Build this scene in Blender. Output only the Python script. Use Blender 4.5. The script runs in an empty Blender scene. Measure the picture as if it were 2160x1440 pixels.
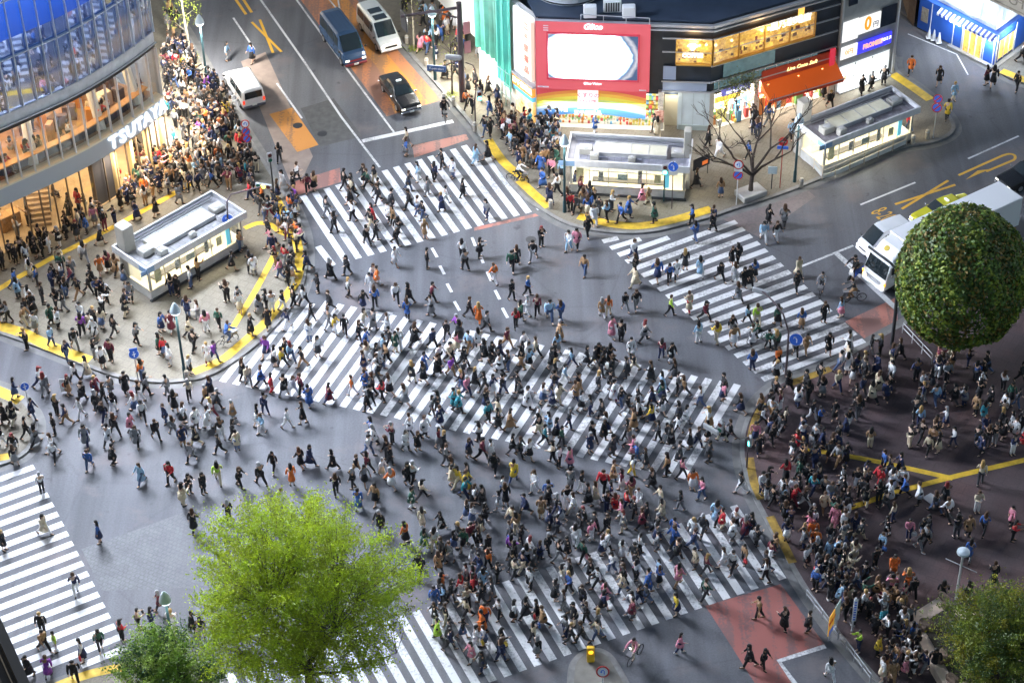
import bpy, bmesh, math, random
from mathutils import Vector, Matrix
random.seed(7)
R = math.radians
scene = bpy.context.scene
COL = scene.collection
# ---------------------------------------------------------------- survey of the photograph
# the camera stands 89 m above the street; gp() turns a spot of the picture into metres on the level z
FPX, PITCH, ROLL, CAMZ = 4601.24, 0.69673906, -0.02487468, 89.155
def ray(px, py):
    x = (px - 1080.0) / FPX; y = -(py - 720.0) / FPX
    c, s = math.cos(ROLL), math.sin(ROLL)
    x, y = c * x - s * y, s * x + c * y
    return Vector((x, math.cos(PITCH) + y * math.sin(PITCH), -math.sin(PITCH) + y * math.cos(PITCH)))
def gp(px, py, z=0.0):
    d = ray(px, py); t = (z - CAMZ) / d.z
    return Vector((d.x * t, d.y * t, z))
def proj(v):
    y = v[1] * math.sin(PITCH) + (v[2] - CAMZ) * math.cos(PITCH); z = v[1] * math.cos(PITCH) - (v[2] - CAMZ) * math.sin(PITCH)
    x, y = v[0] / z, y / z
    c, s = math.cos(-ROLL), math.sin(-ROLL)
    x, y = c * x - s * y, s * x + c * y
    return 1080 + FPX * x, 720 - FPX * y
cam = bpy.data.cameras.new('camera'); camo = bpy.data.objects.new('camera', cam); COL.objects.link(camo)
cam.sensor_width = 36.0; cam.lens = FPX / 2160 * 36.0; cam.clip_start = 1.0; cam.clip_end = 3000.0
camo.matrix_world = Matrix.Translation((0, 0, CAMZ)) @ Matrix.Rotation(math.pi / 2 - PITCH, 4, 'X') @ Matrix.Rotation(ROLL, 4, 'Z')
scene.camera = camo
# ---------------------------------------------------------------- materials
MATS = {}
def mat(name, col=(.5, .5, .5), rough=.6, metal=0.0, emit=None, strength=0.0, noise=0.0, scale=3.0, spec=None, detail=6.0, bump=0.0, col2=None):
    if name in MATS: return MATS[name]
    m = bpy.data.materials.new(name); m.use_nodes = True
    nt = m.node_tree; b = nt.nodes['Principled BSDF']
    b.inputs['Base Color'].default_value = (*col, 1); b.inputs['Roughness'].default_value = rough; b.inputs['Metallic'].default_value = metal
    if spec is not None: b.inputs['Specular IOR Level'].default_value = spec
    if emit: b.inputs['Emission Color'].default_value = (*emit, 1); b.inputs['Emission Strength'].default_value = strength
    if noise or col2 or bump:
        tc = nt.nodes.new('ShaderNodeTexCoord'); n = nt.nodes.new('ShaderNodeTexNoise')
        n.inputs['Scale'].default_value = scale; n.inputs['Detail'].default_value = detail; n.inputs['Roughness'].default_value = .6
        nt.links.new(tc.outputs['Object'], n.inputs['Vector'])
        r = nt.nodes.new('ShaderNodeValToRGB'); c2 = col2 or col
        r.color_ramp.elements[0].position = .3; r.color_ramp.elements[1].position = .7
        r.color_ramp.elements[0].color = (*[c * (1 - noise) for c in col], 1)
        r.color_ramp.elements[1].color = (*[min(1, c * (1 + noise)) for c in c2], 1)
        nt.links.new(n.outputs['Fac'], r.inputs['Fac']); nt.links.new(r.outputs['Color'], b.inputs['Base Color'])
        if bump:
            bp = nt.nodes.new('ShaderNodeBump'); bp.inputs['Strength'].default_value = bump; bp.inputs['Distance'].default_value = .05
            nt.links.new(n.outputs['Fac'], bp.inputs['Height']); nt.links.new(bp.outputs['Normal'], b.inputs['Normal'])
    MATS[name] = m
    return m
def glass_mat(name, tint=(.9, .95, 1), refl=.12, rough=.02):
    if name in MATS: return MATS[name]
    m = bpy.data.materials.new(name); m.use_nodes = True; nt = m.node_tree
    nt.nodes.remove(nt.nodes['Principled BSDF']); out = nt.nodes['Material Output']
    t = nt.nodes.new('ShaderNodeBsdfTransparent'); t.inputs[0].default_value = (*tint, 1)
    g = nt.nodes.new('ShaderNodeBsdfGlossy'); g.inputs['Roughness'].default_value = rough; g.inputs[0].default_value = (.9, .95, 1, 1)
    mx = nt.nodes.new('ShaderNodeMixShader'); mx.inputs[0].default_value = refl
    nt.links.new(t.outputs[0], mx.inputs[1]); nt.links.new(g.outputs[0], mx.inputs[2]); nt.links.new(mx.outputs[0], out.inputs['Surface'])
    MATS[name] = m
    return m
# ---------------------------------------------------------------- mesh building
class MB:
    def __init__(s): s.v = []; s.f = []; s.mi = []; s.m = 0
    def poly(s, pts):
        b = len(s.v); s.v += [tuple(p) for p in pts]; s.f.append(tuple(range(b, b + len(pts)))); s.mi.append(s.m)
    def faces(s, vs, fs):
        b = len(s.v); s.v += [tuple(p) for p in vs]
        for f in fs: s.f.append(tuple(b + i for i in f)); s.mi.append(s.m)
    def box(s, c, size, rz=0.0, M=None):
        cx, cy, cz = c; sx, sy, sz = [q / 2 for q in size]; co, si = math.cos(rz), math.sin(rz)
        vs = []
        for z in (-sz, sz):
            for x, y in ((-sx, -sy), (sx, -sy), (sx, sy), (-sx, sy)):
                vs.append((cx + x * co - y * si, cy + x * si + y * co, cz + z))
        if M: vs = [tuple(M @ Vector(q)) for q in vs]
        s.faces(vs, [(3, 2, 1, 0), (4, 5, 6, 7), (0, 1, 5, 4), (1, 2, 6, 5), (2, 3, 7, 6), (3, 0, 4, 7)])
    def bbox(s, c, size, rz=0.0, bev=.03, M=None):
        "box with chamfered edges all round"
        cx, cy, cz = c; hx, hy, hz = [q / 2 for q in size]; co, si = math.cos(rz), math.sin(rz); b = min(bev, hx * .9, hy * .9, hz * .9)
        rings = []
        for z, i in ((-hz, b), (-hz + b, 0), (hz - b, 0), (hz, b)):
            x, y = hx - i, hy - i
            q = min(b, x * .9, y * .9)
            pts = [(-x + q, -y), (x - q, -y), (x, -y + q), (x, y - q), (x - q, y), (-x + q, y), (-x, y - q), (-x, -y + q)]
            rings.append([(cx + px * co - py * si, cy + px * si + py * co, cz + z) for px, py in pts])
        s.loft(rings, cap=True, M=M)
    def loft(s, rings, cap=True, closed=True, M=None):
        n = len(rings[0]); vs = [tuple(p) for r in rings for p in r]
        if M: vs = [tuple(M @ Vector(q)) for q in vs]
        fs = []
        for k in range(len(rings) - 1):
            for i in range(n if closed else n - 1):
                j = (i + 1) % n
                fs.append((k * n + i, k * n + j, (k + 1) * n + j, (k + 1) * n + i))
        if cap: fs.append(tuple(range(n - 1, -1, -1))); fs.append(tuple((len(rings) - 1) * n + i for i in range(n)))
        s.faces(vs, fs)
    def prism(s, pts, z0, z1):
        pts = [(p[0], p[1]) for p in pts]
        if sum(pts[i][0] * pts[(i + 1) % len(pts)][1] - pts[(i + 1) % len(pts)][0] * pts[i][1] for i in range(len(pts))) < 0: pts = pts[::-1]
        s.loft([[(x, y, z0) for x, y in pts], [(x, y, z1) for x, y in pts]])
    def sheet(s, pts, z):
        pts = [(p[0], p[1]) for p in pts]
        if sum(pts[i][0] * pts[(i + 1) % len(pts)][1] - pts[(i + 1) % len(pts)][0] * pts[i][1] for i in range(len(pts))) < 0: pts = pts[::-1]
        s.poly([(x, y, z) for x, y in pts])
    def tube(s, pts, r, n=8, cap=True):
        pts = [Vector(p) for p in pts]; rs = r if isinstance(r, (list, tuple)) else [r] * len(pts)
        rings = []; up = Vector((0, 0, 1))
        prev = None
        for i, p in enumerate(pts):
            d = (pts[min(i + 1, len(pts) - 1)] - pts[max(i - 1, 0)]).normalized()
            a = prev if prev is not None else (up if abs(d.z) < .9 else Vector((1, 0, 0)))
            x = (a - d * a.dot(d)).normalized(); prev = x; y = d.cross(x)
            rings.append([p + (x * math.cos(2 * math.pi * k / n) + y * math.sin(2 * math.pi * k / n)) * rs[i] for k in range(n)])
        s.loft(rings, cap)
    def lathe(s, prof, c=(0, 0, 0), n=16, M=None):
        s.loft([[(c[0] + r * math.cos(2 * math.pi * k / n), c[1] + r * math.sin(2 * math.pi * k / n), c[2] + z) for k in range(n)] for r, z in prof], True, M=M)
    def disc(s, c, nrm, r, n=20, thick=.03, up=(0, 0, 1)):
        nrm = Vector(nrm).normalized(); x = Vector(up).cross(nrm).normalized(); y = nrm.cross(x); c = Vector(c)
        s.loft([[c + nrm * t + (x * math.cos(2 * math.pi * k / n) + y * math.sin(2 * math.pi * k / n)) * r for k in range(n)] for t in (-thick / 2, thick / 2)])
    def strip(s, pts, w, z=None):
        "flat ribbon of width w along a polyline"
        pts = [Vector((p[0], p[1], 0)) for p in pts]; L, Q = [], []
        for i, p in enumerate(pts):
            d = (pts[min(i + 1, len(pts) - 1)] - pts[max(i - 1, 0)]).normalized(); nn = Vector((-d.y, d.x, 0)) * w / 2
            L.append(p + nn); Q.append(p - nn)
        for i in range(len(pts) - 1): s.poly([(*Q[i].xy, z), (*Q[i + 1].xy, z), (*L[i + 1].xy, z), (*L[i].xy, z)])
    def build(s, name, mats, parent=None, smooth=False, **kw):
        me = bpy.data.meshes.new(name)
        me.from_pydata(s.v, [], s.f)
        if not isinstance(mats, (list, tuple)): mats = [mats]
        for m in mats: me.materials.append(m)
        if len(mats) > 1: me.polygons.foreach_set('material_index', s.mi)
        if smooth: me.polygons.foreach_set('use_smooth', [True] * len(me.polygons))
        me.update()
        o = bpy.data.objects.new(name, me); COL.objects.link(o)
        if parent is not None: o.parent = parent
        return tag(o, **kw)
def build_each(mb, name, mats, parent=None):
    "every loose piece of the builder becomes an object of its own"
    par = list(range(len(mb.v)))
    def find(i):
        while par[i] != i: par[i] = par[par[i]]; i = par[i]
        return i
    for f in mb.f:
        for i in f[1:]: par[find(i)] = find(f[0])
    groups = {}
    for k, f in enumerate(mb.f): groups.setdefault(find(f[0]), []).append(k)
    out = []
    for ks in groups.values():
        q = MB(); ix = {}
        for k in ks:
            for i in mb.f[k]:
                if i not in ix: ix[i] = len(q.v); q.v.append(mb.v[i])
            q.f.append(tuple(ix[i] for i in mb.f[k])); q.mi.append(mb.mi[k])
        out.append(q.build(name, mats, parent))
    return out
def tag(o, label=None, cat=None, group=None, kind=None):
    if label: o['label'] = label
    if cat: o['category'] = cat
    if group: o['group'] = group
    if kind: o['kind'] = kind
    return o
def empty(name, loc=(0, 0, 0), rz=0.0, **kw):
    o = bpy.data.objects.new(name, None); COL.objects.link(o); o.location = loc; o.rotation_euler = (0, 0, rz); o.empty_display_size = .3
    return tag(o, **kw)
def copy_tree(o, parent=None):
    c = o.copy(); COL.objects.link(c)
    if parent is not None: c.parent = parent
    for ch in list(o.children): copy_tree(ch, c)
    return c
def frame(origin, u, n=None):
    "matrix whose x runs along u (horizontal), y = up the wall, z = out of the wall"
    u = Vector((u[0], u[1], 0)).normalized(); w = Vector((0, 0, 1)); nn = Vector((u.y, -u.x, 0))
    M = Matrix((( u.x, w.x, nn.x, origin[0]), (u.y, w.y, nn.y, origin[1]), (u.z, w.z, nn.z, origin[2]), (0, 0, 0, 1)))
    return M
def text_mesh(txt, size, M, m, parent=None, name='lettering', ext=.02, align='CENTER', sx=1.0, shear=0.0, bold=0.0, **kw):
    cu = bpy.data.curves.new(name, 'FONT'); cu.body = txt; cu.size = size; cu.extrude = ext; cu.align_x = align; cu.align_y = 'CENTER'; cu.resolution_u = 3; cu.shear = shear; cu.offset = bold
    t = bpy.data.objects.new('tmp', cu); COL.objects.link(t)
    dg = bpy.context.evaluated_depsgraph_get(); me = bpy.data.meshes.new_from_object(t.evaluated_get(dg)); me.name = name
    bpy.data.objects.remove(t); bpy.data.curves.remove(cu)
    me.transform(M @ Matrix.Diagonal((sx, 1, 1, 1))); me.materials.clear(); me.materials.append(m)
    o = bpy.data.objects.new(name, me); COL.objects.link(o)
    if parent is not None: o.parent = parent
    return tag(o, **kw)
# ---------------------------------------------------------------- ground, kerbs, markings
def ground_mat(name, c1, c2, scale, rough=.75, crack=True, stain=None, tile=None, c3=None):
    m = bpy.data.materials.new(name); m.use_nodes = True; nt = m.node_tree; b = nt.nodes['Principled BSDF']; N = nt.nodes.new; L = nt.links.new
    tc = N('ShaderNodeTexCoord'); n1 = N('ShaderNodeTexNoise'); n1.inputs['Scale'].default_value = scale; n1.inputs['Detail'].default_value = 5
    n2 = N('ShaderNodeTexNoise'); n2.inputs['Scale'].default_value = 9.0; n2.inputs['Detail'].default_value = 8; n2.inputs['Roughness'].default_value = .75
    L(tc.outputs['Object'], n1.inputs['Vector']); L(tc.outputs['Object'], n2.inputs['Vector'])
    r = N('ShaderNodeValToRGB'); e = r.color_ramp.elements; e[0].position = .32; e[1].position = .68; e[0].color = (*c1, 1); e[1].color = (*c2, 1)
    if c3: q = r.color_ramp.elements.new(.5); q.color = (*c3, 1)
    L(n1.outputs['Fac'], r.inputs['Fac'])
    mx = N('ShaderNodeMix'); mx.data_type = 'RGBA'; mx.blend_type = 'MULTIPLY'; mx.inputs[0].default_value = .8
    r2 = N('ShaderNodeValToRGB'); r2.color_ramp.elements[0].position = .28; r2.color_ramp.elements[1].position = .72
    r2.color_ramp.elements[0].color = (.62, .62, .62, 1); r2.color_ramp.elements[1].color = (1.25, 1.25, 1.25, 1)
    L(n2.outputs['Fac'], r2.inputs['Fac']); L(r.outputs['Color'], mx.inputs[6]); L(r2.outputs['Color'], mx.inputs[7])
    last = mx.outputs[2]
    if tile:
        bk = N('ShaderNodeTexBrick'); bk.inputs['Scale'].default_value = 1.0; bk.inputs['Brick Width'].default_value = tile; bk.inputs['Row Height'].default_value = tile; bk.offset = .5
        bk.inputs['Mortar Size'].default_value = .03; bk.inputs['Color1'].default_value = (.94, .94, .94, 1); bk.inputs['Color2'].default_value = (1.05, 1.05, 1.05, 1); bk.inputs['Mortar'].default_value = (.78, .78, .78, 1)
        mp = N('ShaderNodeMapping'); mp.inputs['Rotation'].default_value = (0, 0, R(29)); L(tc.outputs['Object'], mp.inputs['Vector']); L(mp.outputs[0], bk.inputs['Vector'])
        m2 = N('ShaderNodeMix'); m2.data_type = 'RGBA'; m2.blend_type = 'MULTIPLY'; m2.inputs[0].default_value = .8
        L(last, m2.inputs[6]); L(bk.outputs['Color'], m2.inputs[7]); last = m2.outputs[2]
    if crack:
        v = N('ShaderNodeTexVoronoi'); v.feature = 'DISTANCE_TO_EDGE'; v.inputs['Scale'].default_value = .11
        n3 = N('ShaderNodeTexNoise'); n3.inputs['Scale'].default_value = .8; ad = N('ShaderNodeMix'); ad.data_type = 'RGBA'; ad.inputs[0].default_value = .12
        L(tc.outputs['Object'], n3.inputs['Vector']); L(tc.outputs['Object'], ad.inputs[6]); L(n3.outputs['Color'], ad.inputs[7]); L(tc.outputs['Object'], v.inputs['Vector'])
        r3 = N('ShaderNodeValToRGB'); r3.color_ramp.elements[0].position = 0; r3.color_ramp.elements[1].position = .012; r3.color_ramp.elements[0].color = (.88, .88, .88, 1); r3.color_ramp.elements[1].color = (1, 1, 1, 1)
        L(v.outputs['Distance'], r3.inputs['Fac'])
        m3 = N('ShaderNodeMix'); m3.data_type = 'RGBA'; m3.blend_type = 'MULTIPLY'; m3.inputs[0].default_value = 1; L(last, m3.inputs[6]); L(r3.outputs['Color'], m3.inputs[7]); last = m3.outputs[2]
    L(last, b.inputs['Base Color']); b.inputs['Roughness'].default_value = rough
    bp = N('ShaderNodeBump'); bp.inputs['Strength'].default_value = .25; bp.inputs['Distance'].default_value = .02; L(n2.outputs['Fac'], bp.inputs['Height']); L(bp.outputs['Normal'], b.inputs['Normal'])
    MATS[name] = m
    return m
def paint_mat(name, col, wear=.35, rough=.6, base=(.09, .09, .095), streak=None):
    "road paint worn through to the asphalt in patches"
    m = bpy.data.materials.new(name); m.use_nodes = True; nt = m.node_tree; b = nt.nodes['Principled BSDF']; N = nt.nodes.new; L = nt.links.new
    tc = N('ShaderNodeTexCoord'); n = N('ShaderNodeTexNoise'); n.inputs['Scale'].default_value = 5.5; n.inputs['Detail'].default_value = 10; n.inputs['Roughness'].default_value = .7
    n2 = N('ShaderNodeTexNoise'); n2.inputs['Scale'].default_value = .35; n2.inputs['Detail'].default_value = 3
    L(tc.outputs['Object'], n.inputs['Vector']); L(tc.outputs['Object'], n2.inputs['Vector'])
    ma = N('ShaderNodeMath'); ma.operation = 'MULTIPLY_ADD'; ma.inputs[1].default_value = .6; L(n2.outputs['Fac'], ma.inputs[0]); L(n.outputs['Fac'], ma.inputs[2])
    r = N('ShaderNodeValToRGB'); e = r.color_ramp.elements; e[0].position = .5 + wear * .5; e[1].position = e[0].position + .12
    e[0].color = (*[c * .45 + q * .55 for c, q in zip(col, base)], 1); e[1].color = (*col, 1)
    last = ma.outputs[0]
    if streak is not None:
        mp = N('ShaderNodeMapping'); mp.inputs['Rotation'].default_value = (0, 0, R(streak)); mp.inputs['Scale'].default_value = (1.3, .035, 1); n3 = N('ShaderNodeTexNoise'); n3.inputs['Scale'].default_value = 1.2; n3.inputs['Detail'].default_value = 6
        m2 = N('ShaderNodeMath'); m2.operation = 'MULTIPLY_ADD'; m2.inputs[1].default_value = 1.3; m3 = N('ShaderNodeMath'); m3.operation = 'SUBTRACT'; m3.inputs[1].default_value = .62; L(tc.outputs['Object'], mp.inputs[0]); L(mp.outputs[0], n3.inputs['Vector']); L(n3.outputs['Fac'], m2.inputs[0]); L(last, m2.inputs[2]); L(m2.outputs[0], m3.inputs[0]); last = m3.outputs[0]
    L(last, r.inputs['Fac']); L(r.outputs['Color'], b.inputs['Base Color']); b.inputs['Roughness'].default_value = rough
    MATS[name] = m
    return m
ASPH = ground_mat('asphalt', (.082, .086, .1), (.14, .14, .15), .09, c3=(.108, .11, .125))
def tracks(m):
    "tyre-polished streaks, oil spots and repair seams"
    nt = m.node_tree; b = nt.nodes['Principled BSDF']; N = nt.nodes.new; L = nt.links.new; last = b.inputs['Base Color'].links[0].from_socket; tc = N('ShaderNodeTexCoord')
    for rot, sc, lo, hi, k in (((0, 0, R(23.7)), (.9, .03, 1), .78, 1.12, .8), ((0, 0, R(-61)), (.9, .035, 1), .82, 1.1, .7)):
        mp = N('ShaderNodeMapping'); mp.inputs['Rotation'].default_value = rot; mp.inputs['Scale'].default_value = sc; n = N('ShaderNodeTexNoise'); n.inputs['Scale'].default_value = 1.0; n.inputs['Detail'].default_value = 5
        r = N('ShaderNodeValToRGB'); r.color_ramp.elements[0].position = .38; r.color_ramp.elements[1].position = .62; r.color_ramp.elements[0].color = (lo, lo, lo, 1); r.color_ramp.elements[1].color = (hi, hi, hi, 1)
        mx = N('ShaderNodeMix'); mx.data_type = 'RGBA'; mx.blend_type = 'MULTIPLY'; mx.inputs[0].default_value = k
        L(tc.outputs['Object'], mp.inputs[0]); L(mp.outputs[0], n.inputs['Vector']); L(n.outputs['Fac'], r.inputs[0]); L(last, mx.inputs[6]); L(r.outputs[0], mx.inputs[7]); last = mx.outputs[2]
    n = N('ShaderNodeTexNoise'); n.inputs['Scale'].default_value = .22; n.inputs['Detail'].default_value = 6; n.inputs['Roughness'].default_value = .65; r = N('ShaderNodeValToRGB'); r.color_ramp.elements[0].position = .54; r.color_ramp.elements[1].position = .72; r.color_ramp.elements[0].color = (0, 0, 0, 1); r.color_ramp.elements[1].color = (1, 1, 1, 1)
    mx = N('ShaderNodeMix'); mx.data_type = 'RGBA'; mx.inputs[7].default_value = (.145, .12, .122, 1); L(tc.outputs['Object'], n.inputs['Vector']); L(n.outputs['Fac'], r.inputs[0]); L(r.outputs[0], mx.inputs[0]); L(last, mx.inputs[6]); last = mx.outputs[2]
    n = N('ShaderNodeTexNoise'); n.inputs['Scale'].default_value = 1.1; n.inputs['Detail'].default_value = 2; r = N('ShaderNodeValToRGB'); r.color_ramp.elements[0].position = .68; r.color_ramp.elements[1].position = .78; r.color_ramp.elements[0].color = (1, 1, 1, 1); r.color_ramp.elements[1].color = (.55, .55, .56, 1)
    mx = N('ShaderNodeMix'); mx.data_type = 'RGBA'; mx.blend_type = 'MULTIPLY'; mx.inputs[0].default_value = 1; L(tc.outputs['Object'], n.inputs['Vector']); L(n.outputs['Fac'], r.inputs[0]); L(last, mx.inputs[6]); L(r.outputs[0], mx.inputs[7]); L(mx.outputs[2], b.inputs['Base Color'])
tracks(ASPH)
PAVE = ground_mat('paving', (.155, .138, .108), (.225, .198, .15), .25, crack=False, tile=.6)
PAVER = ground_mat('red_paving', (.06, .034, .036), (.12, .068, .066), .22, crack=False, tile=.9, c3=(.072, .05, .054))
PAVEG = ground_mat('grey_paving', (.16, .155, .15), (.22, .215, .205), .3, crack=False, tile=.6)
KERB = mat('kerb_stone', (.2, .195, .19), .8, noise=.25, scale=2.0)
WHITE = paint_mat('white_paint', (.6, .6, .61), .33)
YELT = mat('tactile_yellow', (.62, .40, .03), .65, noise=.25, scale=2.5, bump=.3)
YELP = paint_mat('yellow_paint', (.66, .36, .03), .2)
REDP = paint_mat('salmon_paint', (.42, .17, .13), .46, streak=23.7)
ORAP = paint_mat('orange_paint', (.58, .24, .05), .42, streak=23.7)
BUSP = paint_mat('bus_lane_paint', (.46, .18, .08), .5, streak=23.7)
PINKP = paint_mat('faded_red_paint', (.17, .135, .135), .5)
g = MB(); g.poly([(-400, -60, 0), (400, -60, 0), (400, 900, 0), (-400, 900, 0)]); g.build('road', ASPH, kind='structure')
def G2(pts, z=0.0): return [gp(*p, z) for p in pts]
def smooth(pts, closed=False, n=4):
    P = [Vector((p[0], p[1], 0)) for p in pts]; out = []; k = len(P)
    rng = range(k) if closed else range(k - 1)
    for i in rng:
        a, b, c, d = (P[(i - 1) % k] if closed or i else P[0]), P[i], P[(i + 1) % k], (P[(i + 2) % k] if closed or i + 2 < k else P[-1])
        for j in range(n):
            t = j / n
            out.append(.5 * ((2 * b) + (c - a) * t + (2 * a - 5 * b + 4 * c - d) * t * t + (3 * b - a - 3 * c + d) * t ** 3))
    if not closed: out.append(P[-1])
    return out
KZ = .13
def pavement(name, kerbpx, rest, m, kerbw=.25):
    "raised pavement: kerb along a surveyed line, closed round the rest (metres)"
    k = smooth(G2(kerbpx)); pts = [(p.x, p.y) for p in k] + [(x, y) for x, y in rest]
    area = sum(pts[i][0] * pts[(i + 1) % len(pts)][1] - pts[(i + 1) % len(pts)][0] * pts[i][1] for i in range(len(pts)))
    q = MB(); q.prism(pts, -.2, KZ); q.build(name, m, kind='structure')
    sgn = 1 if area > 0 else -1
    r = MB(); L = []
    for i, p in enumerate(k):
        d = (k[min(i + 1, len(k) - 1)] - k[max(i - 1, 0)]).normalized(); nn = Vector((-d.y, d.x, 0)) * sgn
        L.append((p - nn * .02, p + nn * kerbw, p - nn * .5))
    for i in range(len(L) - 1):
        a, b, c = L[i]; a2, b2, c2 = L[i + 1]
        if random.random() < 2:
            vs = [(*a.xy, -.1), (*a.xy, KZ + .012), (*b.xy, KZ + .012), (*a2.xy, -.1), (*a2.xy, KZ + .012), (*b2.xy, KZ + .012)]
            r.faces(vs, [(0, 3, 4, 1), (1, 4, 5, 2)] if sgn > 0 else [(1, 4, 3, 0), (2, 5, 4, 1)])
    r.build('kerb', KERB, kind='structure')
    gu = MB()
    for i in range(len(L) - 1):
        a, b, c = L[i]; a2, b2, c2 = L[i + 1]; f = [(*c.xy, .003), (*c2.xy, .003), (*a2.xy, .003), (*a.xy, .003)]
        gu.poly(f if sgn > 0 else f[::-1])
    gu.build('gutter', mat('gutter_concrete', (.155, .152, .15), .8, noise=.2, scale=1.5), kind='structure')
NWK = [(330, -40), (351, 7), (395, 70), (452, 172), (500, 250), (548, 325), (590, 392), (622, 440), (644, 500), (648, 560), (634, 620), (582, 690), (522, 745), (452, 790), (395, 806), (320, 808), (250, 798), (190, 778), (100, 742), (0, 706), (-80, 680)]
pavement('pavement_tan', NWK, [(-52, 108), (-60, 160), (-30, 160)], PAVE)
NEK = [(760, -10), (847, 97), (930, 192), (1007, 283), (1053, 360), (1100, 416), (1140, 444), (1182, 469), (1223, 483), (1286, 493), (1348, 494), (1400, 487), (1452, 473), (1505, 459), (1557, 441), (1665, 406), (1873, 322), (1960, 305), (2000, 290), (2014, 268), (1990, 230), (1945, 190), (1895, 152), (1890, 120)]
pavement('pavement_sand', NEK, [(29, 150), (-11, 150)], PAVE)
SEK = [(2260, 520), (2160, 560), (2010, 630), (1892, 690), (1835, 722), (1745, 772), (1650, 805), (1598, 845), (1568, 900), (1562, 965), (1580, 1030), (1612, 1095), (1650, 1165), (1700, 1250), (1765, 1340), (1850, 1440), (1930, 1530)]
pavement('pavement_red', SEK, [(60, 60), (60, 112)], PAVER)
SWK = [(-90, 790), (0, 815), (46, 840), (78, 885), (74, 930), (45, 965), (-20, 990), (-110, 1020)]
pavement('pavement_corner', SWK, [(-60, 95), (-60, 106)], PAVE)
SK = [(40, 1475), (140, 1436), (265, 1400), (330, 1385), (400, 1392), (460, 1425), (500, 1490), (520, 1560)]
pavement('pavement_south', SK, [(-14, 60), (-40, 60), (-40, 74)], PAVE)
NFK = [(2260, 205), (2160, 215), (2080, 190), (2100, 150), (1965, 66), (1900, 20), (1850, -20)]
pavement('pavement_lane', [(2300, 230), (2200, 190), (2135, 170), (2096, 147), (1960, 67), (1880, 15)], [(32, 155), (70, 155), (70, 140)], PAVEG)
ISL = smooth(G2([(1200, 1500), (1205, 1440), (1210, 1403), (1227, 1382), (1253, 1373), (1280, 1381), (1300, 1407), (1318, 1440), (1345, 1500)]), False)
q = MB(); q.prism([(p.x, p.y) for p in ISL], -.2, .15); q.build('traffic_island', mat('island_concrete', (.17, .16, .14), .85, noise=.25, scale=1.2), kind='structure')
r = MB(); r.strip([p for p in ISL], .28, .156); r.strip([p for p in ISL], .5, .004); r.build('kerb', KERB, kind='structure')
# zebra crossings: every stripe 0.45 m, one sheet 4 mm above the asphalt
def zebra(stripes, w=.46, z=.004):
    q = MB()
    for a, b in stripes:
        d = (b - a); d.z = 0; nn = Vector((-d.y, d.x, 0)).normalized() * w / 2
        q.poly([(*(a - nn).xy, z), (*(b - nn).xy, z), (*(b + nn).xy, z), (*(a + nn).xy, z)])
        f = q.f[-1]
        va = [Vector(q.v[i]) for i in f]
        if (va[1] - va[0]).cross(va[2] - va[0]).z < 0: q.f[-1] = f[::-1]
    return q.build('zebra_crossing', WHITE, kind='structure')
def lerp(a, b, t): return a + (b - a) * t
def cr(o, s, x, y): return gp(o[0] + x / s, o[1] + y / s)
# right-hand crossing
o, s = (1240, 420), 3.6
L1, L20 = cr(o, s, 112, 322), cr(o, s, 1325, 1368); R4, R20 = cr(o, s, 1128, 172), cr(o, s, 2098, 1072)
st = []
for i in range(1, 21):
    a = lerp(L1, L20, (i - 1) / 19); b = lerp(R4, R20, (i - 4) / 16) if i > 3 else cr(o, s, *[(230, 295), (400, 302), (615, 292)][i - 1])
    if i == 4: pass
    st.append((a, b))
zebra(st)
# crossing of the upper road
o = (600, 280); T0, T14 = cr(o, s, 140, 478), cr(o, s, 1362, 98); B1, B15 = cr(o, s, 470, 980), cr(o, s, 1765, 632)
st = [(lerp(T0, T14, i / 14), lerp(B1, B15, i / 14)) for i in range(15)]
dT = (B1 - T0).normalized()
st.append((cr(o, s, 255, 862), cr(o, s, 368, 1008)))
st.append((lerp(T0, T14, 15 / 14) + dT * 2.2, lerp(B1, B15, 15 / 14))); st.append((lerp(T0, T14, 16 / 14) + dT * 4.3, lerp(B1, B15, 16 / 14)))
zebra(st)
# the long diagonal crossing
A0, A33 = gp(469, 805), gp(1437, 1008); tl0, tl1 = gp(682, 634), gp(1573, 814)
st = []
nl = Vector((-(tl1 - tl0).y, (tl1 - tl0).x, 0))
for i in range(34):
    a = lerp(A0, A33, i / 33); ang = R(67.0 - 3.4 * i / 33); d = Vector((math.cos(ang), math.sin(ang), 0))
    t = (tl0 - a).dot(nl) / d.dot(nl)
    if i == 0: t = min(t, (gp(519, 744) - a).length)
    if i == 1: t = min(t, (gp(605, 657) - a).length)
    if i == 2: t = min(t, (gp(652, 638) - a).length)
    st.append((a, a + d * t))
zebra(st)
# crossing at the bottom
o, s = (860, 1040), 3.6
B0, B17 = gp(1040, 1436), gp(1563, 1252); T20 = gp(1547, 1066); T4 = gp(1097, 1215)
st = []
for i in range(-16, 21):
    b = lerp(B0, B17, i / 17); ref = lerp(T4, T20, (i - 5) / 15.0)
    st.append((ref, b))
zebra(st)
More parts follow.
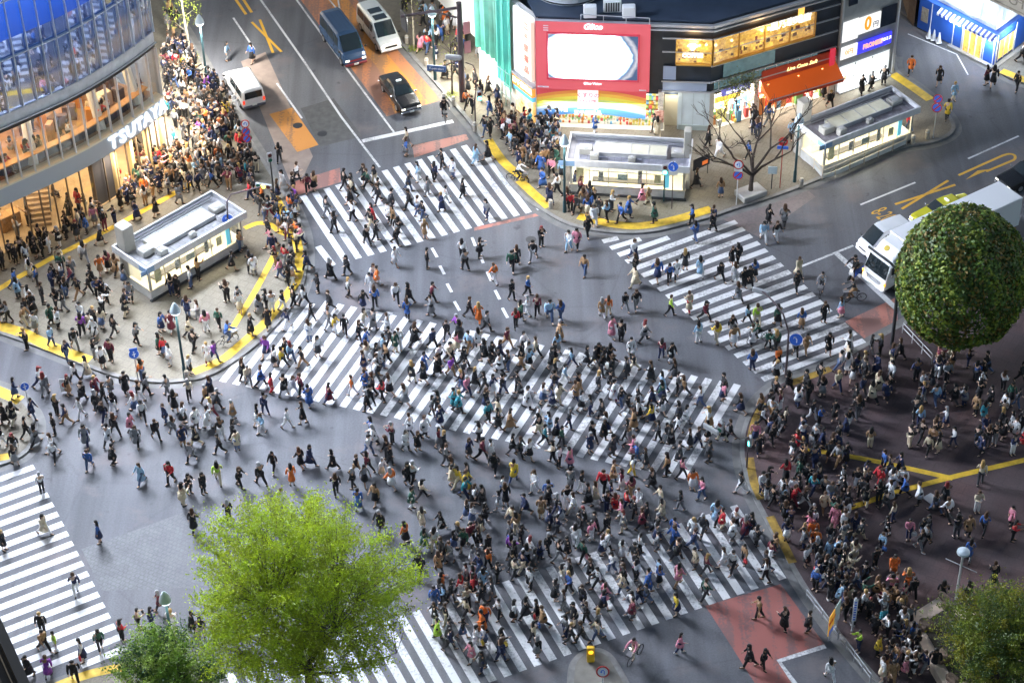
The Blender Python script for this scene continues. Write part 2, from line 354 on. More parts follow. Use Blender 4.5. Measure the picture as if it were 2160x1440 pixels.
# crossing at the lower left
E0, E18 = gp(72, 984), gp(266, 1365); ang = R(28.3); d = Vector((math.cos(ang), math.sin(ang), 0))
st = [(lerp(E0, E18, i / 18) - d * (14 if i < 18 else 2.6), lerp(E0, E18, i / 18)) for i in range(0, 19)]
st[0] = (E0 - d * 2.2, E0); st[1] = (st[1][1] - d * 4.5, st[1][1]); st[2] = (st[2][1] - d * 9, st[2][1])
st.append((lerp(E0, E18, 19 / 18) - d * 10, lerp(E0, E18, 19 / 18) - d * 4.4)); st.append((lerp(E0, E18, 20 / 18) - d * 10, lerp(E0, E18, 20 / 18) - d * 6.2))
zebra(st)
def patch(name, px, m, z=.002):
    q = MB(); q.sheet(G2(px), z); q.build(name, m, kind='structure')
def lines(name, segs, w, m, z=.0045):
    q = MB()
    for sg in segs: q.strip(G2(sg), w, z)
    q.build(name, m, kind='structure')
# colour patches on the carriageway
patch('bus_lane', [(634, 0), (816, 246), (930, 212), (760, 0)], BUSP, .0025)
patch('orange_lane', [(690, 0), (800, 150), (832, 240), (905, 218), (800, 95), (735, 0)], ORAP, .0035)
patch('road_patch_orange', [(568, 241), (617, 227), (672, 306), (627, 321)], ORAP)
patch('road_patch_dark', [(634, 229), (704, 208), (764, 288), (676, 309)], mat('dark_asphalt', (.085, .085, .085), .8, noise=.25, scale=2), .0015)
patch('road_patch_pink', [(508, 130), (560, 110), (660, 330), (640, 372), (612, 384)], mat('worn_pink_asphalt', (.26, .2, .17), .8, noise=.2, scale=.9), .0012)
patch('road_patch_salmon', [(869, 307), (983, 283), (989, 294), (874, 333)], REDP)
patch('road_patch_salmon', [(612, 386), (717, 354), (719, 384), (633, 410), (617, 411)], REDP)
patch('road_patch_salmon', [(1000, 480), (1137, 449), (1138, 455), (1000, 487)], REDP)
patch('road_patch_salmon', [(1783, 678), (1893, 626), (1893, 692), (1830, 720)], REDP)
patch('road_patch_red', [(1487, 1277), (1647, 1231), (1741, 1360), (1643, 1391), (1682, 1444), (1595, 1444), (1503, 1300)], paint_mat('red_paint', (.3, .10, .085), .46, streak=24.5))
patch('road_patch_brown', [(1510, 455), (1700, 398), (1720, 415), (1600, 500), (1560, 480)], PINKP, .0011)
patch('granite_setts', [(172, 1157), (300, 1112), (412, 1070), (520, 1110), (500, 1235), (215, 1245)], ground_mat('setts', (.115, .118, .13), (.145, .148, .158), 1.2, crack=False, tile=.28), .0014)
# white lines
lines('lane_line', [[(547, -4), (640, 128), (720, 247), (801, 353)]], .17, WHITE)
lines('lane_line', [[(621, -6), (720, 130), (831, 279)]], .15, WHITE)
lines('lane_line', [[(492, 38), (537, 105)], [(584, 176), (637, 250)]], .15, WHITE)
lines('stop_line', [[(764, 298), (956, 256)]], .42, WHITE)
lines('lane_line', [[(1690, 562), (1800, 518)]], .18, WHITE); lines('stop_line', [[(1763, 533), (1890, 650)]], .4, WHITE, .0048)
lines('lane_line', [[(1815, 432), (1931, 385)], [(2042, 335), (2149, 287)]], .15, WHITE)
lines('stop_line', [[(1741, 1362), (1643, 1393), (1682, 1448)]], .3, WHITE)
lines('lane_line', [[(1760 + 258, 115), (1915, 72)], [(2042, 158), (2018, 115)]], .1, WHITE)
o = (600, 280); dsh = [(1120, 875, 1160, 945), (1180, 1010, 1215, 1075), (1235, 1145, 1270, 1210), (1290, 1280, 1330, 1350), (1425, 795, 1450, 860), (1485, 925, 1510, 990), (1540, 1055, 1570, 1125), (1600, 1195, 1635, 1265), (1655, 1330, 1695, 1405), (770, 1360, 820, 1375)]
lines('guide_dash', [[(600 + a / 3.6, 280 + b / 3.6), (600 + c / 3.6, 280 + e / 3.6)] for a, b, c, e in dsh], .2, WHITE)
lines('lane_line', [[(690, -5), (718, 28)], [(718, 28), (712, -5)]], .12, WHITE, .005)
# yellow markings
lines('road_arrow', [[(495, -4), (519, 31)], [(511, -4), (531, 27)]], .22, YELP)
lines('no_change_cross', [[(531, 47), (594, 110)]], .2, YELP); lines('no_change_cross', [[(548, 42), (576, 112)]], .2, YELP, .0052)
lines('no_change_cross', [[(1888, 431), (2015, 390)]], .2, YELP); lines('no_change_cross', [[(1902, 441), (2000, 381)]], .2, YELP, .0052)
lines('turn_arrow', [[(2022, 370), (2075, 346), (2118, 327)]], .2, YELP)
q = MB(); q.strip(smooth(G2([(2112, 329.5), (2128, 325), (2140, 328), (2140, 336), (2128, 342), (2080, 362)])), .2, .0055); q.sheet(G2([(2037, 379), (2062, 360), (2088, 357)]), .006); q.build('turn_arrow', YELP, kind='structure')
dr = (gp(1931, 385) - gp(1815, 432)).normalized(); rt = Vector((dr.y, -dr.x, 0)); c0 = gp(1862, 453)
Mx = Matrix(((rt.x, dr.x, 0, c0.x), (rt.y, dr.y, 0, c0.y), (0, 0, 1, .006), (0, 0, 0, 1)))
t = text_mesh('8-20', 1.0, Mx @ Matrix.Diagonal((.75, 1.9, 1, 1)), YELP, name='road_numerals', ext=0.0, kind='structure')
# yellow tactile paving
TZ = KZ + .014
def tact(px, w, z=TZ): 
    q = MB(); q.strip(smooth(G2(px)), w, z); q.build('tactile_paving', YELT, kind='structure')
tact([(-10, 618), (100, 553), (227, 489), (344, 425), (402, 391)], .45)
tact([(582, 535), (540, 615), (484, 706)], .42)
tact([(516, 485), (545, 474), (572, 478), (590, 492), (612, 500)], .42)
tact([(579, 418), (592, 440), (611, 475), (624, 505), (632, 545), (628, 590), (606, 624), (563, 680), (510, 728), (466, 763), (408, 788)], .62)
tact([(-10, 688), (50, 706), (105, 733), (190, 764)], .85)
tact([(1029, 298), (1062, 345), (1102, 377), (1108, 380)], .7); tact([(1096, 384), (1130, 416), (1158, 440)], .7)
tact([(1220, 459), (1286, 475), (1348, 480), (1421, 467), (1500, 444)], .75)
tact([(1883, 160), (1925, 188), (1962, 214)], .75); tact([(2112, 153), (2140, 164), (2175, 178)], .7)
tact([(1700, 950), (1776, 963), (1852, 977), (2009, 1012)], .38); tact([(1764, 1084), (1814, 1067), (1881, 1044), (1997, 1012), (2137, 979), (2180, 968)], .38, TZ + .002)
YELT = mat('tactile_worn_dim', (.2, .12, .03), .75, noise=.5, scale=1.3, col2=(.32, .2, .03))  # darker brown copy of the yellow, worn; dimmer plaza light put into the colour
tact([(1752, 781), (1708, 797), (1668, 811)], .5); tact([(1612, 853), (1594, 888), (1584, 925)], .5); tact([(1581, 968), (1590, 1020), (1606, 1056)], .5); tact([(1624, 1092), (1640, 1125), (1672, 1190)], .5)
YELT = MATS['tactile_yellow']
tact([(-20, 820), (44, 848)], .8); tact([(-10, 970), (20, 965)], .6); tact([(120, 1450), (190, 1424), (268, 1408)], .6)
# manholes
q = MB()
for px, py in [(680, 282), (1120, 505), (790, 1350), (248, 766), (628, 265)]: q.lathe([(.36, .0), (.36, .008)], gp(px, py), 20)
q.build('manhole_cover', mat('iron', (.06, .06, .065), .5, .6), kind='structure')
# ---------------------------------------------------------------- buildings
ALU = mat('aluminium', (.55, .57, .62), .35, .6); WHT = mat('white_panel', (.74, .75, .77), .45); GRY = mat('grey_panel', (.36, .37, .39), .55, noise=.12, scale=1.2)
DRK = mat('dark_metal', (.035, .037, .042), .45); CONC = mat('concrete', (.38, .37, .35), .8, noise=.18, scale=1.4); STONE = mat('grey_stone', (.26, .27, .28), .6, noise=.15, scale=1.1)
GLASS = glass_mat('clear_glass', (.93, .96, .97), .07); SHOPGL = glass_mat('shop_glass', (.95, .96, .95), .1)
NAVYGL = mat('navy_glass', (.012, .02, .038), .08, .0, spec=.9)
WOOD = mat('counter_wood', (.42, .23, .09), .5, noise=.25, scale=4); BLKM = mat('black', (.012, .012, .013), .5)
def lamp(name, kind, loc, energy, color, parent=None, size=1.0, size_y=None, rot=None, spot=None):
    l = bpy.data.lights.new(name, kind); l.energy = energy; l.color = color
    if kind == 'AREA':
        l.size = size
        if size_y: l.shape = 'RECTANGLE'; l.size_y = size_y
    else: l.shadow_soft_size = size
    if spot: l.spot_size = R(spot); l.spot_blend = .6
    o = bpy.data.objects.new(name, l); COL.objects.link(o); o.location = loc
    if rot: o.rotation_euler = rot
    if parent is not None: o.parent = parent
    return o
def emat(name, col, s): return mat(name, [min(1, c) * .6 for c in col], .5, emit=col, strength=s)
class Face:
    "a wall seen in the photograph: x along, y up, z out; px() reads a spot of the picture on it"
    def __init__(s, a, b, parent=None):
        a, b = Vector((a[0], a[1], 0)), Vector((b[0], b[1], 0)); s.M = frame(a, b - a); s.I = s.M.inverted(); s.L = (b - a).length; s.parent = parent
    def px(s, x, y, out=0.0):
        o = Vector((0, 0, CAMZ)); d = ray(x, y); n = s.M.col[2].xyz; t = ((s.M.translation + n * out - o).dot(n)) / d.dot(n)
        q = s.I @ (o + d * t); return q.x, q.y
    def rect(s, tl, br, out=0.0):
        x0, y1 = s.px(*tl, out); x1, y0 = s.px(*br, out); return min(x0, x1), max(x0, x1), min(y0, y1), max(y0, y1)
    def box(s, mb, x0, x1, y0, y1, z0=-.02, z1=.05): mb.box(((x0 + x1) / 2, (y0 + y1) / 2, (z0 + z1) / 2), (x1 - x0, y1 - y0, z1 - z0), M=s.M)
    def panel(s, name, rc, m, z0=0, z1=.05, parent=None, **kw):
        mb = MB(); s.box(mb, *rc, z0, z1); return mb.build(name, m, parent or s.parent, **kw)
    def at(s, x, y, z=0): return s.M @ Vector((x, y, z))
    def text(s, txt, size, x, y, z, m, rot=0.0, parent=None, **kw):
        return text_mesh(txt, size, s.M @ Matrix.Translation((x, y, z)) @ Matrix.Rotation(rot, 4, 'Z'), m, parent or s.parent, **kw)
# ================= glass corner building at the upper left
QB = empty('glass_building', (-31, 122, 0), label='curved glass building with a lit café floor above the crowded plaza at upper left', cat='building')
def W(o):  # world-space part under a building
    return o
QB.location = (0, 0, 0)
CP = [(-42, 110.6), (-37.2, 114.3), (-33.45, 117.25), (-30.6, 119.6), (-28.82, 121.15), (-27.2, 122.95), (-25.62, 125.05), (-24.25, 127.2), (-23.95, 127.75)]
cs = smooth(CP, n=12)
acc = [0]
for i in range(1, len(cs)): acc.append(acc[-1] + (cs[i] - cs[i - 1]).length)
def cu(s):
    s = max(0, min(acc[-1] - 1e-4, s))
    for i in range(1, len(cs)):
        if acc[i] >= s:
            t = (s - acc[i - 1]) / (acc[i] - acc[i - 1]); p = cs[i - 1].lerp(cs[i], t); d = (cs[i] - cs[i - 1]).normalized(); return p, d
SL = acc[-1]
def off(s, k):
    p, d = cu(s); n = Vector((-d.y, d.x, 0)); return p + n * k
NS = 44
def cwall(mb, z0, z1, k0, k1, s0=0.0, s1=None, n=NS):
    s1 = SL if s1 is None else s1
    rings = []
    for i in range(n + 1):
        s = s0 + (s1 - s0) * i / n; a, b = off(s, k0), off(s, k1)
        rings.append([(*a.xy, z0), (*b.xy, z0), (*b.xy, z1), (*a.xy, z1)])
    mb.loft(rings)
def cslab(name, z0, z1, k0, k1, m, s0=0.0, s1=None, **kw):
    mb = MB(); cwall(mb, z0, z1, k0, k1, s0, s1); return mb.build(name, m, QB, **kw)
cslab('fascia_band', 3.95, 5.32, -.12, .12, mat('silver_band', (.42, .46, .52), .45))
cslab('band_ledge', 5.322, 5.46, -.22, .5, mat('cream_ledge', (.75, .68, .55), .5))
cslab('cafe_floor', 5.2, 5.4, .52, 9, mat('cafe_floor_wood', (.34, .2, .11), .5, noise=.2, scale=2))
cslab('cafe_wall', 5.4, 9.3, 8.2, 8.6, mat('cafe_wall', (.55, .36, .2), .7, noise=.5, scale=1.3, col2=(.6, .5, .36)))
cslab('ground_floor', .14, .17, .1, 9, mat('lobby_floor', (.45, .33, .2), .4, noise=.15, scale=1.5))
cslab('lobby_wall', .17, 3.9, 6.5, 6.9, mat('lobby_wall', (.5, .36, .18), .7, noise=.4, scale=.9, col2=(.62, .5, .3)))
cslab('lobby_ceiling', 3.9, 5.19, .13, 9, mat('ceiling_cream', (.5, .45, .38), .8))
cslab('cafe_ceiling', 9.3, 9.6, .1, 9, MATS['ceiling_cream'])
cslab('shadow_gap', 9.3, 9.72, -.02, .098, BLKM)
cslab('spandrel', 9.722, 10.55, -.06, .2, mat('spandrel_glass', (.62, .62, .66), .35, noise=.15, scale=2))
cslab('handrail', 9.0 + .68, 9.75, -.22, -.12, ALU)
refl = bpy.data.materials.new('mirror_glass'); refl.use_nodes = True; nt = refl.node_tree; out = nt.nodes['Material Output']; b = nt.nodes['Principled BSDF']
b.inputs['Base Color'].default_value = (.012, .03, .09, 1); b.inputs['Roughness'].default_value = .6
gl = nt.nodes.new('ShaderNodeBsdfGlossy'); gl.inputs['Roughness'].default_value = .03; gl.inputs[0].default_value = (.62, .74, 1, 1)
mx = nt.nodes.new('ShaderNodeMixShader'); mx.inputs[0].default_value = .42; nt.links.new(b.outputs[0], mx.inputs[1]); nt.links.new(gl.outputs[0], mx.inputs[2]); nt.links.new(mx.outputs[0], out.inputs['Surface'])
# glow painted into the mirror glass emission: tan storey bands under the screen's blue
N = nt.nodes.new; tc = N('ShaderNodeTexCoord'); sp = N('ShaderNodeSeparateXYZ'); nt.links.new(tc.outputs['Object'], sp.inputs[0]); nz = N('ShaderNodeTexNoise'); nz.inputs['Scale'].default_value = .9; nz.inputs['Detail'].default_value = 3; nt.links.new(tc.outputs['Object'], nz.inputs['Vector'])
ma = N('ShaderNodeMath'); ma.operation = 'MULTIPLY_ADD'; ma.inputs[1].default_value = .9; nt.links.new(nz.outputs['Fac'], ma.inputs[0]); nt.links.new(sp.outputs[2], ma.inputs[2])
mr = N('ShaderNodeMapRange'); mr.inputs[1].default_value = 10.5; mr.inputs[2].default_value = 16.8; nt.links.new(ma.outputs[0], mr.inputs[0]); rp = N('ShaderNodeValToRGB'); e = rp.color_ramp.elements; e[0].color = (.09, .1, .16, 1); e[1].color = (.012, .07, .42, 1)
for ps, c in ((.1, (.06, .07, .12)), (.2, (.3, .22, .13)), (.3, (.34, .25, .15)), (.36, (.05, .06, .1)), (.42, (.28, .21, .13)), (.5, (.02, .045, .14)), (.75, (.01, .04, .2))):
    q = e.new(ps); q.color = (*c, 1)
nt.links.new(mr.outputs[0], rp.inputs[0]); nt.links.new(rp.outputs[0], b.inputs['Emission Color']); b.inputs['Emission Strength'].default_value = .16
cslab('curtain_wall', 10.55, 15.7, 0, .25, refl)
# big video screen: dim blue in view, unseen top brightened to light the crossing
scr = bpy.data.materials.new('video_screen'); scr.use_nodes = True; nt = scr.node_tree; N = nt.nodes.new; b = nt.nodes['Principled BSDF']
tc = N('ShaderNodeTexCoord'); sp = N('ShaderNodeSeparateXYZ'); nz = N('ShaderNodeTexNoise'); nz.inputs['Scale'].default_value = .35; nz.inputs['Detail'].default_value = 3
nt.links.new(tc.outputs['Object'], sp.inputs[0]); nt.links.new(tc.outputs['Object'], nz.inputs['Vector'])
ma = N('ShaderNodeMath'); ma.operation = 'MULTIPLY_ADD'; ma.inputs[1].default_value = 3.0; nt.links.new(nz.outputs['Fac'], ma.inputs[0]); nt.links.new(sp.outputs[2], ma.inputs[2])
mr = N('ShaderNodeMapRange'); mr.inputs[1].default_value = 15.5; mr.inputs[2].default_value = 26.0; nt.links.new(ma.outputs[0], mr.inputs[0])
rp = N('ShaderNodeValToRGB'); e = rp.color_ramp.elements; e[0].color = (.006, .03, .2, 1); e[1].color = (1, 1, 1, 1); e[1].position = .9
q = e.new(.35); q.color = (.015, .07, .42, 1); q = e.new(.6); q.color = (.06, .16, .6, 1); e[-1].color = (.8, .87, 1, 1)
nt.links.new(mr.outputs[0], rp.inputs[0]); nt.links.new(rp.outputs[0], b.inputs['Emission Color'])
st = N('ShaderNodeMapRange'); st.inputs[1].default_value = 22.5; st.inputs[2].default_value = 25; st.inputs[3].default_value = .36; st.inputs[4].default_value = 26.0
nt.links.new(sp.outputs[2], st.inputs[0]); nt.links.new(st.outputs[0], b.inputs['Emission Strength']); b.inputs['Base Color'].default_value = (.01, .02, .05, 1); b.inputs['Roughness'].default_value = .25
cslab('video_screen', 15.7, 36, 0, .25, scr)
cslab('roof', 36.0, 36.6, -.1, 9, GRY)
# side wall along the upper road and rear
mb = MB(); p, d = cu(SL); pb = Vector((p.x - 6.5, p.y + 14.8, 0)); n2 = Vector((-.8, -.35, 0))
mb.prism([off(SL, .3).xy, off(SL, .02).xy, (pb.x, pb.y), (pb.x - .5, pb.y - .2)], 0, 36); mb.build('side_wall', mat('side_wall_grey', (.33, .35, .4), .5, .2, noise=.1), QB)
mb = MB(); mb.prism([off(0, 9.1).xy, off(SL * .5, 9.1).xy, off(SL, 9.1).xy, off(SL, 9.6).xy, off(SL * .5, 9.6).xy, off(0, 9.6).xy], 0, 36); mb.build('rear_wall', GRY, QB)
ps, pd = off(SL, .0), (pb - off(SL, .02)).normalized()
for k in (2.0, 5.5, 9.0, 12.5):
    c = ps + pd * k + Vector((pd.y, -pd.x, 0)) * .8; lamp('side_shop_lamp', 'AREA', (c.x, c.y, 3.9), 130, (1, .93, .8), QB, 2.6, 1.2, rot=(R(0), R(32), math.atan2(pd.y, pd.x) - math.pi / 2))  # unseen lamps added on the side wall to brighten the upper road
# mullions (fins), transoms, glass panes
MULM = mat('mullion', (.62, .66, .74), .35, .3)
mb = MB(); k = 0; s = SL - .1
while s > .2:
    p, d = cu(s); a = math.atan2(d.y, d.x); n = Vector((d.y, -d.x, 0))
    c = p + n * .1
    mb.box((c.x, c.y, 7.35), (.06, .2, 3.88), a); mb.box((c.x + n.x * .05, c.y + n.y * .05, 23.3), (.055, .2, 25.4), a)
    s -= 1.05; k += 1
build_each(mb, 'mullion', MULM, QB)
mb = MB(); s = SL - .1
while s > .2:
    p, d = cu(s); a = math.atan2(d.y, d.x); mb.box((p.x, p.y, 2.06), (.06, .14, 3.76), a); s -= 1.05
build_each(mb, 'ground_mullion', mat('bronze_mullion', (.16, .13, .1), .4, .4), QB)
mb = MB(); cwall(mb, 14.42, 14.5, -.2, -.02); cwall(mb, 18.4, 18.48, -.2, -.02); build_each(mb, 'transom', MULM, QB)
cslab('cafe_glazing', 5.47, 9.28, .02, .03, GLASS); cslab('ground_glazing', .18, 3.93, .02, .03, GLASS, 0, SL - 7.4)
# lit ceilings of café and lobby
mb = MB()
for i in range(13):
    s = 1.0 + i * (SL - 2) / 12
    for kk in (1.2, 3.4, 6.0):
        p = off(s, kk); mb.box((p.x, p.y, 9.26), (1.0, .3, .05), random.random() * 3)
build_each(mb, 'ceiling_light', emat('warm_tube', (1, .72, .38), 1.5), QB)
for i in range(5):
    p, d = cu(2.5 + i * (SL - 4) / 4.2); q = off(2.5 + i * (SL - 4) / 4.2, 3.5)
    lamp('cafe_lamp', 'AREA', (q.x, q.y, 9.2), 62, (1, .70, .4), QB, 3.4, 5)
    lamp('lobby_lamp', 'AREA', (q.x, q.y, 3.85), 60, (1, .72, .42), QB, 3, 4)
for k in (.8, 3.2, 5.8): 
    p = off(SL - k, -1.0); lamp('porch_fill_lamp', 'AREA', (p.x, p.y, 3.85), 75, (1, .82, .58), QB, 1.6, 1.0)  # added lamps: storefront spill on the crowd outside
pq = off(SL - .2, -.5); lamp('corner_fill_lamp', 'AREA', (pq.x + 1.6, pq.y + 2.6, 4.4), 170, (1, .9, .74), QB, 2.0, 2.0, rot=(R(-18), R(25), 0))  # added lamp, hung clear of the sign to light the crowd
# cafe furniture seen through the glass
mb = MB(); cwall(mb, 6.28, 6.36, .45, 1.0, 0, SL - .8); mb.build('window_counter', mat('counter_orange', (.6, .3, .1), .4), QB)
mb = MB(); cwall(mb, 5.4, 6.27, .9, .96, 0, SL - .8); mb.build('counter_front', mat('counter_dark', (.05, .05, .08), .5), QB)
mb = MB()
rs = random.Random(3)
for i in range(46):
    s = rs.uniform(.5, SL - 1); p = off(s, rs.uniform(2, 7.3)); mb.m = rs.choice([0, 1, 2, 3]); mb.bbox((p.x, p.y, 5.4 + .55), (rs.uniform(.4, 1.2), rs.uniform(.4, 1.0), 1.1 if rs.random() < .7 else 1.8), rs.uniform(0, 3))
for i in range(60):
    s = rs.uniform(.5, SL - 1); p = off(s, 8.0); mb.m = rs.choice([0, 1, 2, 3, 4]); mb.box((p.x, p.y, 5.5 + rs.uniform(.3, 3.2)), (rs.uniform(.3, .9), .25, rs.uniform(.2, .6)), math.atan2(*reversed(cu(s)[1].xy)))
mb.build('shelving', [WOOD, mat('shelf_cream', (.6, .5, .38), .6), mat('shelf_dark', (.1, .06, .05), .6), mat('shelf_orange', (.7, .3, .06), .6), mat('shelf_red', (.5, .08, .06), .6)], QB)
mb = MB()
for f in (.3, .55, .78, .93):
    a, b2 = off(SL * f, .7), off(SL * f + .9, 2.6); mb.tube([(a.x, a.y, 5.4), (b2.x, b2.y, 9.3)], [.34, .34], 8)
build_each(mb, 'slanted_column', mat('white_column', (.75, .72, .68), .5), QB)
# ground floor fittings: counters on the left, stairs in the middle, warm doorways on the right
mb = MB(); mb.m = 0
for s, kk, L2, h in ((7.2, 1.3, 3.2, 1.1), (8.8, 3.2, 2.2, 1.1), (12.0, 2.4, 1.5, 1.2)):
    p = off(s, kk); d = cu(s)[1]; mb.bbox((p.x, p.y, .17 + h / 2), (L2, .8, h), math.atan2(d.y, d.x))
mb.m = 1
for i in range(40):
    s = rs.uniform(3, 12.5); p = off(s, rs.uniform(3.8, 6)); mb.m = rs.choice([1, 2, 3]); mb.box((p.x, p.y, .5 + rs.uniform(.1, 1.8)), (rs.uniform(.3, .8), .4, rs.uniform(.3, .9)), rs.uniform(0, 3))
build_each(mb, 'shop_counter', [WOOD, mat('goods_yellow', (.75, .5, .08), .6), MATS['shelf_cream'], MATS['shelf_orange']], QB)
mb = MB(); p = off(13.7, 1.2); d = cu(13.7)[1]; a = math.atan2(d.y, d.x) + R(60)
for i in range(14):
    c = p + Vector((math.cos(a), math.sin(a), 0)) * (i * .3); mb.box((c.x, c.y, .17 + (i + 1) * .11), (.3, 1.5, (i + 1) * .22), a)
mb.build('staircase', mat('stair_wood', (.45, .32, .2), .6, noise=.2), QB)
mb = MB()
for sgn in (-.85, .85):
    q0 = p + Vector((-math.sin(a), math.cos(a), 0)) * sgn
    mb.tube([(q0.x, q0.y, 1.2), (q0.x + math.cos(a) * 4.2, q0.y + math.sin(a) * 4.2, 4.2)], .06, 6)
build_each(mb, 'stair_rail', DRK, QB)
mb = MB(); cwall(mb, .17, 3.9, .2, .5, SL - 7.4, SL - 5.6, 6); mb.build('dark_pier', mat('dark_pier', (.05, .05, .06), .4), QB)
mb = MB()
for f in (5.5, 3.9, 2.2, .6): cwall(mb, .17, 3.93, -.02, .35, SL - f, SL - f + .28, 2)
build_each(mb, 'doorway_pier', mat('warm_pier', (.62, .48, .26), .6), QB)
# lettering on the curved band
LW = emat('sign_white', (.8, .88, 1), .45)
import itertools
xs = [232, 251, 270, 287, 303, 318, 332]
sT = None
def s_of_px(px, py, z):
    P = gp(px, py, z); best = min(range(401), key=lambda i: (cu(SL * i / 400)[0] - Vector((P.x, P.y, 0))).length); return SL * best / 400
s0, s1 = s_of_px(233, 297, 4.65), s_of_px(331, 222, 4.65)
for i, ch in enumerate('TSUTAYA'):
    s = s0 + (s1 - s0) * i / 6; p, d = cu(s); Mf = frame((p.x, p.y, 4.66), d)
    text_mesh(ch, 1.35, Mf @ Matrix.Translation((0, -.02, .2)), LW, QB, 'sign_letter', ext=.06, bold=.03, sx=.95)
# white board by the right-hand end
Fw = Face(gp(316, 345)[:2], gp(352, 338)[:2], QB)
bd = empty('sign_board', (0, 0, 0)); bd.parent = QB
rc = Fw.rect((313, 252), (352, 304)); mb = MB(); Fw.box(mb, *rc, 0, .12); o = mb.build('white_board', mat('board_white', (.62, .64, .68), .5), bd)
mb = MB(); cx, cy = Fw.px(338, 258)
for a0, a1 in (((-.7, -1.1), (.5, .5)), ((.1, .2), (.7, .5)), ((0, .1), (.6, .25)), ((-.1, 0), (.5, 0)), ((-.3, -.2), (.1, .7))):
    mb.tube([Fw.at(cx + a0[0] * .5, cy + a0[1] * .6, .15), Fw.at(cx + a1[0] * .5, cy + a1[1] * .6, .15)], .02, 4)
mb.build('emblem', DRK, bd)
# ================= corner building with the video screen, the coffee shop and the awning
P0, P1, P2, P3 = (2.17, 130.8), (14.45, 129.45), (24.05, 133.87), (28.67, 136.48)
SBd = empty('screen_building', (0, 0, 0), label='corner building with a red framed video screen over a rainbow drugstore banner', cat='building')
PF = (-1.9, 137.0)
F0, F1 = Face(P0, P1, SBd), Face(P1, P2, SBd)
FL = Face((-.2, 134.45), P0, SBd)
ZR = 8.95
mb = MB(); mb.prism([(2.3, 131.0), (14.5, 129.65), (24.0, 134.1), (23, 150), (-2, 148)], 2.9, ZR - .02); mb.build('podium', mat('navy_cladding', (.022, .03, .045), .35, noise=.3, scale=.8), SBd)
mb = MB(); mb.prism([(2.0, 134.2), (14.0, 134.2), (24.0, 135.5), (23.2, 136.5), (13.9, 135.3), (2.0, 135.3)], 0, 2.9); mb.build('rear_wall', CONC, SBd)
mb = MB(); mb.prism([(2.2, 130.9), (14.45, 129.55), (24.05, 134.0), (23, 150), (-2, 148)], ZR, ZR + .12); mb.build('roof', mat('roof_navy', (.03, .045, .075), .5, noise=.25, scale=.7), SBd)
mb = MB(); mb.prism([(9.2, 133.6), (15.0, 133.0), (24.0, 137.2), (23, 150), (8, 150)], ZR, 16); mb.build('upper_block', mat('dark_upper', (.014, .018, .026), .3), SBd)
mb = MB()
for z in (9.9, 11.3, 12.7):
    for a, b2 in (((9.1, 133.5), (15.0, 132.9)), ((15.0, 132.9), (24.0, 137.1))): mb.tube([(*a, z), (*b2, z)], .06, 4)
build_each(mb, 'ledge_line', ALU, SBd)
# ledges round the podium
for z, t in ((8.93, .2), (8.55, .12), (7.75, .07), (6.65, .07), (5.55, .07), (4.2, .07), (3.4, .1)):
    mb = MB(); ex = .28 if z > 8.4 else .12
    if z not in (5.55,): F0.box(mb, 8.9 if z < 8 else 0, F0.L + .05, z - t, z, .0, ex)
    F1.box(mb, -.05, F1.L - .2, z - t, z, .004, ex + .004); build_each(mb, 'facade_ledge', ALU, SBd)
# dim windows behind the ledges
mb = MB(); F1.box(mb, .3, 8.8, 3.5, 4.1, .0, .04); F1.box(mb, 1.0, 5.2, 4.3, 5.45, .0, .04); build_each(mb, 'dim_window', mat('dim_teal', (.05, .1, .12), .2, emit=(.1, .16, .17), strength=.16, noise=.5, scale=1.2), SBd)
mb = MB(); F0.box(mb, 9.0, 12.1, 3.42, 4.1, .0, .05); F0.box(mb, 9.0, 9.9, 4.3, 5.4, 0, .03); build_each(mb, 'panel_row', mat('pale_blue_panel', (.3, .36, .5), .4), SBd)
mb = MB()
for i in range(9): F1.box(mb, .6 + i * .95, .66 + i * .95, 3.45, 4.15, .05, .09)
build_each(mb, 'window_bar', ALU, SBd)
# video screen in its red frame
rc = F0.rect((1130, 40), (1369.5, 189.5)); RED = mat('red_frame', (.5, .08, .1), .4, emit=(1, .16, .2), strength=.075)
sc = empty('screen_unit', (0, 0, 0)); sc.parent = SBd
F0.panel('red_frame', (rc[0], rc[1], rc[2], rc[3]), RED, 0, .35, sc)
rs2 = F0.rect((1157, 65), (1345, 164.6))
ms = bpy.data.materials.new('led_picture'); ms.use_nodes = True; nt = ms.node_tree; N = nt.nodes.new; b = nt.nodes['Principled BSDF']
ge = N('ShaderNodeTexCoord'); mp = N('ShaderNodeMapping'); nt.links.new(ge.outputs['UV'], mp.inputs[0])
nz = N('ShaderNodeTexNoise'); nz.inputs['Scale'].default_value = 3.2; nz.inputs['Detail'].default_value = 4; nt.links.new(mp.outputs[0], nz.inputs['Vector'])
vv = N('ShaderNodeVectorMath'); vv.operation = 'SUBTRACT'; vv.inputs[1].default_value = (.42, .5, 0); nt.links.new(mp.outputs[0], vv.inputs[0])
v2 = N('ShaderNodeVectorMath'); v2.operation = 'MULTIPLY'; v2.inputs[1].default_value = (.95, .75, 0); nt.links.new(vv.outputs[0], v2.inputs[0])
v3 = N('ShaderNodeVectorMath'); v3.operation = 'LENGTH'; nt.links.new(v2.outputs[0], v3.inputs[0])
ad = N('ShaderNodeMath'); ad.operation = 'MULTIPLY_ADD'; ad.inputs[1].default_value = .16; nt.links.new(nz.outputs['Fac'], ad.inputs[0]); nt.links.new(v3.outputs['Value'], ad.inputs[2])
rp = N('ShaderNodeValToRGB'); e = rp.color_ramp.elements; e[0].position = .46; e[0].color = (1, 1, 1, 1); e[1].position = .57; e[1].color = (.16, .26, .42, 1)
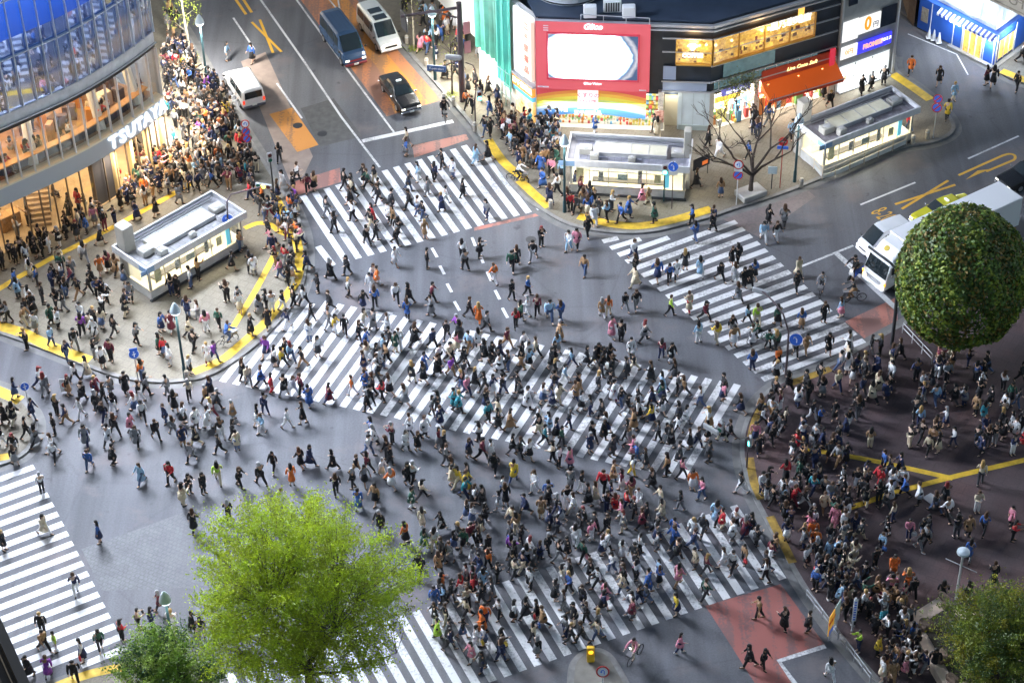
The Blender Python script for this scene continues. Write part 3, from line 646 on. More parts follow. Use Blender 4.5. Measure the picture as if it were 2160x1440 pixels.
q = e.new(.52); q.color = (.7, .78, .9, 1); q = e.new(.58); q.color = (.08, .15, .28, 1); q = e.new(.62); q.color = (.5, .5, .55, 1); q = e.new(.66); q.color = (.04, .08, .17, 1)
nt.links.new(ad.outputs[0], rp.inputs[0]); nt.links.new(rp.outputs[0], b.inputs['Emission Color']); b.inputs['Emission Strength'].default_value = 1.0; b.inputs['Base Color'].default_value = (.02, .02, .03, 1)
mm = N('ShaderNodeMapRange'); mm.inputs[1].default_value = .58; mm.inputs[2].default_value = .44; nt.links.new(ad.outputs[0], mm.inputs[0]); m4 = N('ShaderNodeMath'); m4.operation = 'MULTIPLY_ADD'; m4.inputs[1].default_value = 4.5; m4.inputs[2].default_value = .3; nt.links.new(mm.outputs[0], m4.inputs[0]); nt.links.new(m4.outputs[0], b.inputs['Emission Strength'])
me = bpy.data.meshes.new('led_screen'); me.from_pydata([F0.at(rs2[0], rs2[2], .36), F0.at(rs2[1], rs2[2], .36), F0.at(rs2[1], rs2[3], .36), F0.at(rs2[0], rs2[3], .36)], [], [(0, 1, 2, 3)]); me.uv_layers.new()
for i, uvc in enumerate(((0, 0), (1, 0), (1, 1), (0, 1))): me.uv_layers[0].data[i].uv = uvc
me.materials.append(ms); o = bpy.data.objects.new('led_screen', me); COL.objects.link(o); o.parent = sc
mb = MB()
for y0, y1 in ((rs2[2] - .12, rs2[2]), (rs2[3], rs2[3] + .12)): F0.box(mb, rs2[0] - .12, rs2[1] + .12, y0, y1, .352, .42)
for x0, x1 in ((rs2[0] - .12, rs2[0]), (rs2[1], rs2[1] + .12)): F0.box(mb, x0, x1, rs2[2], rs2[3], .352, .42)
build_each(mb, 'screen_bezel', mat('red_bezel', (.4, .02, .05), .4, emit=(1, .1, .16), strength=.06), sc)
cx, cy = F0.px(1250, 57, .36); F0.text('Glico', .62, cx, cy, .4, emat('logo_white', (1, .9, 1), .4), parent=sc, shear=.3, bold=.02)
cx, cy = F0.px(1250, 178, .36); F0.text('Glico Vision', .26, cx, cy + .05, .38, emat('small_white', (1, .9, .95), .5), parent=sc)
mb = MB()
for i in range(3): F0.box(mb, rc[0] + .55, rc[0] + .9, rc[3] - .35 - i * .18, rc[3] - .27 - i * .18, .352, .37)
F0.box(mb, rc[0] + .1, rc[0] + .9, rc[2] + .12, rc[2] + .24, .352, .37); F0.box(mb, rc[1] - .7, rc[1] - .2, rc[2] + .1, rc[2] + .2, .352, .37)
build_each(mb, 'small_mark', mat('mark_pale', (.6, .5, .55), .5), sc)
# rainbow banner as curved strips
rb = F0.rect((1132, 177), (1362, 246)); cx = (rb[0] + rb[1]) / 2; hw = (rb[1] - rb[0]) / 2
cols = [(.68, .08, .1), (.72, .26, .06), (.75, .42, .06), (.7, .6, .08), (.5, .62, .2), (.55, .62, .7), (.35, .5, .75), (.1, .3, .68)]
bn = empty('banner', (0, 0, 0)); bn.parent = SBd
def arc(x, k): return rb[2] - .1 + k + .55 * (1 - ((x - cx) / hw) ** 2) * 1.0
lv = [rb[3] - rb[2] + 1.5, 1.75, 1.5, 1.25, .95, .7, .5, .28, -.25]
mats = [mat('banner_%s' % n, c, .6, emit=c, strength=.045) for n, c in zip(('red', 'orange', 'amber', 'yellow', 'lime', 'pale', 'sky', 'blue'), cols)]
mb = MB(); NX = 28
for k in range(8):
    mb.m = k
    for i in range(NX):
        xa, xb = rb[0] + (rb[1] - rb[0]) * i / NX, rb[0] + (rb[1] - rb[0]) * (i + 1) / NX
        f = lambda x, l: max(rb[2] - .05, min(rb[3], arc(x, l)))
        ys = [f(xa, lv[k + 1]), f(xb, lv[k + 1]), f(xb, lv[k]), f(xa, lv[k])]
        if ys[2] - ys[1] < 1e-4 and ys[3] - ys[0] < 1e-4: continue
        mb.poly([F0.at(xa, ys[0], .2), F0.at(xb, ys[1], .2), F0.at(xb, ys[2], .2), F0.at(xa, ys[3], .2)])
mb.build('rainbow_banner', mats, bn)
mb = MB(); F0.box(mb, rb[0], rb[1], rb[2] + .3, rb[3], 0, .19); mb.build('banner_back', WHT, bn)
cc = F0.rect((1219, 186), (1262, 227)); F0.panel('banner_plate', cc, mat('plate_pink', (.75, .6, .62), .6, emit=(1, .8, .82), strength=.2), .203, .24, bn)
F0.text('くすりの', .42, (cc[0] + cc[1]) / 2, (cc[2] + cc[3]) / 2 + .35, .25, mat('pink_text', (.6, .12, .2), .6), parent=bn)
F0.text('いい店', .42, (cc[0] + cc[1]) / 2, (cc[2] + cc[3]) / 2 - .2, .25, MATS['pink_text'], parent=bn)
x, y = F0.px(1240, 236); F0.text('三千里薬品', .4, x, y + .06, .25, emat('text_glow', (1, 1, 1), .6), parent=bn)
x, y = F0.px(1185, 230); F0.text('三千里', .3, x, y + .05, .25, MATS['text_glow'], parent=bn)
# drugstore front under the banner
dsm = emat('store_white', (1, .98, .92), .42)
mb = MB(); F0.box(mb, .25, 9.0, .14, 2.4, -2.4, -2.3); mb.build('store_back', mat('store_back', (.8, .78, .7), .6, emit=(1, .95, .82), strength=.05), SBd)
mb = MB(); F0.box(mb, 0, 9.2, .132, .15, -2.3, .3); mb.build('store_floor', mat('store_floor', (.7, .68, .6), .4), SBd)
mb = MB(); rs = random.Random(11)
for sx in [1.2, 2.6, 3.4, 4.2, 5.0, 6.6, 7.6, 8.3]:
    for lev in range(5):
        for i in range(4):
            mb.m = rs.randrange(7); x0 = sx + i * .2; F0.box(mb, x0, x0 + .18, .3 + lev * .38, .3 + lev * .38 + rs.uniform(.14, .3), -2.2, -1.6 if sx % 2 else -1.9)
for r in range(3):
    for lev in range(4):
        for i in range(30):
            if rs.random() < .25: continue
            mb.m = rs.randrange(7); x0 = 1.6 + i * .23; z0 = -1.5 + r * .55; h = rs.uniform(.08, .2); F0.box(mb, x0, x0 + rs.uniform(.1, .2), .16 + lev * .24, .16 + lev * .24 + h, z0, z0 + .16)
pal = [(.8, .6, .12), (.75, .3, .08), (.7, .7, .65), (.2, .45, .7), (.75, .12, .12), (.25, .55, .2), (.8, .75, .3)]
mb.build('shop_goods', [mat('goods_%s' % n, c, .6) for n, c in zip(('gold', 'amber', 'white', 'blue', 'red', 'green', 'yellow2'), pal)], SBd, kind='stuff')
q = F0.at(4.5, 2.3, -.9); lamp('store_lamp', 'AREA', q, 60, (1, .97, .9), SBd, 8, 2.2, rot=(0, 0, math.atan2(P1[1] - P0[1], P1[0] - P0[0])))
q = F0.at(4.5, 2.25, .5); lamp('canopy_lamp', 'AREA', q, 45, (1, .95, .85), SBd, 8, .6, rot=(0, 0, math.atan2(P1[1] - P0[1], P1[0] - P0[0])))
mb = MB(); F0.box(mb, 0, .7, .1, 2.5, -.5, .1); F0.box(mb, 8.7, 9.1, .1, 3.3, -.3, .2); build_each(mb, 'shop_pier', mat('pier_cream', (.6, .55, .48), .6), SBd)
mb = MB(); F0.box(mb, .1, .6, .5, 1.1, .102, .13); F0.box(mb, .1, .6, 1.2, 1.9, .102, .13); build_each(mb, 'poster', mat('poster_grey', (.3, .32, .32), .6, noise=.8, scale=9), SBd)
mb = MB(); F0.box(mb, 8.45, 9.15, .8, 1.8, .22, .26); build_each(mb, 'poster', mat('poster_red', (.6, .1, .08), .6, noise=.4, scale=6, col2=(.7, .5, .4)), SBd)
mb = MB(); F0.box(mb, 8.72, 9.08, 1.9, 3.2, .203, .23); build_each(mb, 'poster', mat('poster_white', (.7, .62, .52), .6, noise=.4, scale=7), SBd)
# recess, pale hoarding
mb = MB(); F0.box(mb, 9.15, 10.1, .14, 3.3, -.5, -.4); mb.build('recess_wall', mat('recess_cream', (.66, .6, .45), .6), SBd); q = F0.at(9.7, 3.2, 0); lamp('recess_lamp', 'POINT', q, 30, (1, .9, .7), SBd, .3)
hb = mat('hoarding_pale', (.56, .63, .66), .55, noise=.1, scale=.7); mb = MB(); F0.box(mb, 10.1, F0.L, .14, 3.3, -.3, .05); mb.build('hoarding', hb, SBd)
mb = MB()
for i in range(5): F0.box(mb, 10.4 + i * .8, 10.42 + i * .8, .2, 3.25, .052, .07)
F0.box(mb, 10.2, F0.L, .14, .55, .053, .12); mb.build('hoarding_seam', mat('seam', (.35, .4, .38), .6), SBd)
# left side: orange shop sign, poster case and glowing upright sign
k = FL.L
mb = MB(); FL.box(mb, 0, k - .06, .1, 8.9, -.4, 0); mb.build('side_wall', mat('side_pale', (.6, .58, .55), .6), SBd)
o = FL.panel('shop_sign', (k - 2.6, k - .1, 2.35, 3.2), mat('sign_orange', (.7, .2, .03), .5, emit=(1, .28, .03), strength=.24), .002, .3)
FL.text('三千里薬品', .5, k - 1.35, 2.78, .31, emat('sign_text', (1, 1, .95), .8), parent=o)
FL.panel('sign_stripe', (k - 2.6, k - .1, 1.95, 2.34), mat('stripe_blue', (.1, .4, .6), .5, emit=(.1, .5, .8), strength=.12), .002, .25)
FL.panel('poster_case', (k - 2.3, k - .1, .2, 1.94), mat('poster_warm', (.75, .4, .08), .5, emit=(1, .5, .1), strength=.2, noise=.6, scale=2.2, col2=(.8, .7, .5)), .002, .22)
FL.panel('sign_housing', (k - 2.7, k + .1, 3.22, 3.4), GRY, .0, .35)
o = FL.panel('upright_sign', (k - 1.3, k - .15, 3.7, 8.6), mat('upright_glow', (.8, .6, .5), .5, emit=(1, .66, .52), strength=.15), .002, .3)
for i, ch in enumerate('三千里薬品'): FL.text(ch, .62, k - .72, 8.0 - i * .9, .32, mat('sign_red_text', (.7, .25, .18), .5), parent=o)
FL.panel('sign_edge', (k - 2.5, k - 1.35, 3.5, 8.8), mat('white_glow_panel', (.7, .7, .72), .5, emit=(1, .95, .95), strength=.12), .003, .2)
# roof furniture: round tank, condensers
mb = MB(); mb.lathe([(2.55, 0), (2.6, .1), (2.6, 2.6), (2.4, 2.75)], (4.6, 134.6, ZR + .12), 28); t = mb.build('roof_tank', mat('tank_white', (.6, .62, .66), .5, noise=.08), SBd, smooth=False)
mb = MB(); mb.tube([(4.6 + 2.62 * math.cos(a), 134.6 + 2.62 * math.sin(a), ZR + .3) for a in [R(-170 + 8 * i) for i in range(21)]], .05, 5); mb.build('tank_rim', DRK, t)
for i, (px, py, w) in enumerate(((1245, 42, .9), (1292, 30, 1.25), (1327, 42, .9))):
    c = gp(px, py, ZR + .12); c.y += .4
    u = empty('condenser_unit', c); u.parent = SBd
    mb = MB(); mb.bbox((0, 0, .45), (w, .6, .85), bev=.04); mb.build('casing', WHT, u)
    if i == 1:
        mb = MB()
        for j in range(6): mb.box((-.42 + j * .17, -.31, .48), (.1, .02, .7))
        mb.build('grille', DRK, u)
mb = MB(); a, b2 = gp(1225, 44, ZR), gp(1370, 52, ZR); mb.tube([(a.x, a.y, ZR + .5), (b2.x, b2.y, ZR + .5)], .04, 5)
for f in (0, .33, .66, 1): mb.tube([(a.x + (b2.x - a.x) * f, a.y + (b2.y - a.y) * f, ZR), (a.x + (b2.x - a.x) * f, a.y + (b2.y - a.y) * f, ZR + .5)], .03, 5)
build_each(mb, 'roof_rail', ALU, SBd)
# coffee shop windows on the corner
AMB = mat('cafe_amber', (.5, .25, .05), .5, emit=(1, .42, .06), strength=.13, noise=.75, scale=2.6, col2=(.9, .55, .15))
cf = empty('coffee_window', (0, 0, 0)); cf.parent = SBd
r0 = F0.rect((1427, 82), (1499, 134)); r1 = F1.rect((1501, 88), (1716, 60)); r1 = (0.0, r1[1], r0[2], r0[3])
F0.panel('amber_interior', (r0[0], F0.L, r0[2], r0[3]), AMB, .01, .03, cf); F1.panel('amber_interior', r1, AMB, .01, .03, cf)
mb = MB(); rs = random.Random(5)
for F, ra, rb_ in ((F0, r0[0], F0.L), (F1, 0, r1[1])):
    for i in range(int((rb_ - ra) * 5)):
        x0 = rs.uniform(ra + .1, rb_ - .4); y0 = r0[2] + rs.uniform(.05, .9); mb.m = rs.randrange(4); F.box(mb, x0, x0 + rs.uniform(.1, .35), y0, y0 + rs.uniform(.08, .35), .032, .06 + .02 * rs.random())
mb.build('furnishing', [mat('cafe_dark', (.06, .03, .02), .5), mat('cafe_brown', (.2, .09, .03), .5), mat('cafe_gold', (.8, .5, .1), .5, emit=(1, .6, .1), strength=.3), mat('cafe_seat', (.25, .06, .05), .5)], cf)
mb = MB()
for F, ra, rb_ in ((F0, r0[0], F0.L), (F1, 0, r1[1])):
    for i in range(int((rb_ - ra) * 1.0)):
        x0 = rs.uniform(ra + .2, rb_ - .2); c = F.at(x0, r0[3] - rs.uniform(.25, .5), .1); mb.lathe([(.02, -.1), (.09, -.05), (.09, .05), (.02, .1)], c, 8)
build_each(mb, 'pendant_lamp', emat('pendant', (1, .7, .35), 1.0), cf)
mb = MB()
for F, ra, rb_ in ((F0, r0[0], F0.L), (F1, 0.0, r1[1])):
    F.box(mb, ra, rb_, r0[2] - .1, r0[2], .0, .3)
    n = max(1, int((rb_ - ra) / 1.7))
    for i in range(n + 1): x0 = ra + (rb_ - ra) * i / n; F.box(mb, x0 - .025, x0 + .025, r0[2], r0[3], .1, .26)
mb.build('window_frame', mat('brass', (.5, .33, .1), .35, .6), cf)
for F, ra, rb_ in ((F0, r0[0], F0.L), (F1, 0.0, r1[1])): F.panel('window_glass', (ra + .03, rb_ - .03, r0[2] + .01, r0[3] - .01), SHOPGL, .2, .21, cf)
GLW = emat('cafe_sign', (1, .95, .85), .32)
x, y = F0.px(1461, 118, .28); F0.text('COFFEE', .42, x, y, .3, GLW, parent=cf, bold=.02)
mb = MB(); x, y = F0.px(1461, 102, .28)
for dx, dy, r in ((-.28, .18, .1), (.28, .18, .1), (0, .0, .2), (-.15, .3, .08), (.15, .3, .08), (0, .32, .06)): mb.disc(F0.at(x + dx, y + dy, .3), F0.M.col[2].xyz, r, 12, .03)
mb.build('bird_emblem', GLW, cf)
x, y = F1.px(1668, 47, .28); F1.text('星乃珈琲店', .68, x, y, .3, GLW, parent=cf, bold=.02)
mb = MB(); x, y = F1.px(1690, 24, .2); F1.box(mb, x - .25, x + .25, y - .3, y + .3, .215, .25); mb.build('menu_board', mat('menu_gold', (.8, .5, .15), .5, emit=(1, .55, .1), strength=.25), cf)
for F, rr in ((F0, r0), (F1, r1)):
    q = F.at((rr[0] + rr[1]) / 2, r0[3] - .2, .9); lamp('cafe_glow', 'POINT', q, 25, (1, .6, .25), cf, .5)
# ground-floor shops on the right-hand face
xa, xb = F1.px(1603, 200)[0], F1.px(1757, 172)[0]
mb = MB(); F1.box(mb, .1, F1.L - .3, .14, 2.9, -1.6, -1.5); mb.build('shop_back', mat('shop_bright', (.75, .7, .58), .6, emit=(1, .92, .75), strength=.1, noise=.4, scale=1.2), SBd)
mb = MB(); F1.box(mb, 0, F1.L, .132, .15, -1.5, .05); mb.build('shop_floor', MATS['store_floor'], SBd)
mb = MB(); F1.box(mb, 0, .35, .1, 3.3, -.4, .06); F1.box(mb, xa - .5, xa - .15, .1, 3.3, -.4, .06); F1.box(mb, F1.L - .55, F1.L - .1, .1, 3.3, -.4, .06); build_each(mb, 'shop_pier', MATS['pier_cream'], SBd)
mb = MB(); rs = random.Random(21)
for i in range(120):
    mb.m = rs.randrange(7); x0 = rs.uniform(.4, F1.L - 1); z0 = rs.uniform(-1.4, -.1); h = rs.uniform(.2, 1.5); F1.box(mb, x0, x0 + rs.uniform(.12, .45), .15, .15 + h, z0, z0 + .2)
mb.build('shop_goods', [MATS['goods_%s' % n] for n in ('gold', 'amber', 'white', 'blue', 'red', 'green', 'yellow2')], SBd, kind='stuff')
for x0 in (1.5, 4.0, 6.5, 8.5): lamp('shop_lamp', 'AREA', F1.at(x0, 2.8, -.6), 70, (1, .94, .82), SBd, 2, 1.2)
F1.panel('yellow_sign', (.4, 2.5, 2.3, 2.75), mat('sign_yellow', (.75, .5, .05), .5, emit=(1, .7, .1), strength=.2), .002, .06)
o = F1.panel('violet_sign', (.9, 3.2, 2.8, 3.32), mat('sign_violet', (.13, .12, .35), .5, emit=(.2, .2, .7), strength=.14), .002, .18)
F1.text('mizumitsu', .42, 2.05, 3.05, .2, emat('violet_text', (.85, .85, 1), .7), parent=o, shear=.3)
aw = empty('awning', (0, 0, 0)); aw.parent = SBd
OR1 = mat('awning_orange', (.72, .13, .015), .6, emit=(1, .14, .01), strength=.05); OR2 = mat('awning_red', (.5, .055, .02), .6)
za, zb = 2.95, 2.2
mb = MB(); mb.loft([[F1.at(xa, za, .05), F1.at(xa, zb, 1.35), F1.at(xa, zb - .03, 1.35), F1.at(xa, zb - .03, .05)], [F1.at(xb, za, .05), F1.at(xb, zb, 1.35), F1.at(xb, zb - .03, 1.35), F1.at(xb, zb - .03, .05)]]); mb.build('canopy', OR1, aw)
F1.panel('sign_band', (xa, xb, za + .01, za + .95), OR2, .002, .12, aw); F1.panel('valance', (xa, xb, zb - .3, zb - .03), OR2, 1.3, 1.36, aw)
mb = MB(); mb.tube([F1.at(xa - .1, zb, 1.4), F1.at(xb + .1, zb, 1.4)], .035, 6); mb.build('front_bar', ALU, aw)
F1.text('Live Coco Soft', .42, (xa + xb) / 2 + .2, za + .5, .14, emat('gold_text', (1, .75, .3), .45), parent=aw, shear=.35)
o = F1.panel('upright_sign', (*(lambda r: (r[0], r[0] + .42, r[2], r[3]))(F1.rect((1748, 101), (1757, 143))),), mat('upright_red', (.5, .03, .06), .5, emit=(1, .05, .1), strength=.1), .2, .3)
# green net and hoarding round the neighbour
NB = empty('netted_building', (0, 0, 0), label='building wrapped in green scaffold netting beside the bus lane pavement', cat='building')
net = mat('green_net', (.05, .27, .21), .75, noise=.22, scale=.8, bump=.4)
Fn = Face(PF, (-.3, 134.55), NB)
mb = MB(); n = 14; rings = []
rs = random.Random(2)
for i in range(n + 1):
    x = Fn.L * i / n; d = .25 + .1 * math.sin(i * 2.1) + rs.uniform(-.05, .05)
    zlow = 3.05 - .0 * i
    rings.append([Fn.at(x, zlow, d), Fn.at(x, 8, d + .12 * math.sin(i * 1.3)), Fn.at(x, 15, d)])
mb.loft(rings, cap=False, closed=False); mb.loft([[p + Vector((.06, .04, 0)) for p in rr][::-1] for rr in rings], cap=False, closed=False)
mb.build('scaffold_net', net, NB, smooth=True)
mb = MB(); mb.prism([(PF[0] + .1, PF[1]), (-.2, 134.6), (-.2, 148), (-7.5, 148)], 3.2, 15); mb.build('building_core', mat('core_grey', (.3, .31, .3), .7), NB)
Fn.panel('hoarding', (0, Fn.L, .1, 3.0), mat('hoarding_white', (.66, .66, .64), .6, noise=.08), -.3, 0)
for k in (.8, 2.6, 4.6): lamp('work_lamp', 'AREA', Fn.at(Fn.L - k, 2.9, 1.6), 50, (1, .96, .8), NB, 1.4, .6, rot=(0, R(-25), R(-60)))  # area lamps added at the hoarding to brighten the pavement
# net on the near side: continues round to the shop
mb = MB(); F = Face((-.3, 134.55), (.0, 134.0), NB); 
a = Vector((-.3, 134.55, 0)); b2 = Vector((.75, 133.05, 0)); rings = []
for i in range(9):
    p = a.lerp(b2, i / 8); o_ = Vector((-.3, -.2, 0)) * (1 + .2 * math.sin(i * 1.9)); rings.append([(p.x + o_.x, p.y + o_.y, 1.9 - i * .05), (p.x + o_.x, p.y + o_.y, 9), (p.x + o_.x, p.y + o_.y, 15)])
mb.loft(rings, cap=False, closed=False); mb.build('scaffold_net', mat('green_net_bright', (.06, .42, .33), .75, noise=.15, scale=.8), NB)
mb = MB()
for i in range(4):
    p = a.lerp(b2, i / 3) + Vector((-.4, -.3, 0)); mb.tube([(p.x, p.y, .1), (p.x, p.y, 3.2)], .03, 6)
for z in (1.0, 2.0, 3.0): mb.tube([(a.x - .4, a.y - .3, z), (b2.x - .4, b2.y - .3, z)], .025, 6)
build_each(mb, 'scaffold_pole', mat('scaffold_teal', (.3, .5, .5), .5, .4), NB)
# ================= loan shop building
PB = empty('sign_building', (0, 0, 0), label='narrow grey stone building with white and blue lit sign boards and bright window', cat='building')
F2 = Face(P2, P3, PB); F2r = Face(P3, (24.6, 143.7), PB)
mb = MB(); mb.prism([(24.1, 134.0), (28.6, 136.55), (24.6, 143.7), (20.1, 141.2)], .1, 14); mb.build('wall', STONE, PB)
mb = MB(); F2.box(mb, -.02, .14, .1, 14, .0, .16); F2.box(mb, F2.L - .14, F2.L + .02, .1, 14, 0, .16); build_each(mb, 'corner_trim', mat('trim_pale', (.5, .51, .53), .4, .3), PB)
WS = mat('lit_white', (.8, .8, .8), .5, emit=(1, .99, .96), strength=.2)
o = F2.panel('sign_board', F2.rect((1778, 49), (1807, 79)), WS, .002, .1)
rc = F2.rect((1813, 38.5), (1854, 57)); o = F2.panel('sign_board', rc, WS, .002, .1)
F2.text('0', 1.5, rc[0] + .75, (rc[2] + rc[3]) / 2, .11, emat('orange_numeral', (1, .3, .01), .25), parent=o, sx=.8, bold=.05); F2.text('円', .55, rc[1] - .42, (rc[2] + rc[3]) / 2 - .25, .11, mat('ink', (.02, .03, .1), .5), parent=o)
rc = F2.rect((1807.7, 90.6), (1877, 88.8)); o = F2.panel('sign_board', rc, mat('sign_blue', (.03, .03, .5), .5, emit=(.05, .05, 1), strength=.24), .002, .14)
F2.text('PROMISE', .52, rc[0] + 1.36, (rc[2] + rc[3]) / 2, .15, emat('salmon_letter', (1, .42, .32), .26), parent=o, bold=.03, sx=.86); F2.text('プロミス', .34, rc[1] - .55, (rc[2] + rc[3]) / 2 + .03, .15, emat('letter_white', (1, 1, 1), .5), parent=o, sx=.8)
rc = F2.rect((1773, 102), (1805.6, 114.6)); o = F2.panel('sign_board', rc, WS, .002, .1); F2.text('0円', .5, (rc[0] + rc[1]) / 2, (rc[2] + rc[3]) / 2, .11, MATS['orange_numeral'], parent=o)
rc = F2.rect((1767, 144), (1871, 152)); wd = F2.panel('lit_window', rc, mat('window_white', (.8, .85, .85), .4, emit=(.95, 1, .97), strength=.18), .002, .04)
mb = MB()
for i in range(4): x = rc[0] + (rc[1] - rc[0]) * i / 3; F2.box(mb, x - .03, x + .03, rc[2], rc[3], .042, .1)
F2.box(mb, rc[0], rc[1], rc[2] - .1, rc[2], .0, .5); mb.build('window_frame', GRY, wd)
F2.text('0', .5, rc[0] + .75, (rc[2] + rc[3]) / 2 - .1, .06, MATS['orange_numeral'], parent=wd)
mb = MB(); rs = random.Random(4)
for i in range(9): x, y = rc[0] + rs.uniform(1.2, 4.2), rc[2] + rs.uniform(.2, 1.6); F2.box(mb, x, x + .14, y, y + .1, .042, .06)
build_each(mb, 'window_sticker', mat('sticker_grey', (.2, .22, .22), .6), wd)
F2.panel('dark_window', F2.rect((1861, 18), (1889, 47)), NAVYGL, .002, .03); F2.panel('dark_window', (.6, 1.4, 7.2, 10), NAVYGL, .002, .03)
lamp('shopfront_lamp', 'AREA', F2.at(2.4, 2.0, .6), 40, (.95, 1, .98), PB, 3, .5, rot=(0, 0, R(29)))
mb = MB(); F2r.box(mb, .3, F2r.L, 3.0, 3.4, 0, .4); F2r.box(mb, 1, 2.4, .2, 2.4, 0, .05); mb.build('side_ledge', DRK, PB)
o = F2r.panel('side_sign', (2.2, 3.2, 5.2, 8), mat('side_blue_sign', (.05, .1, .5), .5, emit=(.1, .2, 1), strength=.2), .1, 1.1)
# ================= blue corner shop, top right
BS = empty('corner_shop', (0, 0, 0), label='blue fronted corner shop with white upper storey by the side lane', cat='building')
C3 = (36.27, 136.84); F3, F3r = Face((31.5, 142.45), C3, BS), Face(C3, (41.2, 142.0), BS)
BLU = mat('blue_paint', (.035, .14, .6), .45, noise=.1, scale=.8); 
mb = MB(); mb.prism([(31.5, 142.6), (36.27, 137.0), (41.1, 142.2), (41, 150), (33, 150)], .1, 2.75); mb.build('shop_wall', BLU, BS)
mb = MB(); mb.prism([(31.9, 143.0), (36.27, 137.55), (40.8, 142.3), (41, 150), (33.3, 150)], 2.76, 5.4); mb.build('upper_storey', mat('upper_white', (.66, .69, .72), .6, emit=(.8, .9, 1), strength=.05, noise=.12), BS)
mb = MB(); F3.box(mb, .2, F3.L + .4, 5.402, 5.75, -1.5, .1); mb.build('dark_ledge', DRK, BS)
fs = mat('fascia_beige', (.5, .45, .37), .7, noise=.12, scale=.9); mb = MB(); F3.box(mb, 1.2, F3.L + 8, 5.9, 8.3, -6, .9); fo = mb.build('fascia', fs, BS)
F3.text('OUTLET', 1.0, F3.L + 2.4, 6.75, .91, mat('relief_letter', (.24, .21, .17), .7), parent=fo, sx=1.3)
mb = MB()
for i in range(3): F3.box(mb, 1.2, F3.L + 8, 6.1 + i * .75, 6.15 + i * .75, .902, .95)
build_each(mb, 'fascia_line', mat('relief_line', (.36, .32, .26), .7), fo)
ax0, ax1 = F3.px(1985, 25)[0], F3.px(2077, 75)[0]
mb = MB(); n = 26
for i in range(n):
    mb.m = i % 2; x0 = ax0 + (F3.L - ax0) * i / n; x1 = ax0 + (F3.L - ax0) * (i + 1) / n
    mb.poly([F3.at(x0, 2.8, .02), F3.at(x0, 2.55, .5), F3.at(x1, 2.55, .5), F3.at(x1, 2.8, .02)]); mb.poly([F3.at(x0, 2.55, .5), F3.at(x0, 2.35, .5), F3.at(x1, 2.35, .5), F3.at(x1, 2.55, .5)])
mb.build('striped_awning', [mat('awning_white', (.8, .82, .85), .6), mat('awning_blue', (.05, .1, .5), .6)], BS)
d0, d1 = F3.px(2033, 80)[0], F3.px(2072, 98)[0]
wa = mat('shop_amber', (.5, .25, .06), .5, emit=(1, .55, .12), strength=.2, noise=.7, scale=2.5, col2=(.8, .5, .1))
dw = F3.panel('door', (d0, d1, .2, 2.3), wa, .002, .03)
mb = MB()
for i in range(4): x = d0 + (d1 - d0) * i / 3; F3.box(mb, x - .04, x + .04, .15, 2.35, .032, .09)
mb.build('door_frame', WHT, dw)
mb = MB(); F3.box(mb, .25, .9, .9, 2.1, .002, .03); mb.build('notice_board', mat('notice', (.4, .35, .28), .6, noise=.3, scale=5), BS)
mb = MB()
for x in (1.2, d0 - 1.0, d0 - .15, d1 + .15, F3.L - .15): F3.box(mb, x - .03, x + .03, .12, 2.74, .002, .05)
for x in (.1, F3r.L - 1.6, 2.6): F3r.box(mb, x - .03, x + .03, .12, 2.74, .002, .05)
build_each(mb, 'white_trim', WHT, BS)
w2 = F3r.panel('shop_window', (.35, 2.4, .5, 2.1), wa, .002, .03); mb = MB()
for i in range(4): x = .35 + 2.05 * i / 3; F3r.box(mb, x - .03, x + .03, .45, 2.15, .032, .08)
mb.build('window_frame', WHT, w2)
mb = MB(); F3.box(mb, d0 - 1.2, F3.L + .02, .0, .2, .003, .35); F3r.box(mb, 0, 5, 0, .2, .004, .35); mb.build('shop_step', CONC, BS)
mb = MB()
for x in (1.6, 2.9, 4.5): F3.box(mb, x, x + .9, 3.3, 4.6, -.5, -.25)
for x in (1.2, 3.0): F3r.box(mb, x, x + .9, 3.3, 4.6, -.5, -.25)
build_each(mb, 'upper_window', mat('upper_glass', (.5, .58, .66), .2, emit=(.7, .85, 1), strength=.1), BS)
for x, y, z in ((d0 - .6, 2.5, .7), (F3.L - .5, 2.0, .5)): lamp('shop_lamp', 'POINT', F3.at(x, y, z), 60, (.8, .9, 1), BS, .15)
lamp('shop_lamp', 'POINT', F3r.at(1.4, 2.5, .8), 70, (.8, .9, 1), BS, .15); lamp('upper_lamp', 'AREA', F3.at(3.5, 5.3, .5), 60, (.85, .93, 1), BS, 5, .4, rot=(0, 0, R(-49)))
mb = MB(); mb.prism([(31.0, 144.0), (31.3, 142.8), (33, 150), (31, 150)], 0, 6); mb.build('brown_wall', mat('brown_wall', (.12, .09, .08), .7, noise=.3), BS)
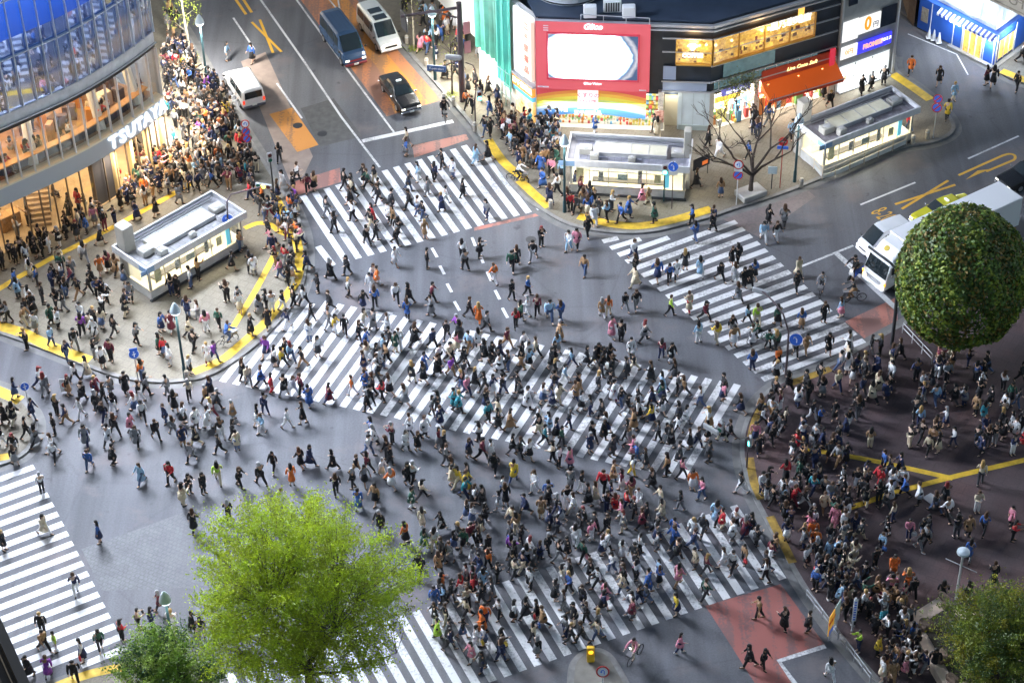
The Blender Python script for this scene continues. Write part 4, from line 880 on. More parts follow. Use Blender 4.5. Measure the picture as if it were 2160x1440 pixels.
# ================= subway entrance pavilions
ROOFM = mat('pavilion_roof', (.22, .22, .23), .6, noise=.45, scale=1.5); SKYL = mat('skylight_pane', (.42, .42, .35), .35, emit=(1, .95, .75), strength=.04, noise=.15, scale=1.5)
def pavilion(o, u, L, D, label, tower, roofm, seed, cool=False):
    rz = math.atan2(u[1], u[0]); e = empty('station_entrance', (o[0], o[1], KZ), rz, label=label, cat='pavilion', group='station entrance pavilions')
    i = .32; H = 2.95
    mb = MB(); t = .12
    for (x0, x1, y0, y1) in ((i, L - i, i, i + t), (i, L - i, D - i - t, D - i), (i, i + t, i + t, D - i - t), (L - i - t, L - i, i + t, D - i - t)): mb.box(((x0 + x1) / 2, (y0 + y1) / 2, .38), (x1 - x0, y1 - y0, .76))
    mb.build('base_wall', mat('pavilion_white', (.52, .52, .51), .5, noise=.2, scale=1.5), e)
    mb = MB(); mb.box((L / 2, i - .04, .06), (L - 2 * i + .3, .2, .12)); mb.build('plinth', DRK, e)
    mb = MB(); mb.box((L / 2, D / 2, .05), (L - 2 * i - .3, D - 2 * i - .3, .04)); mb.build('floor', mat('pavilion_floor', (.6, .52, .38), .5), e)
    mb = MB(); mb.box((L / 2, D - i - .06, 1.62), (L - 2 * i, .08, 1.66)); mb.build('inner_wall', mat('inner_cream', (.75, .66, .45), .5, noise=.12, scale=.9), e)
    mb = MB(); n = max(4, int(L / 1.4))
    for k in range(n + 1):
        x = i + (L - 2 * i) * k / n
        mb.box((x, i + .06, 1.63), (.05, .1, 1.7))
    for y in (i + .06, D - i - .06): mb.box((i + .06, y, 1.63), (.14, .14, 1.7)); mb.box((L - i - .06, y, 1.63), (.14, .14, 1.7))
    build_each(mb, 'glazing_post', mat('post_grey', (.45, .44, .4), .4, .4), e)
    mb = MB(); mb.box((L / 2, i + .06, 1.6), (L - 2 * i, .02, 1.65)); mb.box((i + .06, D / 2, 1.6), (.02, D - 2 * i, 1.65)); mb.build('glazing', GLASS, e)
    mb = MB(); mb.box((L / 2, i + .05, .79), (L - 2 * i + .16, .2, .06)); mb.box((i + .05, D / 2, .79), (.2, D - 2 * i - .1, .06)); mb.build('sill', mat('sill_cream', (.65, .56, .4), .5), e)
    mb = MB()
    mb.box((L / 2, .06, 2.72), (L, .12, .52)); mb.box((L / 2, D - .06, 2.72), (L, .12, .52)); mb.box((.06, D / 2, 2.72), (.12, D - .24, .52)); mb.box((L - .06, D / 2, 2.72), (.12, D - .24, .52))
    mb.build('fascia', mat('fascia_white', (.55, .56, .59), .45, noise=.12, scale=2), e)
    mb = MB(); mb.box((L / 2, D / 2, 2.56), (L - .24, D - .24, .14)); rf = mb.build('roof_deck', roofm, e)
    rs = random.Random(seed)
    mb = MB(); nj = int(L / .45)
    for k in range(1, nj): mb.box((L * k / nj, D / 2, 2.64), (.03, D - .3, .02))
    mb.build('roof_seam', mat('seam_dark', (.2, .2, .22), .6), rf)
    mb = MB(); sx0, sx1, sy0, sy1 = L * .22, L * .8, D * .36, D * .74
    mb.box(((sx0 + sx1) / 2, (sy0 + sy1) / 2, 2.78), (sx1 - sx0, sy1 - sy0, .26)); sk = mb.build('skylight', SKYL, e)
    mb = MB()
    for k in range(5): x = sx0 + (sx1 - sx0) * k / 4; mb.box((x, (sy0 + sy1) / 2, 2.925), (.05, sy1 - sy0, .03))
    for y in (sy0, sy1): mb.box(((sx0 + sx1) / 2, y, 2.78), (sx1 - sx0 + .1, .08, .34))
    build_each(mb, 'skylight_frame', GRY, sk)
    # gutters, pipes, fans
    mb = MB(); mb.tube([(.4, D - .35, 2.85), (L - .4, D - .35, 2.85)], .07, 6); mb.tube([(.4, D - .55, 2.8), (L - .6, D - .55, 2.8)], .05, 6); mb.tube([(.5, .42, 2.72), (L * .8, .42, 2.72)], .05, 6); build_each(mb, 'roof_pipe', mat('pipe_grey', (.3, .31, .33), .4, .5), rf)
    for k, (fx, fy, w, d, h) in enumerate(((.12, .45, .9, .7, .5), (.2, .2, .6, .5, .55), (.5, .22, .5, .35, .4), (.86, .55, .9, .8, .35))):
        u2 = empty('rooftop_unit', (L * fx + .25, D * fy, 2.64)); u2.parent = e
        mb = MB(); mb.bbox((0, 0, h / 2), (w, d, h), bev=.04); mb.build('casing', mat('unit_beige', (.36, .355, .33), .5), u2)
        mb = MB(); mb.lathe([(min(w, d) * .36, h), (min(w, d) * .36, h + .04), (.05, h + .05)], (0, 0, 0), 14)
        mb.build('fan', GRY, u2)
    if tower:
        tx, ty, w, d, h = tower
        mb = MB(); mb.bbox((tx, ty, h / 2), (w, d, h), bev=.05); tw = mb.build('vent_tower', mat('tower_concrete', (.4, .38, .34), .75, noise=.12, scale=1), e)
        mb = MB(); mb.box((tx + w / 2 - .04, ty, h - .5), (.1, d * .7, .5)); mb.build('louvre', DRK, tw)
    mb = MB(); mb.box((.1, -.012, 2.72), (1.1, .02, .4)); mb.box((-.012, .3, 2.72), (.02, .9, .4)); build_each(mb, 'name_plate', mat('plate_blue', (.2, .32, .5), .5), e)
    mb = MB(); mb.box((L * .82, i - .03, 1.7), (.3, .06, 1.5)); mb.build('cyan_banner', mat('banner_cyan', (.15, .5, .65), .5, emit=(.2, .8, 1), strength=.08), e)
    mb = MB()
    for k in range(7):
        mb.m = rs.randrange(3); x = L * (.15 + .1 * k); mb.box((x, D - i - .12, 1.3 + rs.uniform(0, .4)), (rs.uniform(.2, .6), .02, rs.uniform(.4, .9)))
    build_each(mb, 'poster', [mat('poster_a', (.7, .6, .35), .6, noise=.4, scale=4), mat('poster_b', (.45, .4, .36), .6, noise=.6, scale=6), mat('poster_c', (.72, .72, .68), .6)], e)
    for k, (fx, w, h, ci) in enumerate(((.13, .5, 1.2, 0), (.3, .35, .8, 1), (.46, .7, .5, 2), (.6, .3, 1.1, 1), (.72, .45, .7, 0))):
        mb = MB(); mb.box((L * fx + rs.uniform(-.2, .2), i + .1, 1.5 + rs.uniform(-.1, .25)), (w, .02, h)); mb.build('window_poster', [MATS['poster_a'], mat('poster_dark', (.12, .12, .14), .6, noise=.8, scale=7, col2=(.4, .38, .36)), mat('poster_teal', (.1, .3, .34), .6, noise=.5, scale=5, col2=(.5, .5, .45))][ci], e)
    mb = MB(); mb.tube([(L * .2, D * .5, 1.0), (L * .8, D * .5, 1.0)], .03, 6); mb.tube([(L * .2, D * .65, 1.0), (L * .8, D * .65, 1.0)], .03, 6); build_each(mb, 'stair_rail', DRK, e)
    mb = MB(); mb.box((L / 2, D * .57, .16), (L * .6, .5, .05)); mb.build('stairwell', mat('stairwell_dark', (.1, .09, .08), .7), e)
    mb = MB()
    for k in range(3): mb.box((L * (.25 + .25 * k), D * .45, 2.46), (1.2, .25, .04))
    build_each(mb, 'ceiling_light', emat('tube_warm', (1, .88, .62), 1.2), e)
    lamp('pavilion_lamp', 'AREA', (L / 2, D / 2 - .3, 2.42), 130, (1, .9, .7) if not cool else (1, .92, .72), e, L * .8, D * .4)
    mb = MB(); y = -.5
    return e, L, D
pavilion((-23.44, 111.01), (6.01, 5.94), 8.45, 3.6, 'pavilion with chimney like tower and open skylight roof beside the café building', None, ROOFM, 1)
pv1 = bpy.data.objects['station_entrance']
mb = MB(); mb.bbox((.75, 3.0, 2.3), (.85, .95, 4.6), bev=.05); mb.build('vent_tower', mat('tower_concrete', (.4, .38, .34), .75, noise=.12, scale=1), pv1)
pavilion((3.93, 121.97), (8.41, -1.25), 8.5, 3.4, 'pavilion directly below the rainbow drugstore banner with cluttered roof', (8.2, 1.9, .5, .7, 4.8), mat('roof_bluish', (.26, .26, .31), .5, noise=.2, scale=1.5), 2, True)
e3, _, _ = pavilion((21.8, 123.12), (7.28, 4.21), 8.4, 3.25, 'pavilion with purple grey roof in front of the loan shop building', (.65, 3.3, .8, .8, 4.5), mat('roof_purple', (.17, .16, .19), .6, noise=.45, scale=1.5), 3)
# ================= dark building in the near left corner
DB = empty('dark_building', (0, 0, 0), label='black building edge cutting into the lower left corner', cat='building')
zt = 30.0; a, b2, c = gp(-22, 1252, zt), gp(64, 1440, zt), gp(150, 1630, zt); w = Vector((-12, -4, 0))
mb = MB(); mb.prism([a.xy, c.xy, (c + w).xy, (a + w).xy], 0, zt - .4); mb.build('wall', mat('black_cladding', (.012, .011, .011), .5, noise=.3, scale=.6), DB)
mb = MB(); mb.prism([(a + Vector((.0, 0, 0))).xy, c.xy, (c + w * .03).xy, (a + w * .03).xy], zt - .4, zt); mb.build('parapet', mat('black_parapet', (.016, .015, .015), .5), DB)
mb = MB()
for k in (.35, .6): mb.tube([a + w * k * .12 + Vector((0, 0, -.2)), c + w * k * .12 + Vector((0, 0, -.2))], .05, 5)
build_each(mb, 'roof_pipe', mat('pipe_dark', (.05, .05, .05), .4), DB)
# ---------------------------------------------------------------- trees
def leaf_mat(name, c, tr=.35):
    m = bpy.data.materials.new(name); m.use_nodes = True; nt = m.node_tree; b = nt.nodes['Principled BSDF']; N = nt.nodes.new
    tc = N('ShaderNodeTexCoord'); n = N('ShaderNodeTexNoise'); n.inputs['Scale'].default_value = 2.2; n.inputs['Detail'].default_value = 4; nt.links.new(tc.outputs['Object'], n.inputs['Vector'])
    r = N('ShaderNodeValToRGB'); r.color_ramp.elements[0].position = .35; r.color_ramp.elements[1].position = .65
    r.color_ramp.elements[0].color = (*[q * .6 for q in c], 1); r.color_ramp.elements[1].color = (*[min(1, q * 1.35) for q in c], 1)
    nt.links.new(n.outputs['Fac'], r.inputs['Fac']); nt.links.new(r.outputs['Color'], b.inputs['Base Color']); b.inputs['Roughness'].default_value = .55
    t = N('ShaderNodeBsdfTranslucent'); nt.links.new(r.outputs['Color'], t.inputs['Color']); mx = N('ShaderNodeMixShader'); mx.inputs[0].default_value = tr
    nt.links.new(b.outputs[0], mx.inputs[1]); nt.links.new(t.outputs[0], mx.inputs[2]); nt.links.new(mx.outputs[0], nt.nodes['Material Output'].inputs['Surface'])
    MATS[name] = m
    return m
BARK = mat('bark', (.06, .045, .038), .9, noise=.35, scale=6, bump=.4); BARKL = mat('bark_pale', (.3, .27, .2), .9, noise=.3, scale=6)
def leaf(mb, c, s, rnd, up=.35):
    a = Vector((rnd.gauss(0, 1), rnd.gauss(0, 1), rnd.gauss(0, 1) + up * 2)).normalized(); x = a.orthogonal().normalized()
    x.rotate(Matrix.Rotation(rnd.uniform(0, 6.28), 3, a)); y = a.cross(x); w = s * rnd.uniform(.4, .6); l = s * rnd.uniform(.8, 1.2); c = Vector(c)
    mb.poly([c - x * l * .5, c - y * w * .5 + a * .02, c + x * l * .5, c + y * w * .5 + a * .02])
def grow(base, height, crown_r, crown_c, rnd, limbs=7, levels=3, trunk_r=.22, fork=.28, flat=.8):
    "limb skeleton: trunk, limbs and twigs aimed at points of an ellipsoid; returns segments and tips"
    segs, tips = [], []
    f = base + Vector((rnd.uniform(-.2, .2), rnd.uniform(-.2, .2), height * fork)); segs.append(([base, base.lerp(f, .5) + Vector((.05, .04, 0)), f], [trunk_r * 1.25, trunk_r, trunk_r * .85]))
    def branch(p, d, L, r, lev):
        q = p + d * L; mid = p.lerp(q, .5) + Vector((rnd.uniform(-.1, .1), rnd.uniform(-.1, .1), rnd.uniform(-.05, .1))) * L
        segs.append(([p, mid, q], [r, r * .8, r * .6]))
        if lev == 0: tips.append((q, d)); return
        tips.append((mid, d)) if lev == 1 else None
        n = rnd.choice([3, 4, 4])
        for i in range(n):
            t = crown_c + Vector((rnd.gauss(0, 1), rnd.gauss(0, 1), rnd.gauss(0, 1))).normalized() * crown_r * rnd.uniform(.6, 1.05); t.z = crown_c.z + (t.z - crown_c.z) * flat
            nd = (d * 1.0 + (t - q).normalized() * .75 + Vector((rnd.gauss(0, .35), rnd.gauss(0, .35), rnd.gauss(0, .25)))).normalized()
            branch(q if i else mid.lerp(q, rnd.uniform(.3, 1)), nd, L * rnd.uniform(.62, .85), r * .58, lev - 1)
    for i in range(limbs):
        a = 6.283 * i / limbs + rnd.uniform(-.3, .3); e = rnd.uniform(.35, 1.25)
        branch(f - Vector((0, 0, rnd.uniform(0, .12 * height))), Vector((math.cos(a) * math.cos(e), math.sin(a) * math.cos(e), math.sin(e))), crown_r * rnd.uniform(.42, .6), trunk_r * .5, levels - 1)
    return segs, tips
def leafy_tree(name, px, zc, height, cr, label, leaf_cols, rnd, per_tip=90, ls=.2, spread=.55, limbs=7, levels=3, bark=None, group=None, trunk_r=.22, fork=.28, flat=.8, fill=0):
    c = gp(*px, zc); base = Vector((c.x, c.y, KZ)); e = empty(name, base, label=label, cat='tree', group=group)
    cc = Vector((0, 0, zc - KZ)); segs, tips = grow(Vector((0, 0, 0)), height, cr, cc, rnd, limbs, levels, trunk_r, fork, flat)
    tr = MB(); tr.tube(segs[0][0], segs[0][1], 10); tr.build('trunk', bark or BARK, e)
    mb = MB()
    for pts, rs in segs[1:]: mb.tube(pts, rs, 5, cap=False)
    mb.build('branches', bark or BARK, e)
    mb = MB()
    for q, d in tips:
        mb.m = rnd.randrange(len(leaf_cols)); s = spread * rnd.uniform(.6, 1.25)
        for k in range(int(per_tip * rnd.uniform(.5, 1.3))):
            o = Vector((rnd.gauss(0, s), rnd.gauss(0, s), rnd.gauss(0, s * .75)))
            leaf(mb, q + o + d * s * .3, ls, rnd)
    for k in range(fill):
        v = Vector((rnd.gauss(0, 1), rnd.gauss(0, 1), rnd.gauss(0, 1))).normalized() * cr * rnd.uniform(.3, .95) ; v.z *= flat
        mb.m = rnd.randrange(len(leaf_cols))
        for j in range(12): leaf(mb, cc + v + Vector((rnd.gauss(0, .25), rnd.gauss(0, .25), rnd.gauss(0, .2))), ls, rnd)
    mb.build('crown', leaf_cols, e)
    return e
ZL = [leaf_mat('leaf_lime', (.36, .47, .018), .45), leaf_mat('leaf_spring', (.29, .41, .018), .45), leaf_mat('leaf_olive', (.24, .29, .02), .45)]
GL = [leaf_mat('leaf_green', (.15, .27, .03), .3), leaf_mat('leaf_mid', (.26, .38, .06), .3), leaf_mat('leaf_deep', (.04, .1, .03), .25)]
def spray_tree(name, px, zc, rx, rz, label, cols, rnd, n=430, per=60, ls=.2, spread=.3, trunk_r=.2, zf=2.6, mind=.62):
    "crown of separate leaf sprays spread through a dome, every spray carried by its own twig from one of the limbs"
    c = gp(*px, zc); e = empty(name, (c.x, c.y, KZ), label=label, cat='tree'); cc = Vector((0, 0, zc - KZ)); cl = []
    t = 0
    while len(cl) < n and t < n * 60:
        t += 1; v = Vector((rnd.gauss(0, 1), rnd.gauss(0, 1), rnd.gauss(0, 1))).normalized() * (rnd.random() ** .42)
        k = 1 - .3 * max(0, v.z) ** 1.5; wob = 1 + .1 * math.sin(3 * math.atan2(v.y, v.x) + 1) + .07 * math.sin(5 * math.atan2(v.y, v.x) + v.z * 3)
        p = cc + Vector((v.x * rx * k * wob, v.y * rx * k * wob, v.z * rz))
        if all((p - q).length > mind for q in cl): cl.append(p)
    f = Vector((.1, 0, zf)); tr = MB(); tr.tube([(0, 0, 0), (.06, .04, zf * .5), f], [trunk_r * 1.25, trunk_r, trunk_r * .85], 10); tr.build('trunk', BARK, e)
    br = MB(); nodes = []
    for i in range(15):
        a = 6.283 * i / 15 + rnd.uniform(-.2, .2); el = rnd.uniform(.35, 1.45); d = Vector((math.cos(a) * math.cos(el), math.sin(a) * math.cos(el), math.sin(el))); p = f - Vector((0, 0, rnd.uniform(0, .5))); L = min(rx, rz) * rnd.uniform(.9, 1.15); pts = [p]
        for k in range(6): d = (d + Vector((rnd.gauss(0, .12), rnd.gauss(0, .12), .05))).normalized(); p = p + d * L / 6; pts.append(p); nodes.append((p.copy(), .07 * (1 - k / 7)))
        br.tube(pts, [.085 * (1 - k / 7.5) for k in range(7)], 6, cap=False)
    for q in cl:
        b, r = min(nodes, key=lambda z: (z[0] - q).length + .3 * max(0, z[0].z - q.z)); m = b.lerp(q, .5) + Vector((rnd.uniform(-.15, .15), rnd.uniform(-.15, .15), -.1)); br.tube([b, m, q], [max(.018, r * .5), .016, .008], 4, cap=False)
    br.build('branches', BARK, e)
    mb = MB()
    for q in cl:
        o = (q - cc); out = Vector((o.x, o.y, abs(o.z) * .4 + 1.2)).normalized(); mb.m = rnd.choices(range(len(cols)), (5, 4, 2))[0]; s = spread * rnd.uniform(.75, 1.35)
        for k in range(int(per * rnd.uniform(.6, 1.3))):
            a = rnd.gauss(0, 1); leaf(mb, q + out * a * s * 1.3 + Vector((rnd.gauss(0, s * .7), rnd.gauss(0, s * .7), rnd.gauss(0, s * .6))), ls * rnd.uniform(.7, 1.2), rnd)
    mb.build('crown', cols, e); return e
spray_tree('street_tree', (626, 1250), 8.4, 5.75, 5.25, 'tall yellow green tree with airy crown in front of the bottom crossing', ZL, random.Random(8), n=600, per=120, ls=.165, spread=.3, mind=.54)
spray_tree('street_tree', (348, 1420), 4.4, 2.75, 2.3, 'small rounded mid green tree left of the tall yellow green tree', GL, random.Random(4), n=240, per=95, ls=.16, spread=.24, trunk_r=.12, zf=1.9, mind=.4)
DG = [leaf_mat('leaf_dark_olive', (.2, .25, .025), .3), leaf_mat('leaf_dark', (.08, .13, .025), .2), leaf_mat('leaf_brass', (.28, .27, .025), .3)]
spray_tree('planter_tree', (2118, 1350), 3.9, 3.15, 2.8, 'dark olive tree growing out of the stone planter at lower right', DG, random.Random(12), n=380, per=90, ls=.165, spread=.27, trunk_r=.14, zf=1.6, mind=.42)
# clipped evergreen on the right
rnd = random.Random(77); zc = 6.4; c = gp(2029, 583, zc); e = empty('clipped_tree', (c.x, c.y, KZ), label='huge dense clipped evergreen tree with domed crown at right edge of plaza', cat='tree')
mb = MB(); mb.tube([(0, 0, 0), (.05, 0, 1.4), (0, .05, 3.0)], [.34, .28, .26], 10); mb.build('trunk', BARK, e)
mb = MB()
for i in range(9):
    a = 6.28 * i / 9; mb.tube([(0, 0, 2.2), (math.cos(a) * 1.4, math.sin(a) * 1.4, 4), (math.cos(a) * 2.9, math.sin(a) * 2.9, 5 + (i % 3))], [.14, .09, .04], 6)
mb.build('branches', BARK, e)
TL = [leaf_mat('topiary_green', (.09, .16, .025), .2), leaf_mat('topiary_dark', (.045, .085, .015), .2), leaf_mat('topiary_brown', (.24, .17, .035), .25), leaf_mat('topiary_lime', (.26, .32, .04), .25)]
mb = MB(); HR, VR = 3.92, 4.6
holes = [Vector((-.35, -.6, .62)).normalized(), Vector((-.05, -.62, .72)).normalized(), Vector((.18, -.6, .76)).normalized()]
for k in range(30000):
    v = Vector((rnd.gauss(0, 1), rnd.gauss(0, 1), rnd.gauss(0, 1))).normalized()
    if v.z < -.86: continue
    h = max(v.dot(q) for q in holes)
    if h > .985 and rnd.random() < (h - .985) / .015 * .7: continue
    cl = math.sin(v.x * 9 + v.z * 5) * math.cos(v.y * 8 - v.z * 7); rr = 1 + .03 * cl + rnd.gauss(0, .012) - (.1 * rnd.random() ** 2)
    rr *= 1 + .1 * max(0, -v.z) * (1 - abs(v.z) ** 6)
    p = Vector((v.x * HR * rr, v.y * HR * rr, zc - KZ + max(v.z, -.8) * VR * rr * (1.0 if v.z > 0 else .93)))
    t = cl + rnd.gauss(0, .5); mb.m = 3 if t > .8 else (0 if t > -.15 else (1 if rnd.random() < .6 else 2))
    a = (v + Vector((rnd.gauss(0, .5), rnd.gauss(0, .5), rnd.gauss(0, .5)))).normalized(); x = a.orthogonal().normalized(); x.rotate(Matrix.Rotation(rnd.uniform(0, 6.28), 3, a)); y = a.cross(x); s = rnd.uniform(.09, .17)
    mb.poly([p - x * s, p - y * s * .6, p + x * s, p + y * s * .6])
mb.build('crown', TL, e)
# bare tree on the sand pavement
def bare_tree():
    rnd = random.Random(15); b = gp(1583, 412, KZ); e = empty('bare_tree', b, label='leafless black branched tree before the orange awning shop', cat='tree')
    segs = []
    def br(p, d, L, r, lev):
        q = p + d * L; m = p.lerp(q, .5) + Vector((rnd.uniform(-.08, .08), rnd.uniform(-.08, .08), .03)) * L; segs.append(([p, m, q], [r, r * .85, r * .68]))
        if lev == 0: return
        for i in range(2 if lev > 2 else 3):
            nd = (d + Vector((rnd.gauss(0, .5), rnd.gauss(0, .4), rnd.uniform(-.1, .45)))).normalized(); br(q if i < 2 else m, nd, L * rnd.uniform(.6, .82), r * .62, lev - 1)
    f = Vector((.05, 0, 1.9)); segs.append(([Vector((0, 0, 0)), Vector((.0, 0, 1)), f], [.2, .15, .15]))
    for dx, dy, dz, L in ((-.62, -.1, .75, 2.2), (.1, .2, 1, 2.3), (.45, -.1, .9, 2.4), (-.25, .3, .9, 2.0), (.7, .1, .55, 1.9), (-.9, .1, .5, 1.8)):
        br(f if abs(dx) < .6 else f - Vector((0, 0, .25)), Vector((dx, dy, dz)).normalized(), L, .105, 4)
    mb = MB(); mb.tube(segs[0][0], segs[0][1], 9); mb.build('trunk', BARK, e)
    mb = MB()
    for p, r in segs[1:]: mb.tube(p, r, 5, cap=False)
    mb.build('branches', BARK, e)
    mb = MB(); mb.bbox((0, 0, .22), (1.9, 1.3, .45), R(29), .05); mb.build('planter', CONC, e)
bare_tree()
leafy_tree('young_tree', (1560, 158), 4.1, 4.6, 1.7, 'thin pale leaved young tree in front of the coffee shop corner', [leaf_mat('leaf_sage', (.16, .19, .07), .3)], random.Random(31), per_tip=16, ls=.16, spread=.4, limbs=6, levels=3, trunk_r=.06, fork=.5)
# slim trees along the upper road
LT = [leaf_mat('leaf_pale', (.32, .38, .05), .35)]
for px, lab, sd in (((404, 122), 'slender pale trunk tree with lime tuft at its foot on upper left pavement', 5),):
    b = gp(*px, KZ); e = empty('slim_tree', b, label=lab, cat='tree'); rnd = random.Random(sd)
    mb = MB(); mb.tube([(0, 0, 0), (-.15, 0, 3), (-.25, .1, 7.5)], [.12, .09, .05], 7); mb.build('trunk', BARKL, e)
    mb = MB()
    for i in range(12):
        z = rnd.uniform(2.2, 7.2); a = rnd.uniform(0, 6.28); mb.tube([(-.15, 0, z), (-.15 + math.cos(a) * .9, math.sin(a) * .9, z + .8)], [.03, .01], 4)
    mb.build('branches', BARKL, e); mb = MB()
    for i in range(900):
        if i < 260: leaf(mb, (rnd.gauss(0, .28), rnd.gauss(0, .28), abs(rnd.gauss(.1, .12))), .16, rnd)
        else: k = rnd.uniform(0, 6.28); rr = rnd.uniform(.2, 1.5); leaf(mb, (-.2 + math.cos(k) * rr, math.sin(k) * rr, rnd.uniform(3.2, 8.2)), .16, rnd)
    mb.build('crown', LT, e)
for px, lab, sd in (((873, 105), 'small bare sapling with green tuft beside the white van', 6), ((954, 200), 'thin bare sapling left of the thick gantry post', 9)):
    b = gp(*px, KZ); e = empty('sapling', b, label=lab, cat='tree', group='saplings beside the bus lane'); rnd = random.Random(sd)
    mb = MB(); mb.tube([(0, 0, 0), (.05, 0, 2), (.0, .1, 4.6)], [.08, .06, .02], 6); mb.build('trunk', BARKL if sd == 6 else BARK, e); mb = MB()
    for i in range(22):
        z = rnd.uniform(1.6, 4.4); a = rnd.uniform(0, 6.28); l = rnd.uniform(.4, 1.0); mb.tube([(.03, 0, z), (math.cos(a) * l, math.sin(a) * l, z + l * .7)], [.025, .008], 4)
    mb.build('branches', BARK, e); mb = MB()
    for i in range(220):
        if i < 150: leaf(mb, (rnd.gauss(0, .25), rnd.gauss(0, .25), abs(rnd.gauss(.08, .1))), .14, rnd)
        else: a = rnd.uniform(0, 6.28); rr = rnd.uniform(.2, .9); leaf(mb, (math.cos(a) * rr, math.sin(a) * rr, rnd.uniform(2.4, 5)), .13, rnd)
    mb.build('crown', LT, e)
# ---------------------------------------------------------------- vehicles (local x = forward, origin on the road below the middle)
VGL = mat('car_glass', (.015, .022, .026), .05, spec=.8); TYRE = mat('tyre', (.012, .012, .013), .85); RIM = mat('rim', (.5, .5, .52), .3, .8)
CHROME = mat('chrome', (.6, .6, .62), .15, .9); HEADL = mat('headlight_lit', (.9, .9, .85), .2, emit=(1, .93, .75), strength=.6); TAIL = mat('tail_lamp', (.5, .02, .01), .3, emit=(1, .05, .01), strength=.35); AMBL = mat('amber_lamp', (.8, .3, .02), .3, emit=(1, .4, .02), strength=.7); PLATE = mat('number_plate', (.7, .7, .66), .5)
def ring(st):
    x, zl, zb, zt, wb, wt = st; sh = min(.12, (zt - zb) * .35)
    L = [(-wb * .88, zl), (-wb * .985, zl + (zb - zl) * .22), (-wb, zl + (zb - zl) * .62), (-wb * .965, zb), (-wt * 1.02, zt - sh), (-wt * .82, zt)]
    return [(x, y, z) for y, z in L] + [(x, 0, zt + .015)] + [(x, -y, z) for y, z in L[::-1]]
def interp(sts, x):
    for a, b in zip(sts, sts[1:]):
        if min(a[0], b[0]) <= x <= max(a[0], b[0]) and a[0] != b[0]:
            t = (x - a[0]) / (b[0] - a[0]); return [p + (q - p) * t for p, q in zip(a, b)]
    return list(sts[0] if x < sts[0][0] else sts[-1])
def body(sts, m, parent, name='body'):
    mb = MB(); mb.loft([ring(s) for s in sts]); o = mb.build(name, m, parent)
    bm = bmesh.new(); bm.from_mesh(o.data); bmesh.ops.recalc_face_normals(bm, faces=bm.faces[:]); bm.to_mesh(o.data); bm.free()
    md = o.modifiers.new('bevel', 'BEVEL'); md.width = .035; md.segments = 2; md.limit_method = 'ANGLE'; md.angle_limit = R(25)
    return o
def side_glass(sts, x0, x1, t0, t1, parent, name='window', n=4):
    for sgn in (1, -1):
        mb = MB(); pts = []
        for i in range(n + 1):
            r = ring(interp(sts, x0 + (x1 - x0) * i / n)); a, b = Vector(r[3]), Vector(r[4])
            pts.append([a.lerp(b, t) + Vector((0, -.014, .004)) for t in (t0, t1)])
        for i in range(n):
            q = [pts[i][0], pts[i + 1][0], pts[i + 1][1], pts[i][1]]
            q = [Vector((p.x, p.y * sgn, p.z)) for p in q]
            mb.poly(q if (sgn > 0) == (x1 > x0) else q[::-1])
        mb.build(name, VGL, parent)
def slope_glass(p0, p1, w0, w1, parent, name, off=.016):
    "pane from (x,z) p0 (half width w0) to p1 (half width w1)"
    d = Vector((p1[0] - p0[0], 0, p1[1] - p0[1])); nrm = Vector((-d.z, 0, d.x)).normalized()
    if nrm.z < 0 or (abs(nrm.z) < .05 and nrm.x * (p0[0]) < 0): nrm = -nrm
    mb = MB(); k = 5; A = []
    for i in range(k + 1):
        u = -1 + 2 * i / k; bulge = .05 * (1 - u * u)
        A.append((Vector((p0[0], u * w0, p0[1])) + nrm * (off + bulge * .6), Vector((p1[0], u * w1, p1[1])) + nrm * (off + bulge * .4)))
    for i in range(k): mb.poly([A[i][0], A[i + 1][0], A[i + 1][1], A[i][1]])
    return mb.build(name, VGL, parent)
def wheels(xs, w, r, parent, wd=.2):
    for x in xs:
        for s in (-1, 1):
            mb = MB(); M = Matrix.Translation((x, s * (w - wd / 2 + .01), r)) @ Matrix.Rotation(math.pi / 2, 4, 'X')
            mb.lathe([(r * .6, -wd / 2), (r * .94, -wd / 2), (r, -wd * .3), (r, wd * .3), (r * .94, wd / 2), (r * .6, wd / 2)], (0, 0, 0), 20, M=M); wh = mb.build('wheel', TYRE, parent)
            mb = MB(); mb.lathe([(r * .62, -wd / 2 - .012), (r * .62, wd / 2 + .012)], (0, 0, 0), 16, M=M); mb.build('rim', RIM, wh)
def lights(xf, y, z, size, m, parent, name):
    for s in (-1, 1):
        mb = MB(); mb.bbox((xf, s * y, z), size, bev=.02); mb.build(name, m, parent)
def mirrors(x, w, z, m, parent):
    for s in (-1, 1):
        mb = MB(); mb.bbox((x, s * (w + .1), z), (.1, .2, .14), bev=.03); mb.build('mirror', m, parent)
def vehicle(name, front, heading, L, label, cat, group=None, atrear=False):
    d = Vector((math.cos(R(heading)), math.sin(R(heading)), 0)); p = gp(*front); c = p - d * (L / 2) * (-1 if atrear else 1)
    return empty(name, c, R(heading), label=label, cat=cat, group=group)
HA, HB = -66.3, 209.0
def paint(name, c, rough=.25): return mat(name, c, rough, .15, spec=.6)
